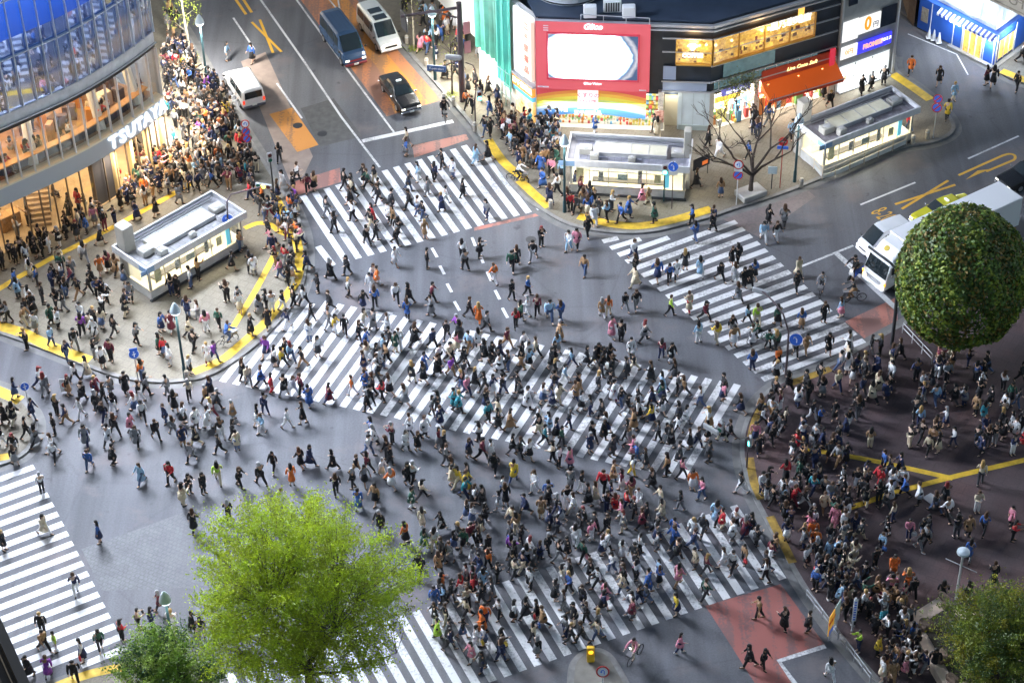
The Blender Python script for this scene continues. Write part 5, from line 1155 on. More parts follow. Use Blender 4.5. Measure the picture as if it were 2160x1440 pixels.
# sedans (taxis)
def sedan(name, front, heading, label, col, roofcol=None, stripe=False):
    e = vehicle(name, front, heading, 4.7, label, 'taxi', 'taxis')
    m = paint(name + '_' + col[0], col[1])
    S = [(-2.35, .42, .72, .74, .74, .62), (-2.28, .25, .82, .88, .8, .68), (-1.5, .22, .9, .98, .84, .72), (-1.42, .22, .9, 1.0, .84, .7), (-.95, .22, .9, 1.42, .85, .62), (-.3, .22, .9, 1.48, .85, .63), (.35, .22, .9, 1.44, .85, .63), (1.0, .22, .89, .98, .85, .72), (1.1, .22, .88, .95, .85, .74), (2.15, .24, .76, .82, .82, .7), (2.33, .3, .68, .72, .76, .62)]
    body(S, m, e)
    side_glass(S, -.85, -.2, .12, .86, e); side_glass(S, -.12, .45, .12, .86, e)
    slope_glass((1.0, .99), (.38, 1.43), .68, .56, e, 'windscreen'); slope_glass((-1.42, 1.0), (-.97, 1.41), .66, .54, e, 'rear_window')
    wheels((-1.4, 1.4), .85, .31, e); lights(2.31, .6, .6, (.08, .3, .14), HEADL, e, 'headlight'); lights(-2.35, .6, .68, (.06, .3, .14), TAIL, e, 'tail_light')
    mb = MB(); mb.bbox((2.36, 0, .36), (.12, 1.6, .16), bev=.04); mb.build('front_bumper', CHROME, e); mb = MB(); mb.bbox((-2.37, 0, .4), (.12, 1.6, .16), bev=.04); mb.build('rear_bumper', CHROME, e)
    mb = MB(); mb.box((2.345, 0, .6), (.03, .8, .14)); mb.build('grille', CHROME, e); mb = MB(); mb.box((2.43, 0, .37), (.02, .34, .15)); mb.build('number_plate', PLATE, e)
    mb = MB(); mb.bbox((-.1, 0, 1.56), (.2, .42, .13), bev=.05); mb.build('roof_lamp', mat('taxi_lamp', (.8, .85, .85), .3, emit=(.8, 1, 1), strength=.12), e); mirrors(.85, .82, .98, CHROME, e)
    for s in (-1, 1):
        mb = MB(); mb.box((-.15, s * .852, .56), (2.6, .02, .04)); mb.build('side_trim', CHROME, e)
    return e
sedan('taxi', (869, 243), HA - 1, 'glossy black taxi waiting in the orange lane before the stop line', ('black', (.012, .012, .014)))
t1 = sedan('taxi', (1931, 484), HB, 'yellow taxi half hidden behind the white box truck', ('yellow', (.55, .52, .03)))
sedan('taxi', (2112, 402), HB, 'black taxi at the right edge behind the white box truck', ('black2', (.012, .012, .014)))
# vans
def van(name, front, heading, L, w, h, label, col, group, hood=.55, atrear=False, highroof=False, red_front=False, sun=False):
    e = vehicle(name, front, heading, L, label, 'van', group, atrear); m = paint(name + str(len(MATS)), col); x1, x0 = L / 2, -L / 2; zb = h * .52
    S = [(x0, .4, zb * .95, h * .9, w * .94, w * .8), (x0 + .06, .26, zb, h * .97, w, w * .84), (x0 + .6, .22, zb, h, w, w * .86), (x1 - hood - 1.15, .22, zb, h, w, w * .86), (x1 - hood - .85, .22, zb, h * .965, w, w * .84), (x1 - hood, .22, zb * .98, zb * 1.06, w, w * .84), (x1 - hood * .5, .24, zb * .9, zb * .95, w * .98, w * .8), (x1 - .08, .26, zb * .72, zb * .77, w * .94, w * .76), (x1, .34, zb * .6, zb * .64, w * .88, w * .7)]
    body(S, m, e)
    side_glass(S, x0 + .25, x0 + L * .32, .1, .84, e); side_glass(S, x0 + L * .34, x0 + L * .58, .1, .84, e); side_glass(S, x0 + L * .6, x1 - hood - .92, .1, .84, e)
    slope_glass((x1 - hood, zb * 1.06), (x1 - hood - .85, h * .955), w * .82, w * .76, e, 'windscreen')
    mb = MB()
    for i in range(5): pass
    mb.loft([[(x0 - .012, -w * .74, zb * 1.08), (x0 - .012, w * .74, zb * 1.08)], [(x0 - .02, -w * .72, h * .87), (x0 - .02, w * .72, h * .87)]], cap=False, closed=False); mb.build('rear_window', VGL, e)
    wheels((x0 + .85, x1 - .8), w, .33, e); lights(x1 - .05, w * .7, zb * .6, (.14, .32, .16), HEADL, e, 'headlight'); lights(x0 - .01, w * .86, zb * .85, (.06, .16, .3), TAIL, e, 'tail_light')
    mb = MB(); mb.bbox((x1, 0, .36), (.14, w * 1.85, .22), bev=.05); mb.build('front_bumper', paint('bumper_red', (.2, .03, .04)) if red_front else m, e); mb = MB(); mb.bbox((x0 - .02, 0, .38), (.14, w * 1.9, .2), bev=.05); mb.build('rear_bumper', mat('bumper_grey', (.08, .08, .1), .5), e)
    mb = MB(); mb.box((x1 + .005, 0, zb * .56), (.03, w * 1.1, .13)); mb.build('grille', BLKM if not red_front else paint('grille_red', (.25, .03, .04)), e); mb = MB(); mb.box((x1 + .08, 0, .38), (.02, .36, .16)); mb.box((x0 - .1, 0, .55), (.02, .36, .16)); build_each(mb, 'number_plate', PLATE, e)
    mirrors(x1 - hood - .1, w, zb * 1.12, BLKM, e)
    for s in (-1, 1):
        for xx in (x0 + L * .33, x0 + L * .59, x1 - hood - .2):
            mb = MB(); mb.box((xx, s * (w - .004), zb * .62), (.022, .02, zb * .62)); mb.build('door_gap', BLKM, e)
        mb = MB(); mb.box((x0 + L * .63, s * (w + .008), zb * .82), (.16, .03, .035)); mb.build('door_handle', CHROME, e)
    if highroof:
        mb = MB()
        for s in (-.55, -.2, .2, .55): mb.box((x0 + L * .38, s, h + .012), (L * .62, .05, .03))
        mb.build('roof_rib', m, e)
    if sun:
        mb = MB()
        for xx in (x0 + L * .36, x0 + L * .57): mb.bbox((xx, 0, h + .01), (.75, w * 1.1, .04), bev=.02)
        mb.build('sunroof', VGL, e)
    return e
van('van', (752, 143), HA, 5.3, .94, 2.3, 'dark blue high roofed van with red front in the bus lane', (.035, .07, .14), 'vans on the upper road', .5, highroof=True, red_front=True)
van('van', (826, 113), HA, 4.9, .92, 2.05, 'white van with two roof hatches beside the kerb near the saplings', (.68, .7, .68), 'vans on the upper road', .75, sun=True)
van('minivan', (538, 232), 113.7, 4.75, .9, 1.85, 'white people carrier seen from behind next to the waiting crowd', (.78, .77, .78), None, .9, atrear=True)
van('van', (1818, 540), HB, 3.4, .75, 1.9, 'small white delivery van just left of the box truck cab', (.74, .75, .77), 'white vans and truck at the right stop line', .35)
# box truck
e = empty('box_truck', (23.57 + .8434 * 6, 110.94 + .5373 * 6, 0), R(212.5), label='long white box truck stopped behind the round clipped tree', cat='truck')
w, L = 1.12, 12.0; x1 = L / 2; TW = paint('truck_white', (.85, .85, .87), .35)
S = [(x1 - 1.9, .5, 1.5, 2.5, w, w * .94), (x1 - .75, .5, 1.5, 2.5, w, w * .93), (x1 - .42, .45, 1.42, 2.32, w, w * .9), (x1 - .12, .42, 1.2, 1.3, w * .99, w * .92), (x1 - .02, .42, .95, 1.02, w * .96, w * .88), (x1, .5, .8, .84, w * .92, w * .8)]
body(S, TW, e, 'cab'); slope_glass((x1 - .12, 1.3), (x1 - .42, 2.28), w * .9, w * .84, e, 'windscreen'); side_glass(S, x1 - 1.4, x1 - .5, .1, .85, e)
mb = MB(); mb.bbox((x1 - 2.1 - 4.8, 0, 2.05), (9.6, 2.3, 2.3), bev=.04); mb.build('cargo_box', TW, e)
S2 = [(x1 - 2.08, 2.2, 2.6, 3.15, w * .92, w * .86), (x1 - 1.3, 2.4, 2.6, 3.05, w * .9, w * .8), (x1 - .7, 2.45, 2.52, 2.6, w * .8, w * .7)]
wd = body(S2, TW, e, 'wind_deflector')
mb = MB(); Md = Matrix.Translation((x1 - 1.02, -.1, 2.86)) @ Matrix.Rotation(R(37), 4, 'Y'); mb.lathe([(.2, -.06), (.2, .03)], (0, 0, 0), 20, M=Md); mb.build('yellow_emblem', mat('emblem_yellow', (.7, .5, .05), .5), wd)
mb = MB(); mb.bbox((x1 - 6.5, 0, .72), (10.0, .9, .3), bev=.02); mb.build('chassis', BLKM, e); wheels((x1 - 1.2, x1 - 8.6, x1 - 9.7), w, .43, e, .28)
lights(x1 - .02, .86, .72, (.1, .34, .2), mat('truck_headlight', (.8, .75, .6), .2, emit=(1, .6, .25), strength=.9), e, 'headlight'); lights(x1 - .02, 1.04, .98, (.1, .12, .2), AMBL, e, 'indicator')
mb = MB()
for i in range(3): mb.box((x1 + .008, 0, .78 + i * .1), (.03, 1.35, .035))
mb.build('grille', mat('grille_grey', (.12, .12, .13), .5), e); mb = MB(); mb.bbox((x1, 0, .48), (.2, 2.16, .24), bev=.05); mb.build('front_bumper', TW, e)
mirrors(x1 - .35, w + .1, 1.75, BLKM, e); mb = MB(); mb.box((x1 + .11, 0, .5), (.02, .4, .2)); mb.build('number_plate', PLATE, e)
# bicycles and a motorbike, riders are added with the people
def bike(px, heading, label, col, basket=True, name='bicycle'):
    e = empty(name, gp(*px), R(heading), label=label, cat='bicycle', group='bicycles on the crossing'); m = mat('frame_%s' % col[0], col[1], .35, .3)
    for x in (-.52, .52):
        mb = MB(); M = Matrix.Translation((x, 0, .33)) @ Matrix.Rotation(math.pi / 2, 4, 'X')
        n = 22; mb.loft([[tuple(M @ Vector(((.31 + .025 * math.cos(a)) * math.cos(t), (.31 + .025 * math.cos(a)) * math.sin(t), .022 * math.sin(a)))) for a in [k * 1.2566 for k in range(5)]] for t in [2 * math.pi * i / n for i in range(n + 1)]], cap=False); wh = mb.build('wheel', TYRE, e)
        mb = MB()
        for i in range(8): a = math.pi * i / 8; c, s = .3 * math.cos(a), .3 * math.sin(a); mb.tube([(x - c, 0, .33 - s), (x + c, 0, .33 + s)], .004, 3)
        mb.build('spokes', CHROME, wh)
    mb = MB()
    for a, b in (((-.52, .33), (-.12, .3)), ((-.52, .33), (-.2, .72)), ((-.12, .3), (-.22, .82)), ((-.12, .3), (.32, .72)), ((-.2, .7), (.32, .76)), ((.52, .33), (.3, .95))): mb.tube([(a[0], 0, a[1]), (b[0], 0, b[1])], .018, 6)
    mb.build('frame', m, e); mb = MB(); mb.tube([(.2, .26, .98), (.3, .12, 1.0), (.3, -.12, 1.0), (.2, -.26, .98)], .014, 6); mb.build('handlebar', CHROME, e)
    mb = MB(); mb.bbox((-.24, 0, .86), (.26, .17, .07), bev=.03); mb.build('saddle', BLKM, e)
    if basket:
        mb = MB(); mb.loft([[(.42, -.13, .72), (.68, -.13, .72), (.68, .13, .72), (.42, .13, .72)], [(.38, -.17, .96), (.76, -.17, .96), (.76, .17, .96), (.38, .17, .96)]]); mb.build('basket', mat('basket_wire', (.2, .2, .21), .5, .5), e)
    return e
BIKES = [((1733, 618), 250, 'silver bicycle ridden toward the crossing beside the scooter', ('silver', (.45, .45, .5))), ((1800, 636), 185, 'dark utility bicycle ridden before the box truck front', ('black', (.03, .03, .03))), ((937, 250), -80, 'bicycle ridden by a black clad cyclist at the upper stop line', ('steel', (.3, .3, .32))), ((1092, 385), -20, 'bicycle held up by a cyclist at the sand pavement kerb', ('navy', (.03, .04, .1))), ((1340, 1390), 235, 'bicycle under the pink dressed rider near the traffic island', ('grey', (.2, .2, .2))), ((480, 728), 35, 'low dark bicycle with blue rider at the tan plaza kerb', ('dark', (.04, .04, .05))), ((1600, 722), 200, 'green bicycle on the lower part of the right crossing', ('green', (.03, .15, .09)))]
for b in BIKES: bike(*b)
mo = empty('motor_scooter', gp(1804, 585), R(225), label='blue and white motor scooter stopped beside the small delivery van', cat='scooter')
for x in (-.6, .6):
    mb = MB(); M = Matrix.Translation((x, 0, .25)) @ Matrix.Rotation(math.pi / 2, 4, 'X'); mb.lathe([(.14, -.06), (.25, -.05), (.25, .05), (.14, .06)], (0, 0, 0), 16, M=M); mb.build('wheel', TYRE, mo)
mb = MB(); mb.loft([[(-.75, y * .1, .5), (-.7, y * .14, .62)][i] for y in (1,) for i in (0, 1)] and [[(-.8, -.1, .5), (-.8, .1, .5), (-.8, .1, .62), (-.8, -.1, .62)], [(-.45, -.16, .35), (-.45, .16, .35), (-.45, .16, .74), (-.45, -.16, .74)], [(.0, -.15, .28), (.0, .15, .28), (.0, .15, .66), (.0, -.15, .66)], [(.1, -.13, .22), (.1, .13, .22), (.1, .13, .32), (.1, -.13, .32)], [(.4, -.13, .22), (.4, .13, .22), (.4, .13, .34), (.4, -.13, .34)]]); mb.build('body', paint('scooter_blue', (.05, .12, .45)), mo)
mb = MB(); mb.loft([[(.4, -.18, .25), (.4, .18, .25), (.46, .16, .25), (.46, -.16, .25)], [(.5, -.2, .6), (.5, .2, .6), (.57, .17, .6), (.57, -.17, .6)], [(.42, -.12, .98), (.42, .12, .98), (.5, .1, .98), (.5, -.1, .98)]]); mb.build('leg_shield', paint('scooter_white', (.7, .7, .74)), mo)
mb = MB(); mb.tube([(.36, .34, 1.0), (.45, .1, 1.03), (.45, -.1, 1.03), (.36, -.34, 1.0)], .02, 6); mb.build('handlebar', BLKM, mo); mb = MB(); mb.bbox((-.35, 0, .78), (.75, .28, .1), bev=.04); mb.build('seat', BLKM, mo); mb = MB(); mb.bbox((.55, 0, .85), (.08, .16, .14), bev=.04); mb.build('headlight', HEADL, mo)
# ---------------------------------------------------------------- street furniture
TEAL = mat('lamp_teal', (.035, .085, .1), .45, .3); PURP = mat('post_brown', (.1, .075, .085), .5, .3); WPOST = mat('post_white', (.6, .61, .63), .4, .3); LENS = mat('lamp_lens', (.75, .82, .88), .3, emit=(.85, .93, 1), strength=1.2)
SBLUE = mat('sign_blue_paint', (.03, .11, .5), .4, emit=(.05, .2, 1), strength=.03); SRED = mat('sign_red_paint', (.55, .03, .03), .4); SWHITE = mat('sign_white_paint', (.75, .75, .75), .4)
CAMV = Vector((0, 0, CAMZ))
def face_dir(p, tilt=.25):
    d = Vector((CAMV.x - p.x, CAMV.y - p.y, 0)).normalized(); return d
def street_lamp(px, top, label, lit=60, head=True):
    b = gp(*px, KZ); e = empty('street_lamp', b, label=label, cat='street lamp', group='street lamps round the crossing')
    d = ray(*top); t = (b.x * d.x + b.y * d.y) / (d.x * d.x + d.y * d.y); h = max(3.5, CAMZ + d.z * t - KZ)
    mb = MB(); mb.tube([(0, 0, 0), (0, 0, .9), (0, 0, .95), (0, 0, h - .7)], [.13, .12, .09, .075], 10); mb.build('post', TEAL, e)
    mb = MB(); mb.lathe([(.1, h - .72), (.34, h - .66), (.3, h - .45), (.2, h - .2), (.1, h - .02), (.03, h + .05)], (0, 0, 0), 16); hd = mb.build('lamp_head', mat('lamp_shade', (.5, .58, .64), .4), e)
    mb = MB(); mb.lathe([(.26, h - .76), (.3, h - .725)], (0, 0, 0), 16); mb.build('lens', LENS if lit else mat('lens_off', (.4, .42, .45), .3), hd)
    if lit: lamp('lamp_bulb', 'POINT', (0, 0, h - 1.0), lit * 3.2, (1, .97, .9), e, .5)
    return e
street_lamp((391, 797), (365, 640), 'teal street lamp at the tip of the tan plaza', 50)
street_lamp((1191, 447), (1189, 285), 'teal street lamp at left end of the middle pavilion', 60)
street_lamp((1676, 383), (1686, 240), 'lit street lamp between the bare tree and right pavilion', 40)
street_lamp((372, 1400), (363, 1245), 'street lamp behind the small green tree', 30)
street_lamp((918, 168), (910, 14), 'lit street lamp left of the thick gantry post', 190)
street_lamp((437, 172), (420, 32), 'white glowing street lamp beside the slim pale trunk tree', 420)
# plain lamp with crossbar on the red plaza
b = gp(2013, 1283, KZ); e = empty('crossbar_lamp', b, label='grey lamp post with a thin crossbar beside the dark olive tree', cat='street lamp')
mb = MB(); mb.tube([(0, 0, 0), (0, 0, 2.4), (0, 0, 4.3)], [.085, .075, .06], 10); mb.build('post', WPOST, e)
mb = MB(); mb.tube([(-.75, .55, 3.4), (.75, -.55, 3.4)], .025, 6); mb.build('crossbar', WPOST, e); mb = MB(); mb.lathe([(.12, 4.3), (.36, 4.38), (.34, 4.5), (.1, 4.6)], (0, 0, 0), 16); mb.build('lamp_head', mat('lamp_shade', (.5, .58, .64), .4), e)
# round signs: list of (kind, height) on one post
def round_sign(e, z, kind, d, r=.3, side=0.0):
    u = Vector((-d.y, d.x, 0)); c = Vector((0, 0, z)) + d * .07 + u * side; n = (d + Vector((0, 0, .25))).normalized()
    s = empty('sign', (0, 0, 0)); s.parent = e; up = Vector((0, 0, 1))
    mb = MB(); mb.disc(c, n, r, 22, .03); mb.build('rim', SRED if kind in ('nopark', 'noturn', 'noentry') else SWHITE, s)
    if kind == 'nopark':
        mb = MB(); mb.disc(c + n * .02, n, r * .78, 22, .01); mb.build('face', SBLUE, s); x = n.orthogonal(); x = Vector((u.x, u.y, 0)); y = n.cross(x) * -1
        mb = MB(); q = (x - y).normalized(); w = (x + y).normalized() * .05
        mb.poly([c + n * .029 - q * r * .8 - w, c + n * .029 + q * r * .8 - w, c + n * .029 + q * r * .8 + w, c + n * .029 - q * r * .8 + w]); mb.poly([c + n * .0285 - q * r * .8 + w, c + n * .0285 + q * r * .8 + w, c + n * .0285 + q * r * .8 - w, c + n * .0285 - q * r * .8 - w]); mb.build('slash', SRED, s)
    elif kind == 'noturn':
        mb = MB(); mb.disc(c + n * .02, n, r * .76, 22, .01); mb.build('face', SWHITE, s); x = Vector((u.x, u.y, 0)); y = n.cross(x); y = y if y.z > 0 else -y
        mb = MB(); mb.tube([c + n * .03 + x * .08 - y * .14, c + n * .03 + x * .08 + y * .06, c + n * .03 + x * .03 + y * .12, c + n * .03 - x * .05 + y * .1, c + n * .03 - x * .08 + y * .02], .026, 5); mb.poly([c + n * .035 - x * .15 + y * .03, c + n * .035 - x * .01 + y * .03, c + n * .035 - x * .08 - y * .08][::-1]); mb.poly([c + n * .036 - x * .15 + y * .03, c + n * .036 - x * .01 + y * .03, c + n * .036 - x * .08 - y * .08]); mb.build('arrow', SBLUE, s)
    elif kind == 'arrow':
        mb = MB(); mb.disc(c + n * .02, n, r * .94, 22, .01); mb.build('face', SBLUE, s); x = Vector((u.x, u.y, 0)); y = n.cross(x); y = y if y.z > 0 else -y
        mb = MB(); mb.tube([c + n * .03 + x * .05 - y * .2, c + n * .03 + x * .05, c + n * .03 - x * .03 + y * .1], .035, 5); f = [c + n * .036 - x * .17 + y * .03, c + n * .036 + x * .02 + y * .18, c + n * .036 - x * .14 + y * .2]; mb.poly(f); mb.poly(f[::-1]); mb.build('arrow', SWHITE, s)
    elif kind == 'walk':
        mb = MB(); mb.disc(c + n * .02, n, r * .94, 22, .01); mb.build('face', SBLUE, s); x = Vector((u.x, u.y, 0)); y = n.cross(x); y = y if y.z > 0 else -y
        mb = MB(); mb.tube([c + n * .03 - y * .18, c + n * .03 + y * .05], .04, 5); mb.tube([c + n * .03 - x * .12 - y * .02, c + n * .03 + x * .12 + y * .02], .03, 5); mb.disc(c + n * .03 + y * .14, n, .05, 10, .02); mb.build('figure', SWHITE, s)
    elif kind == 'noentry':
        x = Vector((u.x, u.y, 0)); y = n.cross(x); mb = MB(); k = [c + n * .02 + x * a * .2 + y * b2 * .05 for a, b2 in ((-1, -1), (1, -1), (1, 1), (-1, 1))]; mb.poly(k); mb.poly(k[::-1]); mb.build('bar', SWHITE, s)
    return s
def sign_post(px, h, items, label, mpost=None, group='traffic signs on posts', plate=None, pr=.035):
    b = gp(*px, KZ); e = empty('road_sign', b, label=label, cat='road sign', group=group); d = face_dir(b)
    mb = MB(); mb.tube([(0, 0, 0), (0, 0, h)], pr, 8); mb.build('post', mpost or WPOST, e)
    for k in items:
        if k[0] == 'plate':
            _, z, w, hh, col = k; M = frame(d * .06 + Vector((0, 0, z)), (-d.y, d.x)) ; M = Matrix.Translation(d * .06 + Vector((0, 0, z))) @ Matrix.Rotation(math.atan2(d.y, d.x) + math.pi / 2, 4, 'Z')
            mb = MB(); mb.box((0, 0, 0), (w, .03, hh), M=M); mb.build('plate', col, e)
        else: round_sign(e, k[1], k[0], d, k[2] if len(k) > 2 else .3, k[3] if len(k) > 3 else 0)
    return e
sign_post((1417, 440), 3.9, [('arrow', 3.55, .36), ('plate', 3.0, .6, .28, SWHITE)], 'round blue arrow sign with white plate in front of the middle pavilion', PURP)
sign_post((1553, 432), 3.6, [('noturn', 3.4, .34), ('plate', 2.95, .55, .25, SWHITE), ('nopark', 2.55, .34)], 'white post with a no turn sign above a no parking sign beside the bare tree')
sign_post((1645, 396), 4.2, [('noentry', 3.9, .32), ('plate', 3.4, .75, .24, SBLUE)], 'red post with no entry sign and blue plate right of the bare tree', mat('post_red', (.35, .06, .05), .5))
sign_post((1627, 398), 1.9, [('plate', 1.6, .62, .6, mat('plate_pale', (.5, .6, .65), .5))], 'small pale notice plate on a thin dark post by the bare tree', DRK)
sign_post((1968, 291), 3.5, [('nopark', 3.35, .33), ('nopark', 2.62, .36)], 'double post with two blue and red no parking signs on the right kerb')
sign_post((527, 347), 3.6, [('noturn', 3.5, .3), ('nopark', 2.85, .3), ('nopark', 2.25, .3)], 'post with three round signs beside the crowd and the orange road patch')
sign_post((292, 803), 2.5, [('walk', 2.25, .32), ('plate', 2.6, .5, .2, SBLUE)], 'blue crossing sign behind the person in orange on tan plaza')
sign_post((60, 852), 1.7, [('walk', 1.5, .27)], 'low blue round sign at the corner pavement on the left edge')
sign_post((1271, 1452), 1.6, [('noturn', 1.45, .36)], 'red ringed no turn sign on the traffic island')
def arm_pole(name, px, pts, label, cat, r=.08, m=None):
    b = gp(*px, KZ); e = empty(name, b, label=label, cat=cat); mb = MB(); mb.tube(pts, [r] * 2 + [r * .7] * (len(pts) - 2), 10); mb.build('post', m or PURP, e); return e
def along(px, py, z, b): return gp(px, py, z) - b
def signal(e, c, d, lit, horizontal=True, name='traffic_signal'):
    "three-lamp head; d = the way it faces"
    rz = math.atan2(d[1], d[0]) + math.pi / 2; s = empty(name, c, rz); s.parent = e; mb = MB(); mb.bbox((0, 0, 0), (1.15, .16, .38) if horizontal else (.36, .18, .8), bev=.05); mb.build('housing', mat('signal_grey', (.32, .33, .35), .5), s)
    cols = [('signal_green', (.02, .3, .2), (.1, 1, .8)), ('signal_amber', (.3, .2, .02), (1, .6, .05)), ('signal_red', (.3, .03, .02), (1, .1, .05))]
    for i, (nm, c1, c2) in enumerate(cols if horizontal else [cols[0], cols[2]]):
        mb = MB(); q = Vector((-.36 + .36 * i, -.09, 0)) if horizontal else Vector((0, -.1, -.2 + .4 * i)); mb.disc(q, (0, -1, 0), .14, 14, .04); mb.build('lens', mat(nm, c1, .3, emit=c2, strength=3.0) if lit == i else mat(nm + '_off', tuple(k * .3 for k in c1), .3), s)
    return s
# curved arm signals
b = gp(1657, 795, KZ); e = arm_pole('signal_post', (1657, 795), [(0, 0, 0), (0, 0, 1.6), (-.02, .05, 3.6), along(1652, 662, 5.0, b), along(1630, 634, 5.4, b), along(1606, 612, 5.6, b)], 'curved brown signal post with round blue arrow sign over the right crossing', 'signal post')
round_sign(e, 3.15, 'arrow', face_dir(b), .42, .45); signal(e, along(1606, 612, 5.6, b) + Vector((0, 0, -.1)), (.49, .87), None)
b = gp(1881, 726, KZ); e = arm_pole('signal_post', (1881, 726), [(0, 0, 0), (0, 0, 2.5), along(1893, 600, 5.0, b), along(1896, 575, 5.7, b), along(1880, 556, 6.1, b), along(1832, 520, 6.4, b)], 'thick dark curved signal post against the clipped tree beside the truck', 'signal post', .12, DRK)
b = gp(489, 531, KZ); e = arm_pole('signal_post', (489, 531), [(0, 0, 0), (0, 0, 2), along(480, 455, 3.2, b), along(479, 425, 4.3, b), along(487, 410, 4.8, b), along(560, 392, 5.0, b)], 'purple curved signal post at right corner of the café side pavilion', 'signal post', .07)
round_sign(e, 2.75, 'arrow', face_dir(b), .4, .0); signal(e, along(556, 392, 5.0, b), (-.3, -1), 1)
b = gp(1003, 262, KZ); e = arm_pole('signal_post', (1003, 262), [(0, 0, 0), (0, 0, 2), along(1004, 190, 3.0, b), along(1005, 160, 4.2, b), along(998, 138, 5.0, b), along(982, 132, 5.2, b)], 'thin arched signal post next to the thick gantry post', 'signal post', .06)
signal(e, Vector((.35, -.1, 2.5)), (.2, -1), 0, False)
b = gp(577, 402, KZ); e = arm_pole('signal_post', (577, 402), [(0, 0, 0), (0, 0, 1.6), (0, 0, 3.3)], 'slim dark pedestrian signal post at the edge of the upper crossing', 'signal post', .06, DRK); signal(e, Vector((0, -.12, 2.9)), (.4, -.9), None, False)
b = gp(1400, 424, KZ); e = arm_pole('signal_post', (1400, 424), [(0, 0, 0), (0, 0, 1.6), (0, 0, 3.0)], 'green lit pedestrian signal in front of the middle pavilion glazing', 'signal post', .05, TEAL); signal(e, Vector((0, -.12, 2.75)), (0, -1), 0, False)
b = gp(1575, 985, KZ); e = arm_pole('signal_post', (1575, 985), [(0, 0, 0), (0, 0, 2.4), along(1560, 925, 3.6, b), along(1525, 905, 4.0, b)], 'signal post with grey signal heads at the end of the diagonal crossing', 'signal post', .06, PURP)
signal(e, along(1520, 905, 4.0, b) + Vector((0, 0, .2)), (-.7, -.7), None, False); signal(e, along(1500, 905, 4.0, b), (.7, .7), None); signal(e, Vector((.1, -.1, 2.2)), (-1, 0), 0, False)
# gantry
b = gp(976, 213, KZ); e = empty('sign_gantry', b, label='thick brown gantry post with a dark sign box over the upper road', cat='sign gantry')
mb = MB(); mb.tube([(0, 0, 0), (0, 0, 4), (0, 0, 8.3)], [.24, .22, .2], 12); mb.build('post', PURP, e)
mb = MB(); mb.tube([(0, 0, 7.9), along(846, 35, 7.3, b)], .11, 8); mb.tube([(0, 0, 7.0), along(905, 22, 7.2, b)], .07, 8); mb.build('arm', PURP, e)
p = along(852, 40, 7.0, b); mb = MB(); mb.bbox((p.x, p.y, 6.7), (.12, 1.0, 1.5), R(25), .03); mb.build('sign_back', DRK, e)
mb = MB(); mb.tube([(0, 0, 3.6), along(905, 152, 3.2, b)], .05, 6); mb.build('name_arm', PURP, e)
p = along(921, 148, 3.3, b); mb = MB(); mb.box((p.x, p.y, 3.3), (1.4, .06, .5), R(-12)); pl = mb.build('street_name_plate', mat('plate_navy', (.06, .12, .28), .4), e)
text_mesh('Koen-dori', .26, Matrix.Translation((p.x, p.y, 3.3)) @ Matrix.Rotation(R(-12), 4, 'Z') @ Matrix.Translation((0, -.04, 0)) @ Matrix.Rotation(math.pi / 2, 4, 'X'), SWHITE, pl, ext=.005)
p = along(957, 132, 3.6, b); mb = MB(); mb.bbox((p.x, p.y, 3.9), (1.2, .3, .4), R(-12), .08); mb.build('signal_back', mat('signal_grey', (.32, .33, .35), .5), e)
for z in (6.2, 4.6):
    mb = MB(); mb.bbox((.5, 0, z), (.5, .12, 1.0), R(20), .04); mb.build('pink_banner', mat('banner_pink', (.6, .25, .28), .6), e)
# rails, bollards, notice boards
def rail(name, pts, h, label, n=None, m=None, panel=None, group=None):
    P = [gp(*p, KZ) for p in pts]; b = P[0].copy(); e = empty(name, b, label=label, cat='railing', group=group); P = [p - b for p in P]; tot = sum((P[i + 1] - P[i]).length for i in range(len(P) - 1)); n = n or max(2, int(tot / 1.5))
    def at(s):
        for i in range(len(P) - 1):
            l = (P[i + 1] - P[i]).length
            if s <= l or i == len(P) - 2: return P[i].lerp(P[i + 1], min(1, s / l))
            s -= l
    mb = MB()
    for z in (h, h * .55): mb.tube([p + Vector((0, 0, z)) for p in P], .025, 6)
    mb.build('rail', m or WPOST, e)
    for i in range(n + 1): p = at(tot * i / n); mb = MB(); mb.tube([p, p + Vector((0, 0, h))], .03, 6); mb.build('post', m or WPOST, e)
    if panel:
        for i in range(n): a, c = at(tot * (i + .06) / n), at(tot * (i + .94) / n); mb = MB(); q = [a + Vector((0, 0, .12)), c + Vector((0, 0, .12)), c + Vector((0, 0, h * .5)), a + Vector((0, 0, h * .5))]; mb.loft([[v + Vector((0, .02, 0)) for v in q], [v - Vector((0, .02, 0)) for v in q]]); mb.build('panel', panel, e)
    return e
PNL = mat('rail_panel', (.5, .52, .52), .5)
rail('guard_rail', [(1716, 356), (1738, 383), (1912, 306)], .95, 'pale panelled guard rail along the kerb of the right pavilion', 7, mat('rail_cream', (.62, .54, .42), .5), PNL)
rail('guard_rail', [(1903, 702), (1965, 768)], .8, 'thin guard rail at the plaza edge below the clipped tree', 3, WPOST)
rail('guard_rail', [(1700, 1262), (1770, 1352), (1835, 1440)], .75, 'long grey guard rail between the red patch and bottom plaza edge', 8, mat('rail_grey', (.3, .31, .33), .4, .5))
BOLL = mat('bollard_stone', (.42, .38, .32), .7, noise=.15)
def bollard(px, label, h=.75):
    e = empty('bollard', gp(*px, KZ), label=label, cat='bollard', group='stone bollards by the kerb'); mb = MB(); mb.lathe([(.15, 0), (.15, h - .1), (.12, h - .03), (.06, h)], (0, 0, 0), 12); mb.build('shaft', BOLL, e); mb = MB(); mb.lathe([(.156, h * .72), (.156, h * .8)], (0, 0, 0), 12); mb.build('band', WPOST, e)
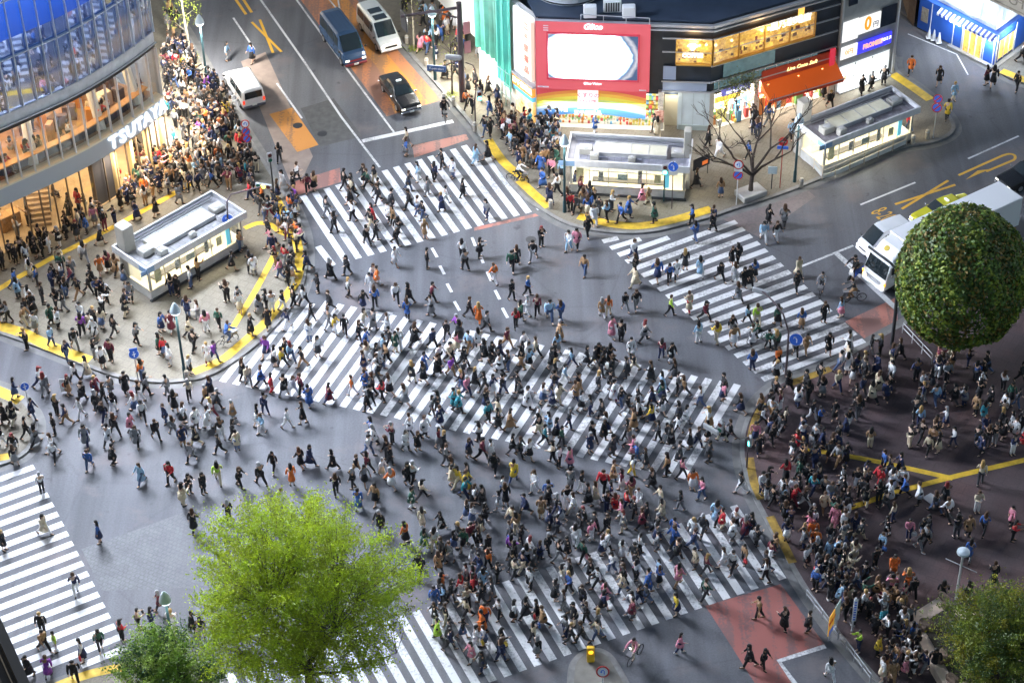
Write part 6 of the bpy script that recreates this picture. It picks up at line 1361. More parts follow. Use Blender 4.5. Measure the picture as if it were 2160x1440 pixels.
for px, lb in (((1002, 276), 'stone bollard at the foot of the arched signal post'), ((1162, 440), 'stone bollard left of the lamp at the middle pavilion'), ((1690, 394), 'stone bollard below the lit lamp by the right pavilion'), ((395, 800), 'stone bollard at the teal lamp on the plaza tip'), ((1955, 292), 'stone bollard left of the no parking double post'), ((1925, 303), 'stone bollard at the end of the panelled guard rail'), ((858, 92), 'stone bollard behind the white van with roof hatches'), ((937, 215), 'stone bollard left of the bare sapling'), ((900, 140), 'stone bollard below the lit lamp on the upper pavement'), ((957, 222), 'stone bollard just left of the gantry post foot')): bollard(px, lb)
# yellow beacon box on the island
e = empty('island_beacon', gp(1246, 1393, .15), label='yellow beacon box standing on the traffic island', cat='beacon'); mb = MB(); mb.bbox((0, 0, .55), (.42, .3, 1.1), bev=.05); mb.build('casing', mat('beacon_yellow', (.7, .42, .02), .45, emit=(1, .6, .02), strength=.0), e); mb = MB(); mb.disc((0, -.16, .85), (0, -1, 0), .13, 14, .03); mb.build('lens', mat('beacon_lens', (.75, .3, .02), .3, emit=(1, .45, .02), strength=.6), e)
# white board carried across the street
e = empty('placard', gp(140, 828), R(10), label='white placard with red and orange disc held low on the lower left street', cat='placard'); mb = MB(); mb.bbox((0, 0, .65), (.62, .05, 1.0), bev=.02); mb.build('panel', SWHITE, e)
for i, (r, m) in enumerate(((.2, SRED), (.12, mat('disc_orange', (.75, .35, .08), .5)))):
    mb = MB(); mb.disc((0, -.03 - .012 * i, .68), (0, -1, 0), r, 18, .01); mb.build('disc', m, e)
mb = MB()
for z in (.98, .3): mb.box((0, -.03, z), (.4, .01, .05))
mb.build('stripe', mat('placard_grey', (.3, .3, .32), .6), e)
# poster stand, light mast and ground plate on the red plaza
e = empty('poster_stand', gp(1756, 1338, KZ), R(60), label='two tilted poster boards, one orange and blue, at the plaza kerb', cat='poster stand')
for i, (x, m) in enumerate(((-.42, mat('poster_orange', (.7, .35, .04), .5, emit=(1, .5, .05), strength=.06)), (.42, mat('poster_mint', (.45, .55, .52), .5)))):
    mb = MB(); mb.bbox((x, 0, 1.35), (.74, .06, 1.5), bev=.02); pn = mb.build('panel', m, e); mb = MB(); mb.box((x, -.035, .9 if i else .78), (.6, .01, .35)); mb.build('band', SBLUE if i == 0 else SWHITE, pn)
    mb = MB(); mb.tube([(x, 0, 0), (x, 0, .7)], .05, 6); mb.build('leg', WPOST, e)
text_mesh('募集中', .34, Matrix.Translation((-.42, -.04, 1.55)) @ Matrix.Rotation(math.pi / 2, 4, 'X') @ Matrix.Rotation(0, 4, 'Z'), SRED, e, ext=.004)
e = empty('banner_mast', gp(1797, 1330, KZ), label='slim white lettered mast leaning over the crowd at the plaza kerb', cat='banner mast'); mb = MB(); mb.tube([(0, 0, 0), (0, 0, 2.6)], .06, 6); mb.build('post', WPOST, e); mb = MB(); mb.bbox((.02, -.05, 1.7), (.24, .05, 1.7), bev=.01); mb.build('banner', SWHITE, e)
mb = MB()
for i in range(8): mb.box((.02, -.082, 1.0 + i * .19), (.13, .008, .1))
build_each(mb, 'marking', SBLUE, e)
q = MB(); c = [gp(1945, 1050, KZ), gp(1963, 1040, KZ), gp(1983, 1052, KZ), gp(1963, 1063, KZ)]; q.prism(c, KZ + .01, KZ + .05); q.build('ground_plate', mat('plate_white', (.5, .52, .55), .6), label='flat pale plate lying on the dark red plaza', cat='floor plate')
# stone planter seats at lower right
e = empty('stone_planter', (0, 0, 0), label='low polygonal pale stone planter under the dark olive tree', cat='planter')
SP = mat('planter_stone', (.74, .56, .44), .75, noise=.2, scale=1.6); pl = [gp(*p, KZ) for p in ((1908, 1318), (1985, 1270), (2015, 1300), (2160, 1330), (2170, 1500), (2000, 1480), (1965, 1420))]
mb = MB(); mb.prism(pl, KZ, .75); mb.build('rim', SP, e); c = sum(pl, Vector()) / len(pl); mb = MB(); mb.prism([(c.lerp(p, .72)) for p in pl], .752, .83); mb.build('soil', mat('soil', (.05, .04, .03), .95, noise=.4, scale=5), e)
mb = MB(); rnd = random.Random(9)
for i in range(14): p = c.lerp(pl[rnd.randrange(7)], rnd.uniform(.6, .95)); mb.bbox((p.x, p.y, .85), (rnd.uniform(.4, .9), rnd.uniform(.4, .8), rnd.uniform(.3, .7)), rnd.uniform(0, 3), .12)
build_each(mb, 'rock', mat('rock_brown', (.16, .11, .08), .9, noise=.3, scale=4), e)
# cones by the blue shop
for px, lb in (((1959, 80), 'leftmost of the three white cones beside the blue shop wall'), ((1969, 84), 'middle of the three white cones beside the blue shop wall'), ((1980, 90), 'rightmost of the three white cones beside the blue shop wall')):
    e = empty('traffic_cone', gp(*px, KZ), label=lb, cat='traffic cone', group='white cones by the blue shop'); mb = MB(); mb.lathe([(.19, .05), (.1, .5), (.04, .85)], (0, 0, 0), 14); mb.build('cone', SWHITE, e); mb = MB(); mb.bbox((0, 0, .03), (.44, .44, .06), bev=.02); mb.build('base', SWHITE, e)
# advertising flag board by the middle pavilion
e = empty('leaning_board', gp(1478, 372, KZ), R(35), label='dark tilted poster board right of the middle pavilion', cat='board'); mb = MB(); mb.bbox((0, 0, 1.2), (1.5, .08, .9), bev=.02); mb.build('panel', NAVYGL, e); mb = MB(); mb.box((.3, -.05, 1.1), (.5, .02, .3)); mb.build('picture', mat('pic_orange', (.7, .2, .05), .5, emit=(1, .2, .03), strength=.1), e)
for x in (-.6, .6):
    mb = MB(); mb.tube([(x, 0, 0), (x, 0, .8)], .03, 6); mb.build('leg', DRK, e)
# ---------------------------------------------------------------- people
def obj_col_mat(name, rough=.8, attr=None):
    m = bpy.data.materials.new(name); m.use_nodes = True; nt = m.node_tree; b = nt.nodes['Principled BSDF']; b.inputs['Roughness'].default_value = rough
    if attr: n = nt.nodes.new('ShaderNodeAttribute'); n.attribute_name = attr; nt.links.new(n.outputs['Color'], b.inputs['Base Color'])
    else:
        n = nt.nodes.new('ShaderNodeObjectInfo'); nz = nt.nodes.new('ShaderNodeTexNoise'); nz.inputs['Scale'].default_value = 9; tc = nt.nodes.new('ShaderNodeTexCoord'); nt.links.new(tc.outputs['Object'], nz.inputs['Vector'])
        r = nt.nodes.new('ShaderNodeValToRGB'); r.color_ramp.elements[0].color = (.7, .7, .7, 1); r.color_ramp.elements[1].color = (1.2, 1.2, 1.2, 1); r.color_ramp.elements[0].position = .35; r.color_ramp.elements[1].position = .65
        mx = nt.nodes.new('ShaderNodeMix'); mx.data_type = 'RGBA'; mx.blend_type = 'MULTIPLY'; mx.inputs[0].default_value = 1
        nt.links.new(nz.outputs['Fac'], r.inputs[0]); nt.links.new(n.outputs['Color'], mx.inputs[6]); nt.links.new(r.outputs['Color'], mx.inputs[7]); nt.links.new(mx.outputs[2], b.inputs['Base Color'])
    return m
CLOTH = obj_col_mat('clothing'); SKINM = obj_col_mat('skin', .55); HAIRM = obj_col_mat('hair', .5); CROWDM = obj_col_mat('crowd_clothing', .8, 'col'); EYE = mat('eye_dark', (.02, .015, .012), .3)
def skin_mesh(V, E, Rd, name, sub=1, root=0):
    me = bpy.data.meshes.new(name); me.from_pydata([tuple(v) for v in V], E, []); o = bpy.data.objects.new(name, me); COL.objects.link(o)
    md = o.modifiers.new('s', 'SKIN'); md.branch_smoothing = .4
    for i, r in enumerate(Rd):
        q = me.skin_vertices[0].data[i]; q.radius = r if isinstance(r, tuple) else (r, r); q.use_root = (i == root)
    if sub: u = o.modifiers.new('u', 'SUBSURF'); u.levels = sub; u.render_levels = sub
    dg = bpy.context.evaluated_depsgraph_get(); res = bpy.data.meshes.new_from_object(o.evaluated_get(dg)); res.name = name
    bpy.data.objects.remove(o); bpy.data.meshes.remove(me)
    return res
def add_mb(me, mb, mats, mi=0):
    "append loose pieces (nose, fingers, eyes ...) to a mesh"
    v = [tuple(x.co) for x in me.vertices]; f = [tuple(p.vertices) for p in me.polygons]; k = len(v); m2 = [p.material_index for p in me.polygons]
    n = bpy.data.meshes.new(me.name); n.from_pydata(v + mb.v, [], f + [tuple(i + k for i in q) for q in mb.f])
    for m in mats: n.materials.append(m)
    n.polygons.foreach_set('material_index', m2 + mb.mi); n.polygons.foreach_set('use_smooth', [True] * len(n.polygons)); n.update()
    bpy.data.meshes.remove(me); return n
def pose_joints(P):
    "P: lists of thigh, knee, arm, elbow angles (degrees), lean; x forward, y left"
    J = {}; lean = R(P.get('lean', 4)); hip = Vector((0, 0, .9)); J['hip'] = hip; J['waist'] = hip + Vector((math.sin(lean) * .16, 0, .16)); J['chest'] = hip + Vector((math.sin(lean) * .36, 0, .37)); J['neck'] = hip + Vector((math.sin(lean) * .54, 0, .55)); J['head'] = J['neck'] + Vector((.03, 0, .12)); J['crown'] = J['neck'] + Vector((.025, 0, .215))
    for k, s in (('l', 1), ('r', -1)):
        i = 0 if s > 0 else 1; a, bn = R(P['thigh'][i]), R(P['knee'][i]); h = hip + Vector((0, s * .09, -.02)); kn = h + Vector((math.sin(a) * .42, s * .005, -math.cos(a) * .42)); an = kn + Vector((math.sin(a - bn) * .4, 0, -math.cos(a - bn) * .4)); J['h' + k], J['k' + k], J['a' + k] = h, kn, an
        fp = R(P.get('foot', (0, 0))[i]); J['t' + k] = an + Vector((math.cos(fp) * .17, s * .02, -.05 + math.sin(fp) * .17))
        a, bn = R(P['arm'][i]), R(P['elbow'][i]); sh = J['neck'] + Vector((-.01, s * .185, -.06)); out = P.get('out', (.07, .07))[i]; el = sh + Vector((math.sin(a) * .28, s * out, -math.cos(a) * .28)); inw = P.get('inw', (0, 0))[i]; wr = el + Vector((math.sin(a + bn) * .24, -s * inw, -math.cos(a + bn) * .24)); hd = wr + (wr - el).normalized() * .09
        J['s' + k], J['e' + k], J['w' + k], J['n' + k] = sh, el, wr, hd
    low = min(J['al'].z - .085, J['ar'].z - .085, J['tl'].z - .035, J['tr'].z - .035)
    for q in J: J[q] = J[q] - Vector((0, 0, low))
    return J
def figure(P, style, hair, detail=True):
    J = pose_joints(P); N = list(J); ix = {n: i for i, n in enumerate(N)}
    E = [('hip', 'waist'), ('waist', 'chest'), ('chest', 'neck'), ('neck', 'head'), ('head', 'crown')]
    for k in 'lr': E += [('hip', 'h' + k), ('h' + k, 'k' + k), ('k' + k, 'a' + k), ('a' + k, 't' + k), ('chest', 's' + k), ('s' + k, 'e' + k), ('e' + k, 'w' + k), ('w' + k, 'n' + k)]
    rad = {'hip': .12, 'waist': .105, 'chest': .125, 'neck': .055, 'head': .088, 'crown': .075}
    for k in 'lr': rad.update({'h' + k: .085, 'k' + k: .058, 'a' + k: .042, 't' + k: .036, 's' + k: .058, 'e' + k: .042, 'w' + k: .03, 'n' + k: .036})
    me = skin_mesh([J[n] for n in N], [(ix[a], ix[b]) for a, b in E], [rad[n] for n in N], 'body', 1, 0)
    mb = MB(); h = J['head']; f = h + Vector((.085, 0, .015))
    mb.faces([f + Vector((0, -.016, .02)), f + Vector((0, .016, .02)), f + Vector((.028, 0, -.022)), f + Vector((0, 0, .045)), f + Vector((0, 0, -.03))], [(0, 2, 3), (3, 2, 1), (1, 2, 4), (4, 2, 0)])
    for s in (-1, 1):
        mb.m = 0; c = h + Vector((.0, s * .09, .01)); mb.lathe([(.01, -.03), (.022, 0), (.012, .032)], c, 6)
        mb.m = 1; mb.lathe([(.004, -.009), (.011, 0), (.004, .009)], h + Vector((.086, s * .034, .035)), 6)
    mb.m = 1; c = h + Vector((.088, 0, -.045)); mb.box(tuple(c), (.012, .045, .009)); mb.m = 0
    for k, s in (('l', 1), ('r', -1)):
        d = (J['n' + k] - J['w' + k]).normalized(); sd = Vector((1, 0, 0)); sd = (sd - d * sd.dot(d)).normalized(); dn = d.cross(sd)
        for i, (o, l) in enumerate(((.03, .062), (.01, .075), (-.01, .07), (-.028, .052))):
            a = J['n' + k] + sd * o + d * .02; b2 = a + d * l * .55; c = b2 + d * l * .35 + dn * .02 * s * -1; mb.tube([a, b2, c], [.0095, .0085, .006], 5)
        a = J['w' + k] + d * .04 + sd * .03; mb.tube([a, a + sd * .03 + d * .025, a + sd * .035 + d * .055], [.011, .009, .007], 5)
    body = add_mb(me, mb, [SKINM, EYE])
    # shoes belong to the bottoms, jacket to the top
    def sub(names, edges, r, nm): 
        ii = {n: i for i, n in enumerate(names)}; return skin_mesh([J[n] for n in names], [(ii[a], ii[b]) for a, b in edges], [r[n] for n in names], nm, 1, 0)
    tn = ['waist', 'hip', 'chest', 'neck']; te = [('hip', 'waist'), ('waist', 'chest'), ('chest', 'neck')]; tr = {'hip': .15, 'waist': .138, 'chest': .158, 'neck': .078}
    for k in 'lr': tn += ['s' + k, 'e' + k, 'w' + k]; te += [('chest', 's' + k), ('s' + k, 'e' + k), ('e' + k, 'w' + k)]; tr.update({'s' + k: .085, 'e' + k: .064, 'w' + k: .05})
    top = sub(tn, te, tr, 'jacket'); extra = MB()
    def skirt(z0, z1, r0, r1, n=14):
        sw = (P['thigh'][0] - P['thigh'][1]) * .0016; c0 = J['hip']; rg = []
        for t in (0, .5, 1): z = z0 + (z1 - z0) * t; r = r0 + (r1 - r0) * t; rg.append([(c0.x + r * (1 + abs(sw) * t) * math.cos(a) , c0.y + r * .92 * math.sin(a), z + .015 * math.sin(3 * a) * t) for a in [2 * math.pi * i / n for i in range(n)]])
        extra.loft(rg)
    if style in ('coat', 'long_coat'): skirt(J['hip'].z + .14, .62 if style == 'coat' else .42, .15, .23 if style == 'coat' else .26)
    if extra.v: top = add_mb(top, extra, [CLOTH])
    else: top.materials.append(CLOTH); top.polygons.foreach_set('use_smooth', [True] * len(top.polygons))
    bn = ['hip']; be = []; br = {'hip': .138}
    for k in 'lr': bn += ['h' + k, 'k' + k, 'a' + k]; be += [('hip', 'h' + k), ('h' + k, 'k' + k), ('k' + k, 'a' + k)]; br.update({'h' + k: .108, 'k' + k: .08, 'a' + k: .066})
    extra = MB()
    if style == 'skirt': skirt(J['hip'].z + .1, .5, .14, .24); bot = bpy.data.meshes.new('skirt'); bot.from_pydata(extra.v, [], extra.f); bot.materials.append(CLOTH)
    else: bot = sub(bn, be, br, 'trousers'); bot.materials.append(CLOTH)
    bot.polygons.foreach_set('use_smooth', [True] * len(bot.polygons))
    shoes = []
    for k in 'lr':
        sh = MB()
        d = (J['t' + k] - J['a' + k]); a = J['a' + k]; yaw = math.atan2(d.y, d.x); pit = math.asin(max(-1, min(1, (d.z + .05) / .18))); M = Matrix.Translation(a + Vector((0, 0, -.03))) @ Matrix.Rotation(yaw, 4, 'Z') @ Matrix.Rotation(-pit, 4, 'Y'); sh.loft([[(-.07, -.035, -.055), (-.07, .035, -.055), (-.06, .03, .03), (-.06, -.03, .03)], [(.05, -.045, -.055), (.05, .045, -.055), (.05, .035, .02), (.05, -.035, .02)], [(.19, -.035, -.055), (.19, .035, -.055), (.18, .025, -.015), (.18, -.025, -.015)]], M=M)
        sm = bpy.data.meshes.new('shoe'); sm.from_pydata(sh.v, [], sh.f); sm.materials.append(CLOTH); shoes.append(sm)
    hm = MB(); c = J['head'] + Vector((-.012, 0, .045)); n = 12
    rg = [[(c.x + .104 * r * math.cos(a) - (.012 if z < 0 else 0), c.y + .1 * r * math.sin(a), c.z + z) for a in [2 * math.pi * i / n for i in range(n)]] for r, z in ((1.0, .0), (1.02, .04), (.9, .085), (.55, .115), (.05, .125))]
    hm.loft(rg)
    rg = [[(c.x + (-.02 + .09 * q * math.cos(a)), c.y + .102 * q * math.sin(a), c.z + z) for a in [math.pi * .38 + math.pi * 1.24 * i / 8 for i in range(9)]] for q, z in (((1.05, .03), (1.08, -.06), (.95, -.12)) if hair == 'short' else ((1.05, .03), (1.15, -.1), (1.3, -.24), (1.15, -.36)))]
    hm.loft(rg, cap=False, closed=False)
    if hair == 'cap': hm.loft([[(c.x + .06, c.y - .08, c.z + .03), (c.x + .06, c.y + .08, c.z + .03), (c.x + .06, c.y + .08, c.z + .045), (c.x + .06, c.y - .08, c.z + .045)], [(c.x + .2, c.y - .06, c.z + .015), (c.x + .2, c.y + .06, c.z + .015), (c.x + .2, c.y + .06, c.z + .03), (c.x + .2, c.y - .06, c.z + .03)]])
    hair_me = bpy.data.meshes.new('hair'); hair_me.from_pydata(hm.v, [], hm.f); hair_me.materials.append(HAIRM); hair_me.polygons.foreach_set('use_smooth', [True] * len(hair_me.polygons))
    return {'body': body, 'jacket': top, 'trousers': bot, 'shoe_a': shoes[0], 'shoe_b': shoes[1], 'hair': hair_me, 'J': J, 'style': style, 'hairkind': hair}
POSES = {
 'walk_a': dict(thigh=(22, -16), knee=(8, 22), arm=(-12, 14), elbow=(12, 22), foot=(12, -35), lean=5),
 'walk_b': dict(thigh=(-15, 21), knee=(26, 6), arm=(14, -12), elbow=(28, 10), foot=(-38, 10), lean=6),
 'stride': dict(thigh=(27, -22), knee=(6, 16), arm=(-14, 16), elbow=(10, 30), foot=(14, -36), lean=5),
 'pass': dict(thigh=(4, 16), knee=(2, 52), arm=(8, -8), elbow=(14, 14), foot=(0, -20), lean=5),
 'stroll': dict(thigh=(13, -11), knee=(6, 14), arm=(-6, 8), elbow=(8, 62), inw=(0, .08), foot=(6, -18), lean=3),
 'stroll_b': dict(thigh=(-9, 14), knee=(18, 4), arm=(10, -5), elbow=(70, 10), inw=(.06, 0), foot=(-22, 6), lean=3),
 'stand': dict(thigh=(2, -2), knee=(2, 2), arm=(-3, 4), elbow=(10, 14), lean=2),
 'phone': dict(thigh=(3, -2), knee=(3, 2), arm=(18, 10), elbow=(105, 95), inw=(.1, .1), lean=4),
 'wait': dict(thigh=(0, 6), knee=(0, 14), arm=(4, 2), elbow=(18, 75), inw=(0, .12), lean=1),
 'point': dict(thigh=(2, -3), knee=(2, 2), arm=(95, 70), elbow=(20, 60), lean=0),
 'ride': dict(thigh=(62, 30), knee=(72, 62), arm=(48, 48), elbow=(20, 20), foot=(0, 0), lean=18),
 'sit': dict(thigh=(86, 84), knee=(86, 84), arm=(20, 25), elbow=(60, 50), lean=6)}
ARCH = []
for p, s, h in (('walk_a', 'jacket', 'short'), ('stroll', 'jacket', 'short'), ('stroll', 'coat', 'long'), ('stroll', 'skirt', 'long'), ('stroll_b', 'jacket', 'long'), ('stroll_b', 'long_coat', 'short'), ('stroll_b', 'jacket', 'cap'), ('pass', 'skirt', 'long'), ('walk_a', 'coat', 'long'), ('walk_b', 'jacket', 'short'), ('walk_b', 'skirt', 'long'), ('walk_b', 'coat', 'short'), ('stride', 'jacket', 'short'), ('stride', 'jacket', 'cap'), ('stride', 'long_coat', 'long'), ('pass', 'jacket', 'long'), ('pass', 'coat', 'short'), ('stand', 'jacket', 'short'), ('stand', 'coat', 'long'), ('stand', 'skirt', 'long'), ('phone', 'jacket', 'short'), ('phone', 'jacket', 'long'), ('phone', 'coat', 'long'), ('wait', 'jacket', 'cap'), ('wait', 'jacket', 'short'), ('point', 'jacket', 'short'), ('ride', 'jacket', 'short'), ('sit', 'jacket', 'long')):
    a = figure(POSES[p], s, h); a['pose'] = p; ARCH.append(a)
WALK = [i for i, a in enumerate(ARCH) if a['pose'] in ('walk_a', 'walk_b', 'stride', 'pass', 'stroll', 'stroll_b')]; STAND = [i for i, a in enumerate(ARCH) if a['pose'] in ('stand', 'phone', 'wait', 'point')]; RIDE = [i for i, a in enumerate(ARCH) if a['pose'] == 'ride'][0]; SIT = [i for i, a in enumerate(ARCH) if a['pose'] == 'sit'][0]
# clothing colours: letter, word, albedo
CC = {'K': ('black', (.013, .013, .016)), 'N': ('navy', (.02, .03, .085)), 'B': ('blue', (.04, .12, .38)), 'L': ('sky', (.32, .5, .68)), 'W': ('white', (.72, .72, .74)), 'G': ('grey', (.2, .205, .22)), 'C': ('cream', (.62, .53, .38)), 'T': ('tan', (.34, .2, .1)), 'O': ('orange', (.72, .17, .03)), 'R': ('red', (.55, .03, .04)), 'M': ('maroon', (.16, .025, .045)), 'P': ('pink', (.66, .24, .32)), 'V': ('purple', (.26, .06, .4)), 'Y': ('yellow', (.7, .5, .05)), 'E': ('green', (.03, .1, .07)), 'J': ('lime', (.45, .7, .06)), 'H': ('charcoal', (.05, .052, .06)), 'S': ('teal', (.04, .28, .34))}
HC = {'black': (.012, .01, .01), 'brown': (.07, .035, .018), 'blond': (.4, .25, .09), 'grey': (.3, .3, .31), 'red': (.2, .03, .03)}
people = []   # (x, y, archetype, heading, top, bottom, hair colour, explicit)
def inpoly(x, y, P):
    r = False; j = len(P) - 1
    for i in range(len(P)):
        if (P[i][1] > y) != (P[j][1] > y) and x < (P[j][0] - P[i][0]) * (y - P[i][1]) / (P[j][1] - P[i][1]) + P[i][0]: r = not r
        j = i
    return r
prs = random.Random(2024)
GRID = {}
def free(p, dmin):
    k = (int(p.x // 1), int(p.y // 1))
    for i in (-1, 0, 1):
        for j in (-1, 0, 1):
            for q in GRID.get((k[0] + i, k[1] + j), ()):
                if (q - p).length < dmin: return False
    return True
PAVED = [[(p.x, p.y) for p in smooth(G2(k))] + r for k, r in ((NWK, [(-52, 108), (-60, 160), (-30, 160)]), (NEK, [(29, 150), (-11, 150)]), (SEK, [(60, 60), (60, 112)]), (SWK, [(-60, 95), (-60, 106)]), (SK, [(-14, 60), (-40, 60), (-40, 74)]), ([(2300, 230), (2200, 190), (2135, 170), (2096, 147), (1960, 67), (1880, 15)], [(32, 155), (70, 155), (70, 140)]))]
def onpave(x, y): return any(inpoly(x, y, q) for q in PAVED)
AX = {'diag': (-19, 161), 'R': (-61, 119), 'T': (22, 202), 'B': (22, 202), 'L': (-62, 118), None: tuple(range(0, 360, 30))}
def add(px, py, tb=None, pose=None, axis=None, heading=None, dmin=.34, explicit=True, arch=None):
    p = gp(px, py); z = KZ if onpave(p.x, p.y) else 0.0; p = gp(px, py, z)
    if not free(p, dmin): return False
    GRID.setdefault((int(p.x // 1), int(p.y // 1)), []).append(p)
    if tb is None:
        t = prs.choices('KNBLWGCTORMPVYEJHS', (42, 14, 3.5, 3.5, 17, 8, 5, 5, 1.2, 1.6, 2.5, 2.2, 1.0, .8, 2.5, .35, 12, 1.2))[0]; b = prs.choices('KNHBGWCTM', (34, 14, 16, 8, 9, 7, 5, 4, 1))[0]
    else: t, b = tb[0], tb[1].upper()
    if pose is None: pose = 'w'
    a = arch if arch is not None else (prs.choice(WALK) if pose == 'w' else prs.choice(STAND))
    hd = heading if heading is not None else prs.choice(AX[axis]) + prs.gauss(0, 14 if axis else 25)
    hc = prs.choices(list(HC), (60, 26, 5, 6, 2))[0]
    people.append([p, a, hd, t, b, hc, explicit]); return True
def crop(o, s, txt, axis=None, pose=None):
    for w in txt.split(';'):
        w = w.split()
        if len(w) >= 3: add(o[0] + float(w[0]) / s, o[1] + float(w[1]) / s, w[2][:2], 's' if (len(w[2]) > 2 and w[2][2] == 's') or pose == 's' else None, axis, dmin=.25)
PEOPLE = globals().get('PEOPLE')
C4 = "20 265 Kks;105 230 Kks;175 220 Wbs;235 190 Kks;275 190 Kks;320 165 Wws;380 120 Kws;100 385 Bb;190 300 Ww;200 330 Cg;335 395 Nns;385 390 Kks;460 365 Mn;420 440 Kb;585 360 Kk;540 220 Wg;640 110 Kk;395 290 Ek;625 445 Nks;660 440 Kks;640 300 Ot;690 280 Mk;655 550 Wks;800 525 Nbs;830 470 Gks;790 360 Gbs;725 685 Kk;580 665 Ck;870 740 Gk;190 500 Wc;325 610 Ek;410 530 Kg;160 620 Tc;230 660 Wg;370 640 Wk;60 600 Gk;20 590 Kw;100 1080 Nb;175 770 Kks;240 670 Kk;330 750 Lb;430 850 Nb;480 770 Kg;600 830 Kgs;655 885 Wks;705 840 Mks;905 970 Obs;1015 800 Eks;1045 820 Rbs;1080 870 Wws;1025 660 Bn;1090 660 Mw;1090 860 Gbs;1205 930 Wks;1190 560 Nb;1260 590 Wg;1310 660 Pw;1200 690 Ck;1230 780 Kk;1320 860 Wm;1360 850 Vb;1390 640 Ek;1440 470 Kks;1510 500 Gw;1520 540 Wc;1470 270 Kk;1090 430 Kns;1130 430 Kks;1210 380 Wbs;1260 330 Tks;1520 150 Tbs;1585 280 Kk;1610 300 Wg;1730 170 Nn;1805 240 Rg;1830 380 Kk;1855 380 Tw;1690 520 Kks;1725 530 Wws;1790 520 Kw;1860 500 Kk;1945 270 Nk;1930 500 Wk;1700 640 Kk;1650 560 Gk;1590 680 Kg;1820 640 Nw;1970 600 Kk;1960 720 Wbs;2015 410 Kks;2095 330 Kk;2090 530 Kk;2080 640 Gg;1690 820 Vn;1740 880 Wk;1540 960 Kk;1575 1000 Cg;1655 1000 Bk;1720 1050 Rr;1800 1060 Kg;1860 1060 Ww;1910 1060 Mk;2085 1110 Mn;1960 1130 Bb;1680 1180 Nn;1920 1240 Kk;1820 1270 Ww;1660 1300 Lw;1480 1350 Kk;1395 1430 Kk;1245 1380 Kc;1160 1380 Nt;1320 1270 Ww;1480 1220 Tg;1110 1165 Kk;1310 1120 Tk;930 1060 Gk;890 1100 Kw;860 1170 Wb;910 1230 Wk;870 1380 Gk;735 1310 Kk;690 1380 Wk;660 1110 Kk;800 1050 Kk;525 1100 Kk;520 1210 Ww;480 980 Wk;560 950 Cg;290 1060 Gg;350 1310 Kks;210 1210 Nb;90 1240 Kc;35 1240 Kk;170 1330 Kk;340 1430 Wk;95 1080 Lb;230 1380 Gk;100 1430 Kg;20 1380 Kw"
C5 = "140 520 Kn;165 110 Kk;360 60 Kk;345 110 Kk;530 70 Tt;340 245 Ww;545 260 Kks;785 270 Gk;765 200 Wk;875 190 Kks;970 355 Ow;1080 270 Ek;1110 250 Kk;1215 210 Kg;1265 120 Kks;1440 150 Wl;1490 130 Pk;1560 60 Kk;1540 305 Tb;1850 205 Wn;1860 300 Kk;1860 375 Cc;2000 340 Bn;2075 350 Bk;2120 330 Wk;2080 560 Jk;1650 570 Tw;1690 560 Oc;1795 530 Kg;1865 520 Kg;1770 720 Kk;1710 700 Pw;1915 720 Gk;2025 830 Mn;2085 860 Kw;1830 830 Wk;1625 860 Ky;1700 860 Kk;1380 720 Tg;1320 590 Lb;1390 590 Bb;1240 560 Mk;1180 560 Ww;1105 640 Rk;1130 600 Ek;1080 460 Kk;1180 430 Bk;870 600 Oo;810 560 Kk;570 560 Gk;575 470 Mk;430 480 Kk;420 580 Bk;350 480 Wk;225 370 Ow;205 350 Wn;185 410 Ww;215 510 Bk;45 440 Wk;40 300 Kk;25 680 Kk;205 650 Gk;115 720 Kk;310 760 Kk;365 760 Ww;465 740 Kk;580 770 Nk;670 710 Kk;735 670 Vk;730 790 Pc;810 790 Lt;870 770 Wk;920 660 Gk;955 860 Kk;690 860 Ck;610 930 Kk;290 860 Tk"
C6 = "80 90 Bb;190 20 Kk;510 90 Lw;590 80 Kw;350 230 Kk;310 240 Kk;110 310 Lw;15 270 Kk;235 340 Kk;455 330 Bk;385 380 Kk;420 370 Kk;350 470 Gk;330 350 Ww;720 410 Kk;730 310 Cc;40 540 Cr;140 590 Mk;410 610 Lk;470 620 Jc;600 620 Ek;100 730 Lw;215 730 Yc;310 680 Kg;320 750 Tw;440 740 Wk;540 770 Ek;590 790 Ek;710 820 Gk;780 800 Tt;750 640 Bt;890 600 Kk;1000 570 Lp;920 800 Kk;1050 790 Wk;440 900 Bn;600 880 Ok;590 960 Wk"
C2T = "60 1300 Kk;150 1170 Kk;170 1190 Ek;70 1250 Ck;235 1290 Kk;435 1330 Kk;490 1150 Lw;545 1240 Gg;640 1070 Kk;770 1250 Kk;660 1300 Ww;410 990 Bg;420 930 Cg;850 1040 Ll;930 1020 Kk;1125 1060 Nn;75 1400 Wk;300 1400 Wk;330 1420 Tk;520 1390 Kb;200 1420 Rk;20 1200 Kk"
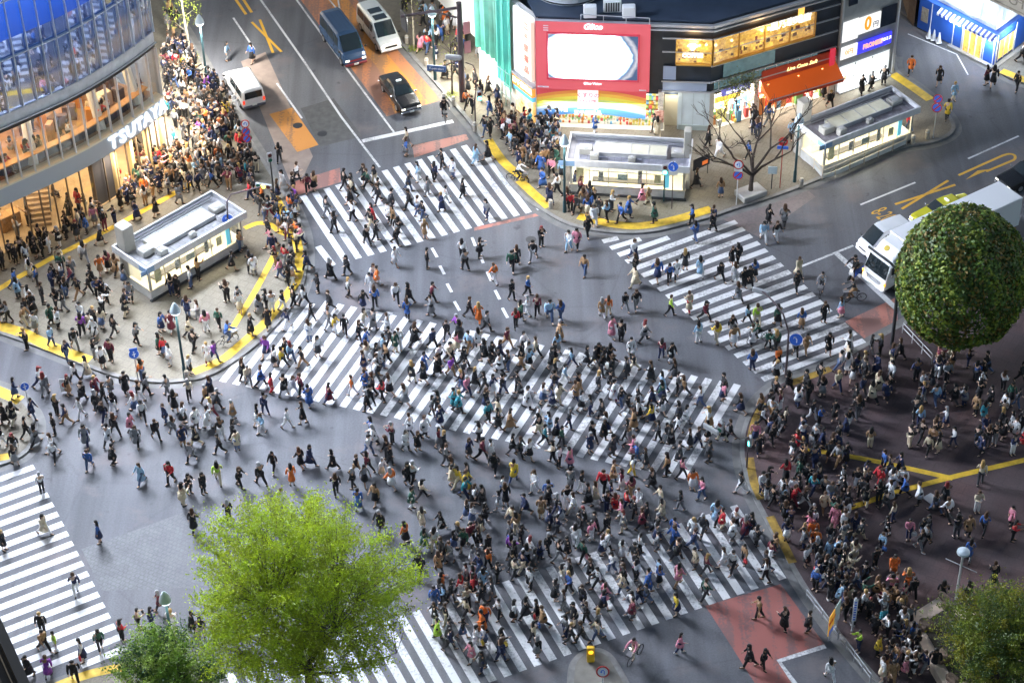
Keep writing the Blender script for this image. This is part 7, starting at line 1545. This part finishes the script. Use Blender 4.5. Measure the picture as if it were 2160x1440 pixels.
C2 = "945 870 Kk;910 860 Kb;1020 880 Wk;1040 830 Tk;1080 830 Kb;940 740 Bb;930 600 Kk;990 650 Nn;880 640 Kg;1085 890 Pk;1105 970 Kk;1140 930 Kk;1180 950 Nk;1245 860 Gw;1310 870 Lk;1350 850 Ck;1270 1000 Wk;1310 980 Wk;1220 1070 Tk;1265 1090 Bb;1275 1190 Bn;1290 1060 Tk;1330 1120 Pk;1370 1230 Wk;1365 1050 Ek;1320 1290 Nn;1450 1340 Rk;1430 1320 Kk;1490 1350 Kk;1480 1200 Nn;1570 1340 Bk;1600 1310 Kk;1600 1420 Ww;1680 1400 Lk;1770 1410 Bk;1815 1370 Bk;1900 1290 Pk;1945 1310 Tc;1980 1410 Ek;1605 850 Bw;1980 840 Kk;2000 870 Cc;1320 800 Bk;545 340 Rb;550 290 Lk;500 330 Pp;630 260 Bb;720 190 Ww;520 170 Kk;400 80 Kk;660 150 Ow;780 340 Bk;875 400 Gk;720 500 Kk;790 690 Ok;830 720 Kk;850 560 Kk;470 30 Tk;430 60 Ok;580 120 Gk;690 60 Wk"
C1 = "1600 400 Bk;1440 390 Lg;1770 1030 Kk;1880 1150 Wk;1990 1210 Tk;1950 1220 Mk;1520 1040 Tc;1560 1040 Wk;1210 1210 Nk;1260 1210 Nk;1350 1190 Bk;1140 1290 Gg;1150 370 Nn;1050 400 Kk;1120 450 Rk;1160 460 Yk;1090 500 Kk;1210 540 Bk;1370 560 Nk;1320 600 Vk;870 990 Kk;1000 1040 Kp;940 1220 Ww;820 1220 Pk;770 1330 Kk;870 1390 Nk;990 1370 Kk"
C3 = "240 1250 Tb;85 1190 Kk;230 1000 Ww;160 930 Kk;930 690 Kk;890 620 Kk;1130 600 Kk;1190 570 Kk;1440 470 Ok;1620 540 Kk;1920 540 Mk;1960 550 Kk;2110 580 Kk;2140 400 Kk;1430 830 Rb;1710 640 Lc;1670 760 Yk;190 1430 Nn;540 1430 Kk;640 1430 Gk;690 880 Lk;420 1010 Bk;60 1430 Bk;1270 540 Kk"
C7 = "270 235 Wks;570 85 Bb;720 60 Kk;900 180 Lb;1085 175 Rk;1200 240 Kks;1290 240 Kks;1160 315 Ccs;1385 175 Jc;1520 200 Kk;1655 185 Kk;1735 105 Kk;1850 190 Oo;1790 330 Ww;1450 410 Kk;1230 480 Kk;635 555 Bns;30 600 Kks;285 500 Cw;485 880 Nw;1020 980 Mk;880 1095 Cks;965 1105 Nns;1095 1110 Wws;775 1170 Rks;275 1130 Kks;285 1240 Tk;360 1240 Jws;640 1235 Ek;530 1300 Wn;310 1400 Vw;480 1430 Kk;190 1400 Kk;1220 1110 Kk;1280 1160 Kg;1905 80 Kk;1965 70 Nn;2110 90 Kk;2130 250 Kk;1215 40 Gk;100 60 Kg;350 40 Wk;1280 1330 Ow"
C8 = "170 110 Mk;150 190 Gk;110 340 Bw;220 310 Tk;320 210 Ow;250 480 Kk;420 180 Kk;455 180 Wk;445 340 Ew;510 280 Ck;515 460 Cc;590 600 Wc;600 580 Mw;700 190 Cc;740 200 Yc;790 230 Yw;970 110 Kk;1000 350 Gw;1040 320 Kk;1090 170 Yb;1225 235 Ww;1310 290 Bb;1265 400 Tc;1430 320 Kw;1450 220 Gk;1735 370 Rn;1880 340 Wk;1660 230 Rk;1840 130 Wy;2030 400 Cc;1900 470 Mk;930 620 Kk;1075 640 Vk;1110 500 Tc;1140 560 Kk;1175 700 Wk;1310 620 Kk;820 560 Mk;780 600 Ek;830 690 Gw;690 680 Gk;620 740 Tk;930 720 Ok;410 560 Ok;500 760 Kk;1480 580 Ww;1580 540 Pw;1680 500 Kk;590 960 Bb;760 880 Rw;900 840 Lk;840 840 Mk;800 960 Ck;2140 1250 Pn"
C9 = "120 280 Pb;60 220 Ow;370 240 Kw;500 240 Wns;530 250 Wns;650 170 Rk;740 150 Ek;480 1030 Tk;640 1100 Kk;790 1120 Kk;420 1340 Kk;510 1350 Kk;930 1425 Ww;1310 290 Wk;1490 310 Wk;1660 300 Kg;1240 200 Rr;1270 100 Bk;960 450 Pp;800 500 Pk;970 640 Lb;1260 610 Lk;1330 760 Oo;1540 580 Gk;1800 510 Tk;1900 500 Bk;2085 540 Rks;1960 820 Kk;1050 950 Cc;990 940 Lk;1220 900 Tk;1110 1240 Jns;1340 860 Wks;1420 860 Oks;1340 950 Tks;1290 1150 Wks;1350 1150 Gks;1390 1100 Wks;1260 1420 Wc;1320 1440 Tt;1400 1400 Pk;1640 920 Kks;1800 930 Kk;1590 1350 Kk;840 850 Bks"
RIDERS = [((1733, 618), 250, 'Gk'), ((1800, 636), 185, 'Ht'), ((937, 250), -80, 'Kk'), ((1092, 385), -20, 'Wk'), ((1340, 1390), 235, 'Pc'), ((480, 728), 35, 'Bb'), ((1600, 722), 200, 'Ek'), ((1804, 585), 225, 'Kk')]
for px, hd, tb in RIDERS: add(*px, tb, None, heading=hd, arch=RIDE, dmin=0)
for o, s, t, ax in (((0, 960), 3, C7, None), ((720, 960), 3, C8, None), ((1440, 960), 3, C9, None), ((0, 480), 3, C4, None), ((720, 480), 3, C5, None), ((1440, 480), 3, C6, 'R'), ((720, 0), 3, C2T, 'T'), ((720, 0), 3, C2, None), ((0, 0), 3, C1, None), ((1440, 0), 3, C3, None)): crop(o, s, t, ax)
def fill(poly, n, axis=None, stand=.15, dmin=.5):
    xs = [p[0] for p in poly]; ys = [p[1] for p in poly]; k = 0; t = 0
    while k < n and t < n * 40:
        t += 1; x, y = prs.uniform(min(xs), max(xs)), prs.uniform(min(ys), max(ys))
        if not inpoly(x, y, poly): continue
        if add(x, y, None, 's' if prs.random() < stand else 'w', axis, dmin=dmin, explicit=False): k += 1
fill([(900, 1250), (1060, 1185), (1290, 1140), (1560, 1055), (1650, 1190), (1640, 1230), (1450, 1300), (1280, 1350), (1000, 1430), (930, 1400)], 106, 'B', .05, .42)
fill([(870, 1180), (960, 1090), (1250, 1080), (1520, 1040), (1300, 1140), (1050, 1190)], 26, 'B', .1)
fill([(760, 900), (1010, 930), (1400, 1020), (1400, 1100), (960, 1080), (860, 1020), (740, 1040), (740, 950)], 44, 'diag', .1)
fill([(760, 690), (1000, 720), (1160, 740), (1560, 830), (1600, 880), (1500, 980), (1420, 1020), (1200, 950), (980, 910), (780, 860)], 128, 'diag', .05, .45)
fill([(540, 760), (640, 680), (760, 690), (800, 800), (780, 870)], 12, 'diag', .05)
fill([(1570, 860), (1640, 815), (1760, 780), (1850, 740), (1960, 770), (1960, 900), (1800, 960), (1740, 1060), (1640, 1020), (1585, 960)], 72, None, .2, .45)
fill([(1960, 770), (2150, 760), (2160, 960), (1900, 960)], 48, None, .5)
fill([(1600, 1020), (1760, 1060), (1860, 1180), (1820, 1250), (1720, 1220), (1650, 1130)], 44, None, .3, .42)
fill([(1740, 960), (1990, 1000), (1900, 1060), (1780, 1080)], 14, None, .1)
fill([(1850, 1060), (2160, 990), (2150, 1200), (1960, 1180), (1860, 1160)], 14, None, .2)
fill([(1830, 1300), (1900, 1230), (1930, 1260), (1920, 1330), (1960, 1440), (1850, 1440)], 26, None, .95, .4)
fill([(1690, 1190), (1790, 1200), (1840, 1300), (1790, 1330)], 14, None, .4)
fill([(348, 150), (440, 175), (480, 215), (515, 300), (560, 385), (470, 385), (370, 330), (352, 250)], 120, None, .8, .34)
fill([(330, 330), (470, 330), (500, 400), (400, 400), (300, 440), (250, 440)], 46, None, .7, .4)
fill([(350, 100), (390, 100), (430, 160), (352, 160)], 14, None, .6)
fill([(140, 450), (230, 440), (250, 480), (120, 525)], 14, None, .8)
fill([(0, 545), (110, 500), (130, 520), (20, 575)], 5, None, .8)
fill([(510, 400), (620, 400), (640, 480), (630, 600), (590, 600), (560, 480)], 34, 'T', .3, .42)
fill([(60, 790), (440, 830), (560, 900), (520, 960), (120, 940)], 24, None, .1, .7)
fill([(130, 560), (230, 560), (300, 650), (250, 740), (60, 680), (20, 630)], 20, None, .1)
fill([(1040, 250), (1180, 270), (1190, 380), (1120, 370), (1080, 330)], 36, None, .5, .42)
fill([(860, 0), (960, 0), (990, 150), (1010, 250), (960, 200), (880, 80)], 22, None, .3)
fill([(1200, 400), (1300, 440), (1260, 470), (1200, 450)], 6, None, .3)
fill([(1490, 240), (1620, 240), (1640, 300), (1500, 300)], 6, None, .5)
fill([(640, 420), (800, 380), (1000, 330), (1110, 430), (980, 480), (700, 550)], 14, 'T', .05)
fill([(345, 0), (360, 0), (380, 60), (350, 80)], 4, None, .5)
# -------- individuals: the 300 that show largest; everyone else is the crowd
MASK = [((630, 1262), 215, 190), ((345, 1412), 95, 70), ((2100, 1345), 95, 110), ((2029, 583), 128, 150)]
def hidden(p):
    x, y = proj((p.x, p.y, .9)); return any(((x - c[0]) / a) ** 2 + ((y - c[1]) / b) ** 2 < 1 for c, a, b in MASK) or not (-4 < x < 2164 and -4 < y < 1450)
people.sort(key=lambda q: (q[0] - CAMV).length)
people = [q for q in people if not hidden(q[0])]
ZONES = [('on the lower left crossing', [(-50, 970), (75, 975), (285, 1385), (60, 1460), (-50, 1460)]), ('on the red patch', [(1480, 1275), (1650, 1225), (1745, 1365), (1680, 1450), (1590, 1450)]),
 ('on bottom crossing above island', [(1250, 1150), (1550, 1060), (1665, 1225), (1250, 1365)]), ('on bottom crossing by tree', [(800, 1300), (1250, 1150), (1250, 1365), (900, 1500)]),
 ('on right half of diagonal', [(1010, 690), (1580, 810), (1440, 1020), (1010, 915)]), ('on left half of diagonal', [(460, 805), (650, 620), (1010, 690), (1010, 915)]),
 ('on the upper crossing', [(630, 400), (970, 300), (1145, 455), (700, 565)]), ('on the right crossing', [(1260, 500), (1560, 455), (1840, 715), (1610, 810)]),
 ('by the stone planter', [(1830, 1220), (2000, 1230), (2000, 1450), (1850, 1450)]), ('below the clipped tree', [(1880, 690), (2200, 690), (2200, 965), (1880, 965)]), ('by the poster boards', [(1660, 1170), (1830, 1170), (1850, 1450), (1750, 1400)]),
 ('near the forked yellow strip', [(1740, 940), (2200, 940), (2200, 1240), (1830, 1220), (1740, 1100)]), ('on plaza by diagonal crossing', [(1550, 780), (1880, 690), (1880, 965), (1740, 1100), (1570, 1000)]), ('on plaza by bottom crossing', [(1570, 1000), (1740, 1000), (1830, 1220), (1660, 1220)]),
 ('on asphalt left of tree', [(60, 950), (520, 950), (500, 1450), (100, 1450)]), ('on asphalt above tall tree', [(440, 850), (860, 850), (860, 1250), (440, 1250)]), ('between diagonal and bottom crossings', [(760, 850), (1600, 900), (1600, 1220), (760, 1250)]),
 ('on the lower left street', [(-50, 780), (460, 780), (460, 970), (-50, 970)]), ('on the tan plaza', [(-50, 400), (640, 400), (640, 800), (-50, 800)]), ('beside the traffic island', [(1100, 1290), (1500, 1290), (1500, 1450), (1100, 1450)])]
GARM = {'jacket': 'jacket', 'coat': 'coat', 'long_coat': 'long coat', 'skirt': 'jacket'}
ACT = {'stroll': 'strolling', 'stroll_b': 'strolling', 'walk_a': 'walking', 'walk_b': 'walking', 'stride': 'striding', 'pass': 'stepping', 'stand': 'standing', 'phone': 'phoning', 'wait': 'waiting', 'point': 'gesturing', 'ride': 'riding', 'sit': 'sitting'}
used = set()
def label_of(q, short=False):
    x, y = proj(q[0]); zn = next((z for z, P in ZONES if inpoly(x, y, P)), 'between the crossings'); a = ARCH[q[1]]
    btm = 'skirt' if a['style'] == 'skirt' else 'trousers'; hk = {'short': 'short', 'long': 'long', 'cap': 'capped'}[a['hairkind']]
    bc = 'denim' if q[4] == 'B' else CC[q[4]][0]; hs = 'capped' if hk == 'capped' else '%s %s hair' % (hk, q[5])
    if short: return 'person in %s %s, %s %s, %s' % (CC[q[3]][0], GARM[a['style']], bc, btm, zn)
    return 'person in %s %s, %s %s, %s, %s %s' % (CC[q[3]][0], GARM[a['style']], bc, btm, hs, ACT[a['pose']], zn)
def near_unique(q):
    for t in range(60):
        l = label_of(q)
        if l not in used: used.add(l); return l
        q[5] = prs.choice(list(HC)); 
        if t > 4 and not q[6]: q[3] = prs.choice('KNBLWGCTMPVEHS'); q[4] = prs.choice('KNHBGWCT')
        elif t > 2: q[4] = prs.choice('KNHBGWCT'); q[1] = prs.choice(WALK if ARCH[q[1]]['pose'] in ('walk_a', 'walk_b', 'stride', 'pass', 'stroll', 'stroll_b') else STAND) if q[1] not in (RIDE, SIT) else q[1]
    return l
DEN = (.07, .11, .22)
SKC = [(.55, .36, .26), (.48, .3, .2), (.6, .42, .32), (.3, .17, .1)]
def place_person(q, lab, name='person'):
    a = ARCH[q[1]]; sc = prs.uniform(.9, 1.07); z = q[0].z
    if q[1] == RIDE: z += .28
    b = bpy.data.objects.new(name, a['body']); COL.objects.link(b); b.location = (q[0].x, q[0].y, z); b.rotation_euler = (0, 0, R(q[2])); b.scale = (sc * prs.uniform(.92, 1.2), sc * prs.uniform(.92, 1.22), sc)
    tag(b, lab, 'person', 'people crossing the scramble'); b.color = (*prs.choices(SKC, (5, 3, 4, 1))[0], 1)
    shc = prs.choice([(.02, .02, .02), (.02, .02, .02), (.6, .6, .6), (.15, .08, .04)])
    for nm, c in (('jacket', CC[q[3]][1]), ('trousers', DEN if q[4] == 'B' else CC[q[4]][1]), ('shoe_a', shc), ('shoe_b', shc), ('hair', HC[q[5]])):
        o = bpy.data.objects.new('shoe' if nm[:4] == 'shoe' else 'skirt' if nm == 'trousers' and a['style'] == 'skirt' else nm, a[nm]); COL.objects.link(o); o.parent = b; o.color = (*c, 1)
    return b
NIND = 292
ind = people[:NIND]; rest = people[NIND:]
PB_ = []
for q in ind: PB_.append((q, place_person(q, near_unique(q))))
# bags some of the nearest people carry
bagm = MB(); bagm.bbox((0, 0, -.16), (.12, .3, .26), bev=.04); bag_me = None
for i, (q, o) in enumerate(PB_):
    if q[1] in (RIDE,) or i % 9 != 2: continue
    J = ARCH[q[1]]['J']; hp = o.matrix_basis @ (J['nl'] + Vector((0, .02, -.06))); col = prs.choice('KTRWBYPG'); e = empty('hand_bag', hp, R(q[2]), label='%s bag held by %s' % (CC[col][0], label_of(q, True)), cat='bag', group='bags carried by walkers')
    w = (lambda c: obj_col_mat('bag_clothing') if 'bag_clothing' not in bpy.data.materials else bpy.data.materials['bag_clothing'])(0)
    if bag_me is None: t = bagm.build('pouch', w, e); bag_me = t.data; h = MB(); h.tube([(0, -.1, -.04), (0, -.07, .06), (0, .07, .06), (0, .1, -.04)], .012, 5); t2 = h.build('handle', w, e); hand_me = t2.data
    else:
        t = bpy.data.objects.new('pouch', bag_me); COL.objects.link(t); t.parent = e; t2 = bpy.data.objects.new('handle', hand_me); COL.objects.link(t2); t2.parent = e
    t.color = t2.color = (*CC[col][1], 1)
# the crowd: one object
import numpy as np
for s, kk, z, n in ((None, (1.1, 6.8), 5.4, 46), (None, (.8, 5), .17, 16)):
    for i in range(n):
        s = prs.uniform(1, SL - .6); p = off(s, prs.uniform(*kk) if prs.random() < .5 else kk[0] + .15); rest.append([Vector((p.x, p.y, z)), prs.choice(STAND + [SIT]), prs.uniform(0, 360), prs.choice('KNHWGTCMR'), prs.choice('KNHG'), 'black', False])
cache = {}
def arr(me):
    if me.name in cache: return cache[me.name]
    n = len(me.vertices); v = np.empty(n * 3, np.float32); me.vertices.foreach_get('co', v); L = np.empty(len(me.loops), np.int32); me.loops.foreach_get('vertex_index', L); t = np.empty(len(me.polygons), np.int32); me.polygons.foreach_get('loop_total', t)
    cache[me.name] = (v.reshape(-1, 3), L, t); return cache[me.name]
VS, LS, TS, CS = [], [], [], []; base = 0
for q in rest:
    a = ARCH[q[1]]; sc = prs.uniform(.93, 1.06); c, s_ = math.cos(R(q[2])), math.sin(R(q[2])); wd = sc * prs.uniform(.92, 1.2); M = np.array([[c * wd, s_ * wd, 0], [-s_ * wd, c * wd, 0], [0, 0, sc]], np.float32); z = q[0].z + (.28 if q[1] == RIDE else 0)
    for nm, col in (('body', prs.choices(SKC, (5, 3, 4, 1))[0]), ('jacket', CC[q[3]][1]), ('trousers', DEN if q[4] == 'B' else CC[q[4]][1]), ('shoe_a', (.03, .03, .03)), ('shoe_b', (.03, .03, .03)), ('hair', HC[q[5]])):
        v, L, t = arr(a[nm]); VS.append(v @ M + np.array([q[0].x, q[0].y, z], np.float32)); LS.append(L + base); TS.append(t); CS.append(np.tile(np.array([*col, 1], np.float32), (len(v), 1))); base += len(v)
V, L, T, C = np.concatenate(VS), np.concatenate(LS), np.concatenate(TS), np.concatenate(CS)
me = bpy.data.meshes.new('crowd'); me.vertices.add(len(V)); me.vertices.foreach_set('co', V.ravel()); me.loops.add(len(L)); me.loops.foreach_set('vertex_index', L); me.polygons.add(len(T)); st = np.zeros(len(T), np.int32); st[1:] = np.cumsum(T)[:-1]; me.polygons.foreach_set('loop_start', st); me.polygons.foreach_set('loop_total', T); me.polygons.foreach_set('use_smooth', np.ones(len(T), bool))
me.update(calc_edges=True); at = me.attributes.new('col', 'FLOAT_COLOR', 'POINT'); at.data.foreach_set('color', C.ravel()); me.materials.append(CROWDM); o = bpy.data.objects.new('crowd', me); COL.objects.link(o); tag(o, 'dense crowd of pedestrians filling the far crossings and pavements', 'crowd', kind='stuff')
print('PEOPLE', len(people), len(ind), len(rest), len(V))
# ---------------------------------------------------------------- sky and light: nightfall, lit by the screens, shops and lamps
w = bpy.data.worlds.new('World'); scene.world = w; w.use_nodes = True; nt = w.node_tree
sky = nt.nodes.new('ShaderNodeTexSky'); sky.sky_type = 'NISHITA'; sky.sun_disc = False; sky.sun_elevation = R(12); sky.sun_rotation = R(310)
nt.links.new(sky.outputs[0], nt.nodes['Background'].inputs['Color']); nt.nodes['Background'].inputs['Strength'].default_value = .029
sl = bpy.data.lights.new('sun', 'SUN'); sl.energy = .12; sl.angle = R(12); sl.color = (1, .96, .9); so = bpy.data.objects.new('sun', sl); COL.objects.link(so)
so.rotation_euler = (R(55), 0, R(130))
vs = scene.view_settings; vs.view_transform = 'Standard'; vs.look = 'None'; vs.exposure = 2.3; vs.gamma = 1.0
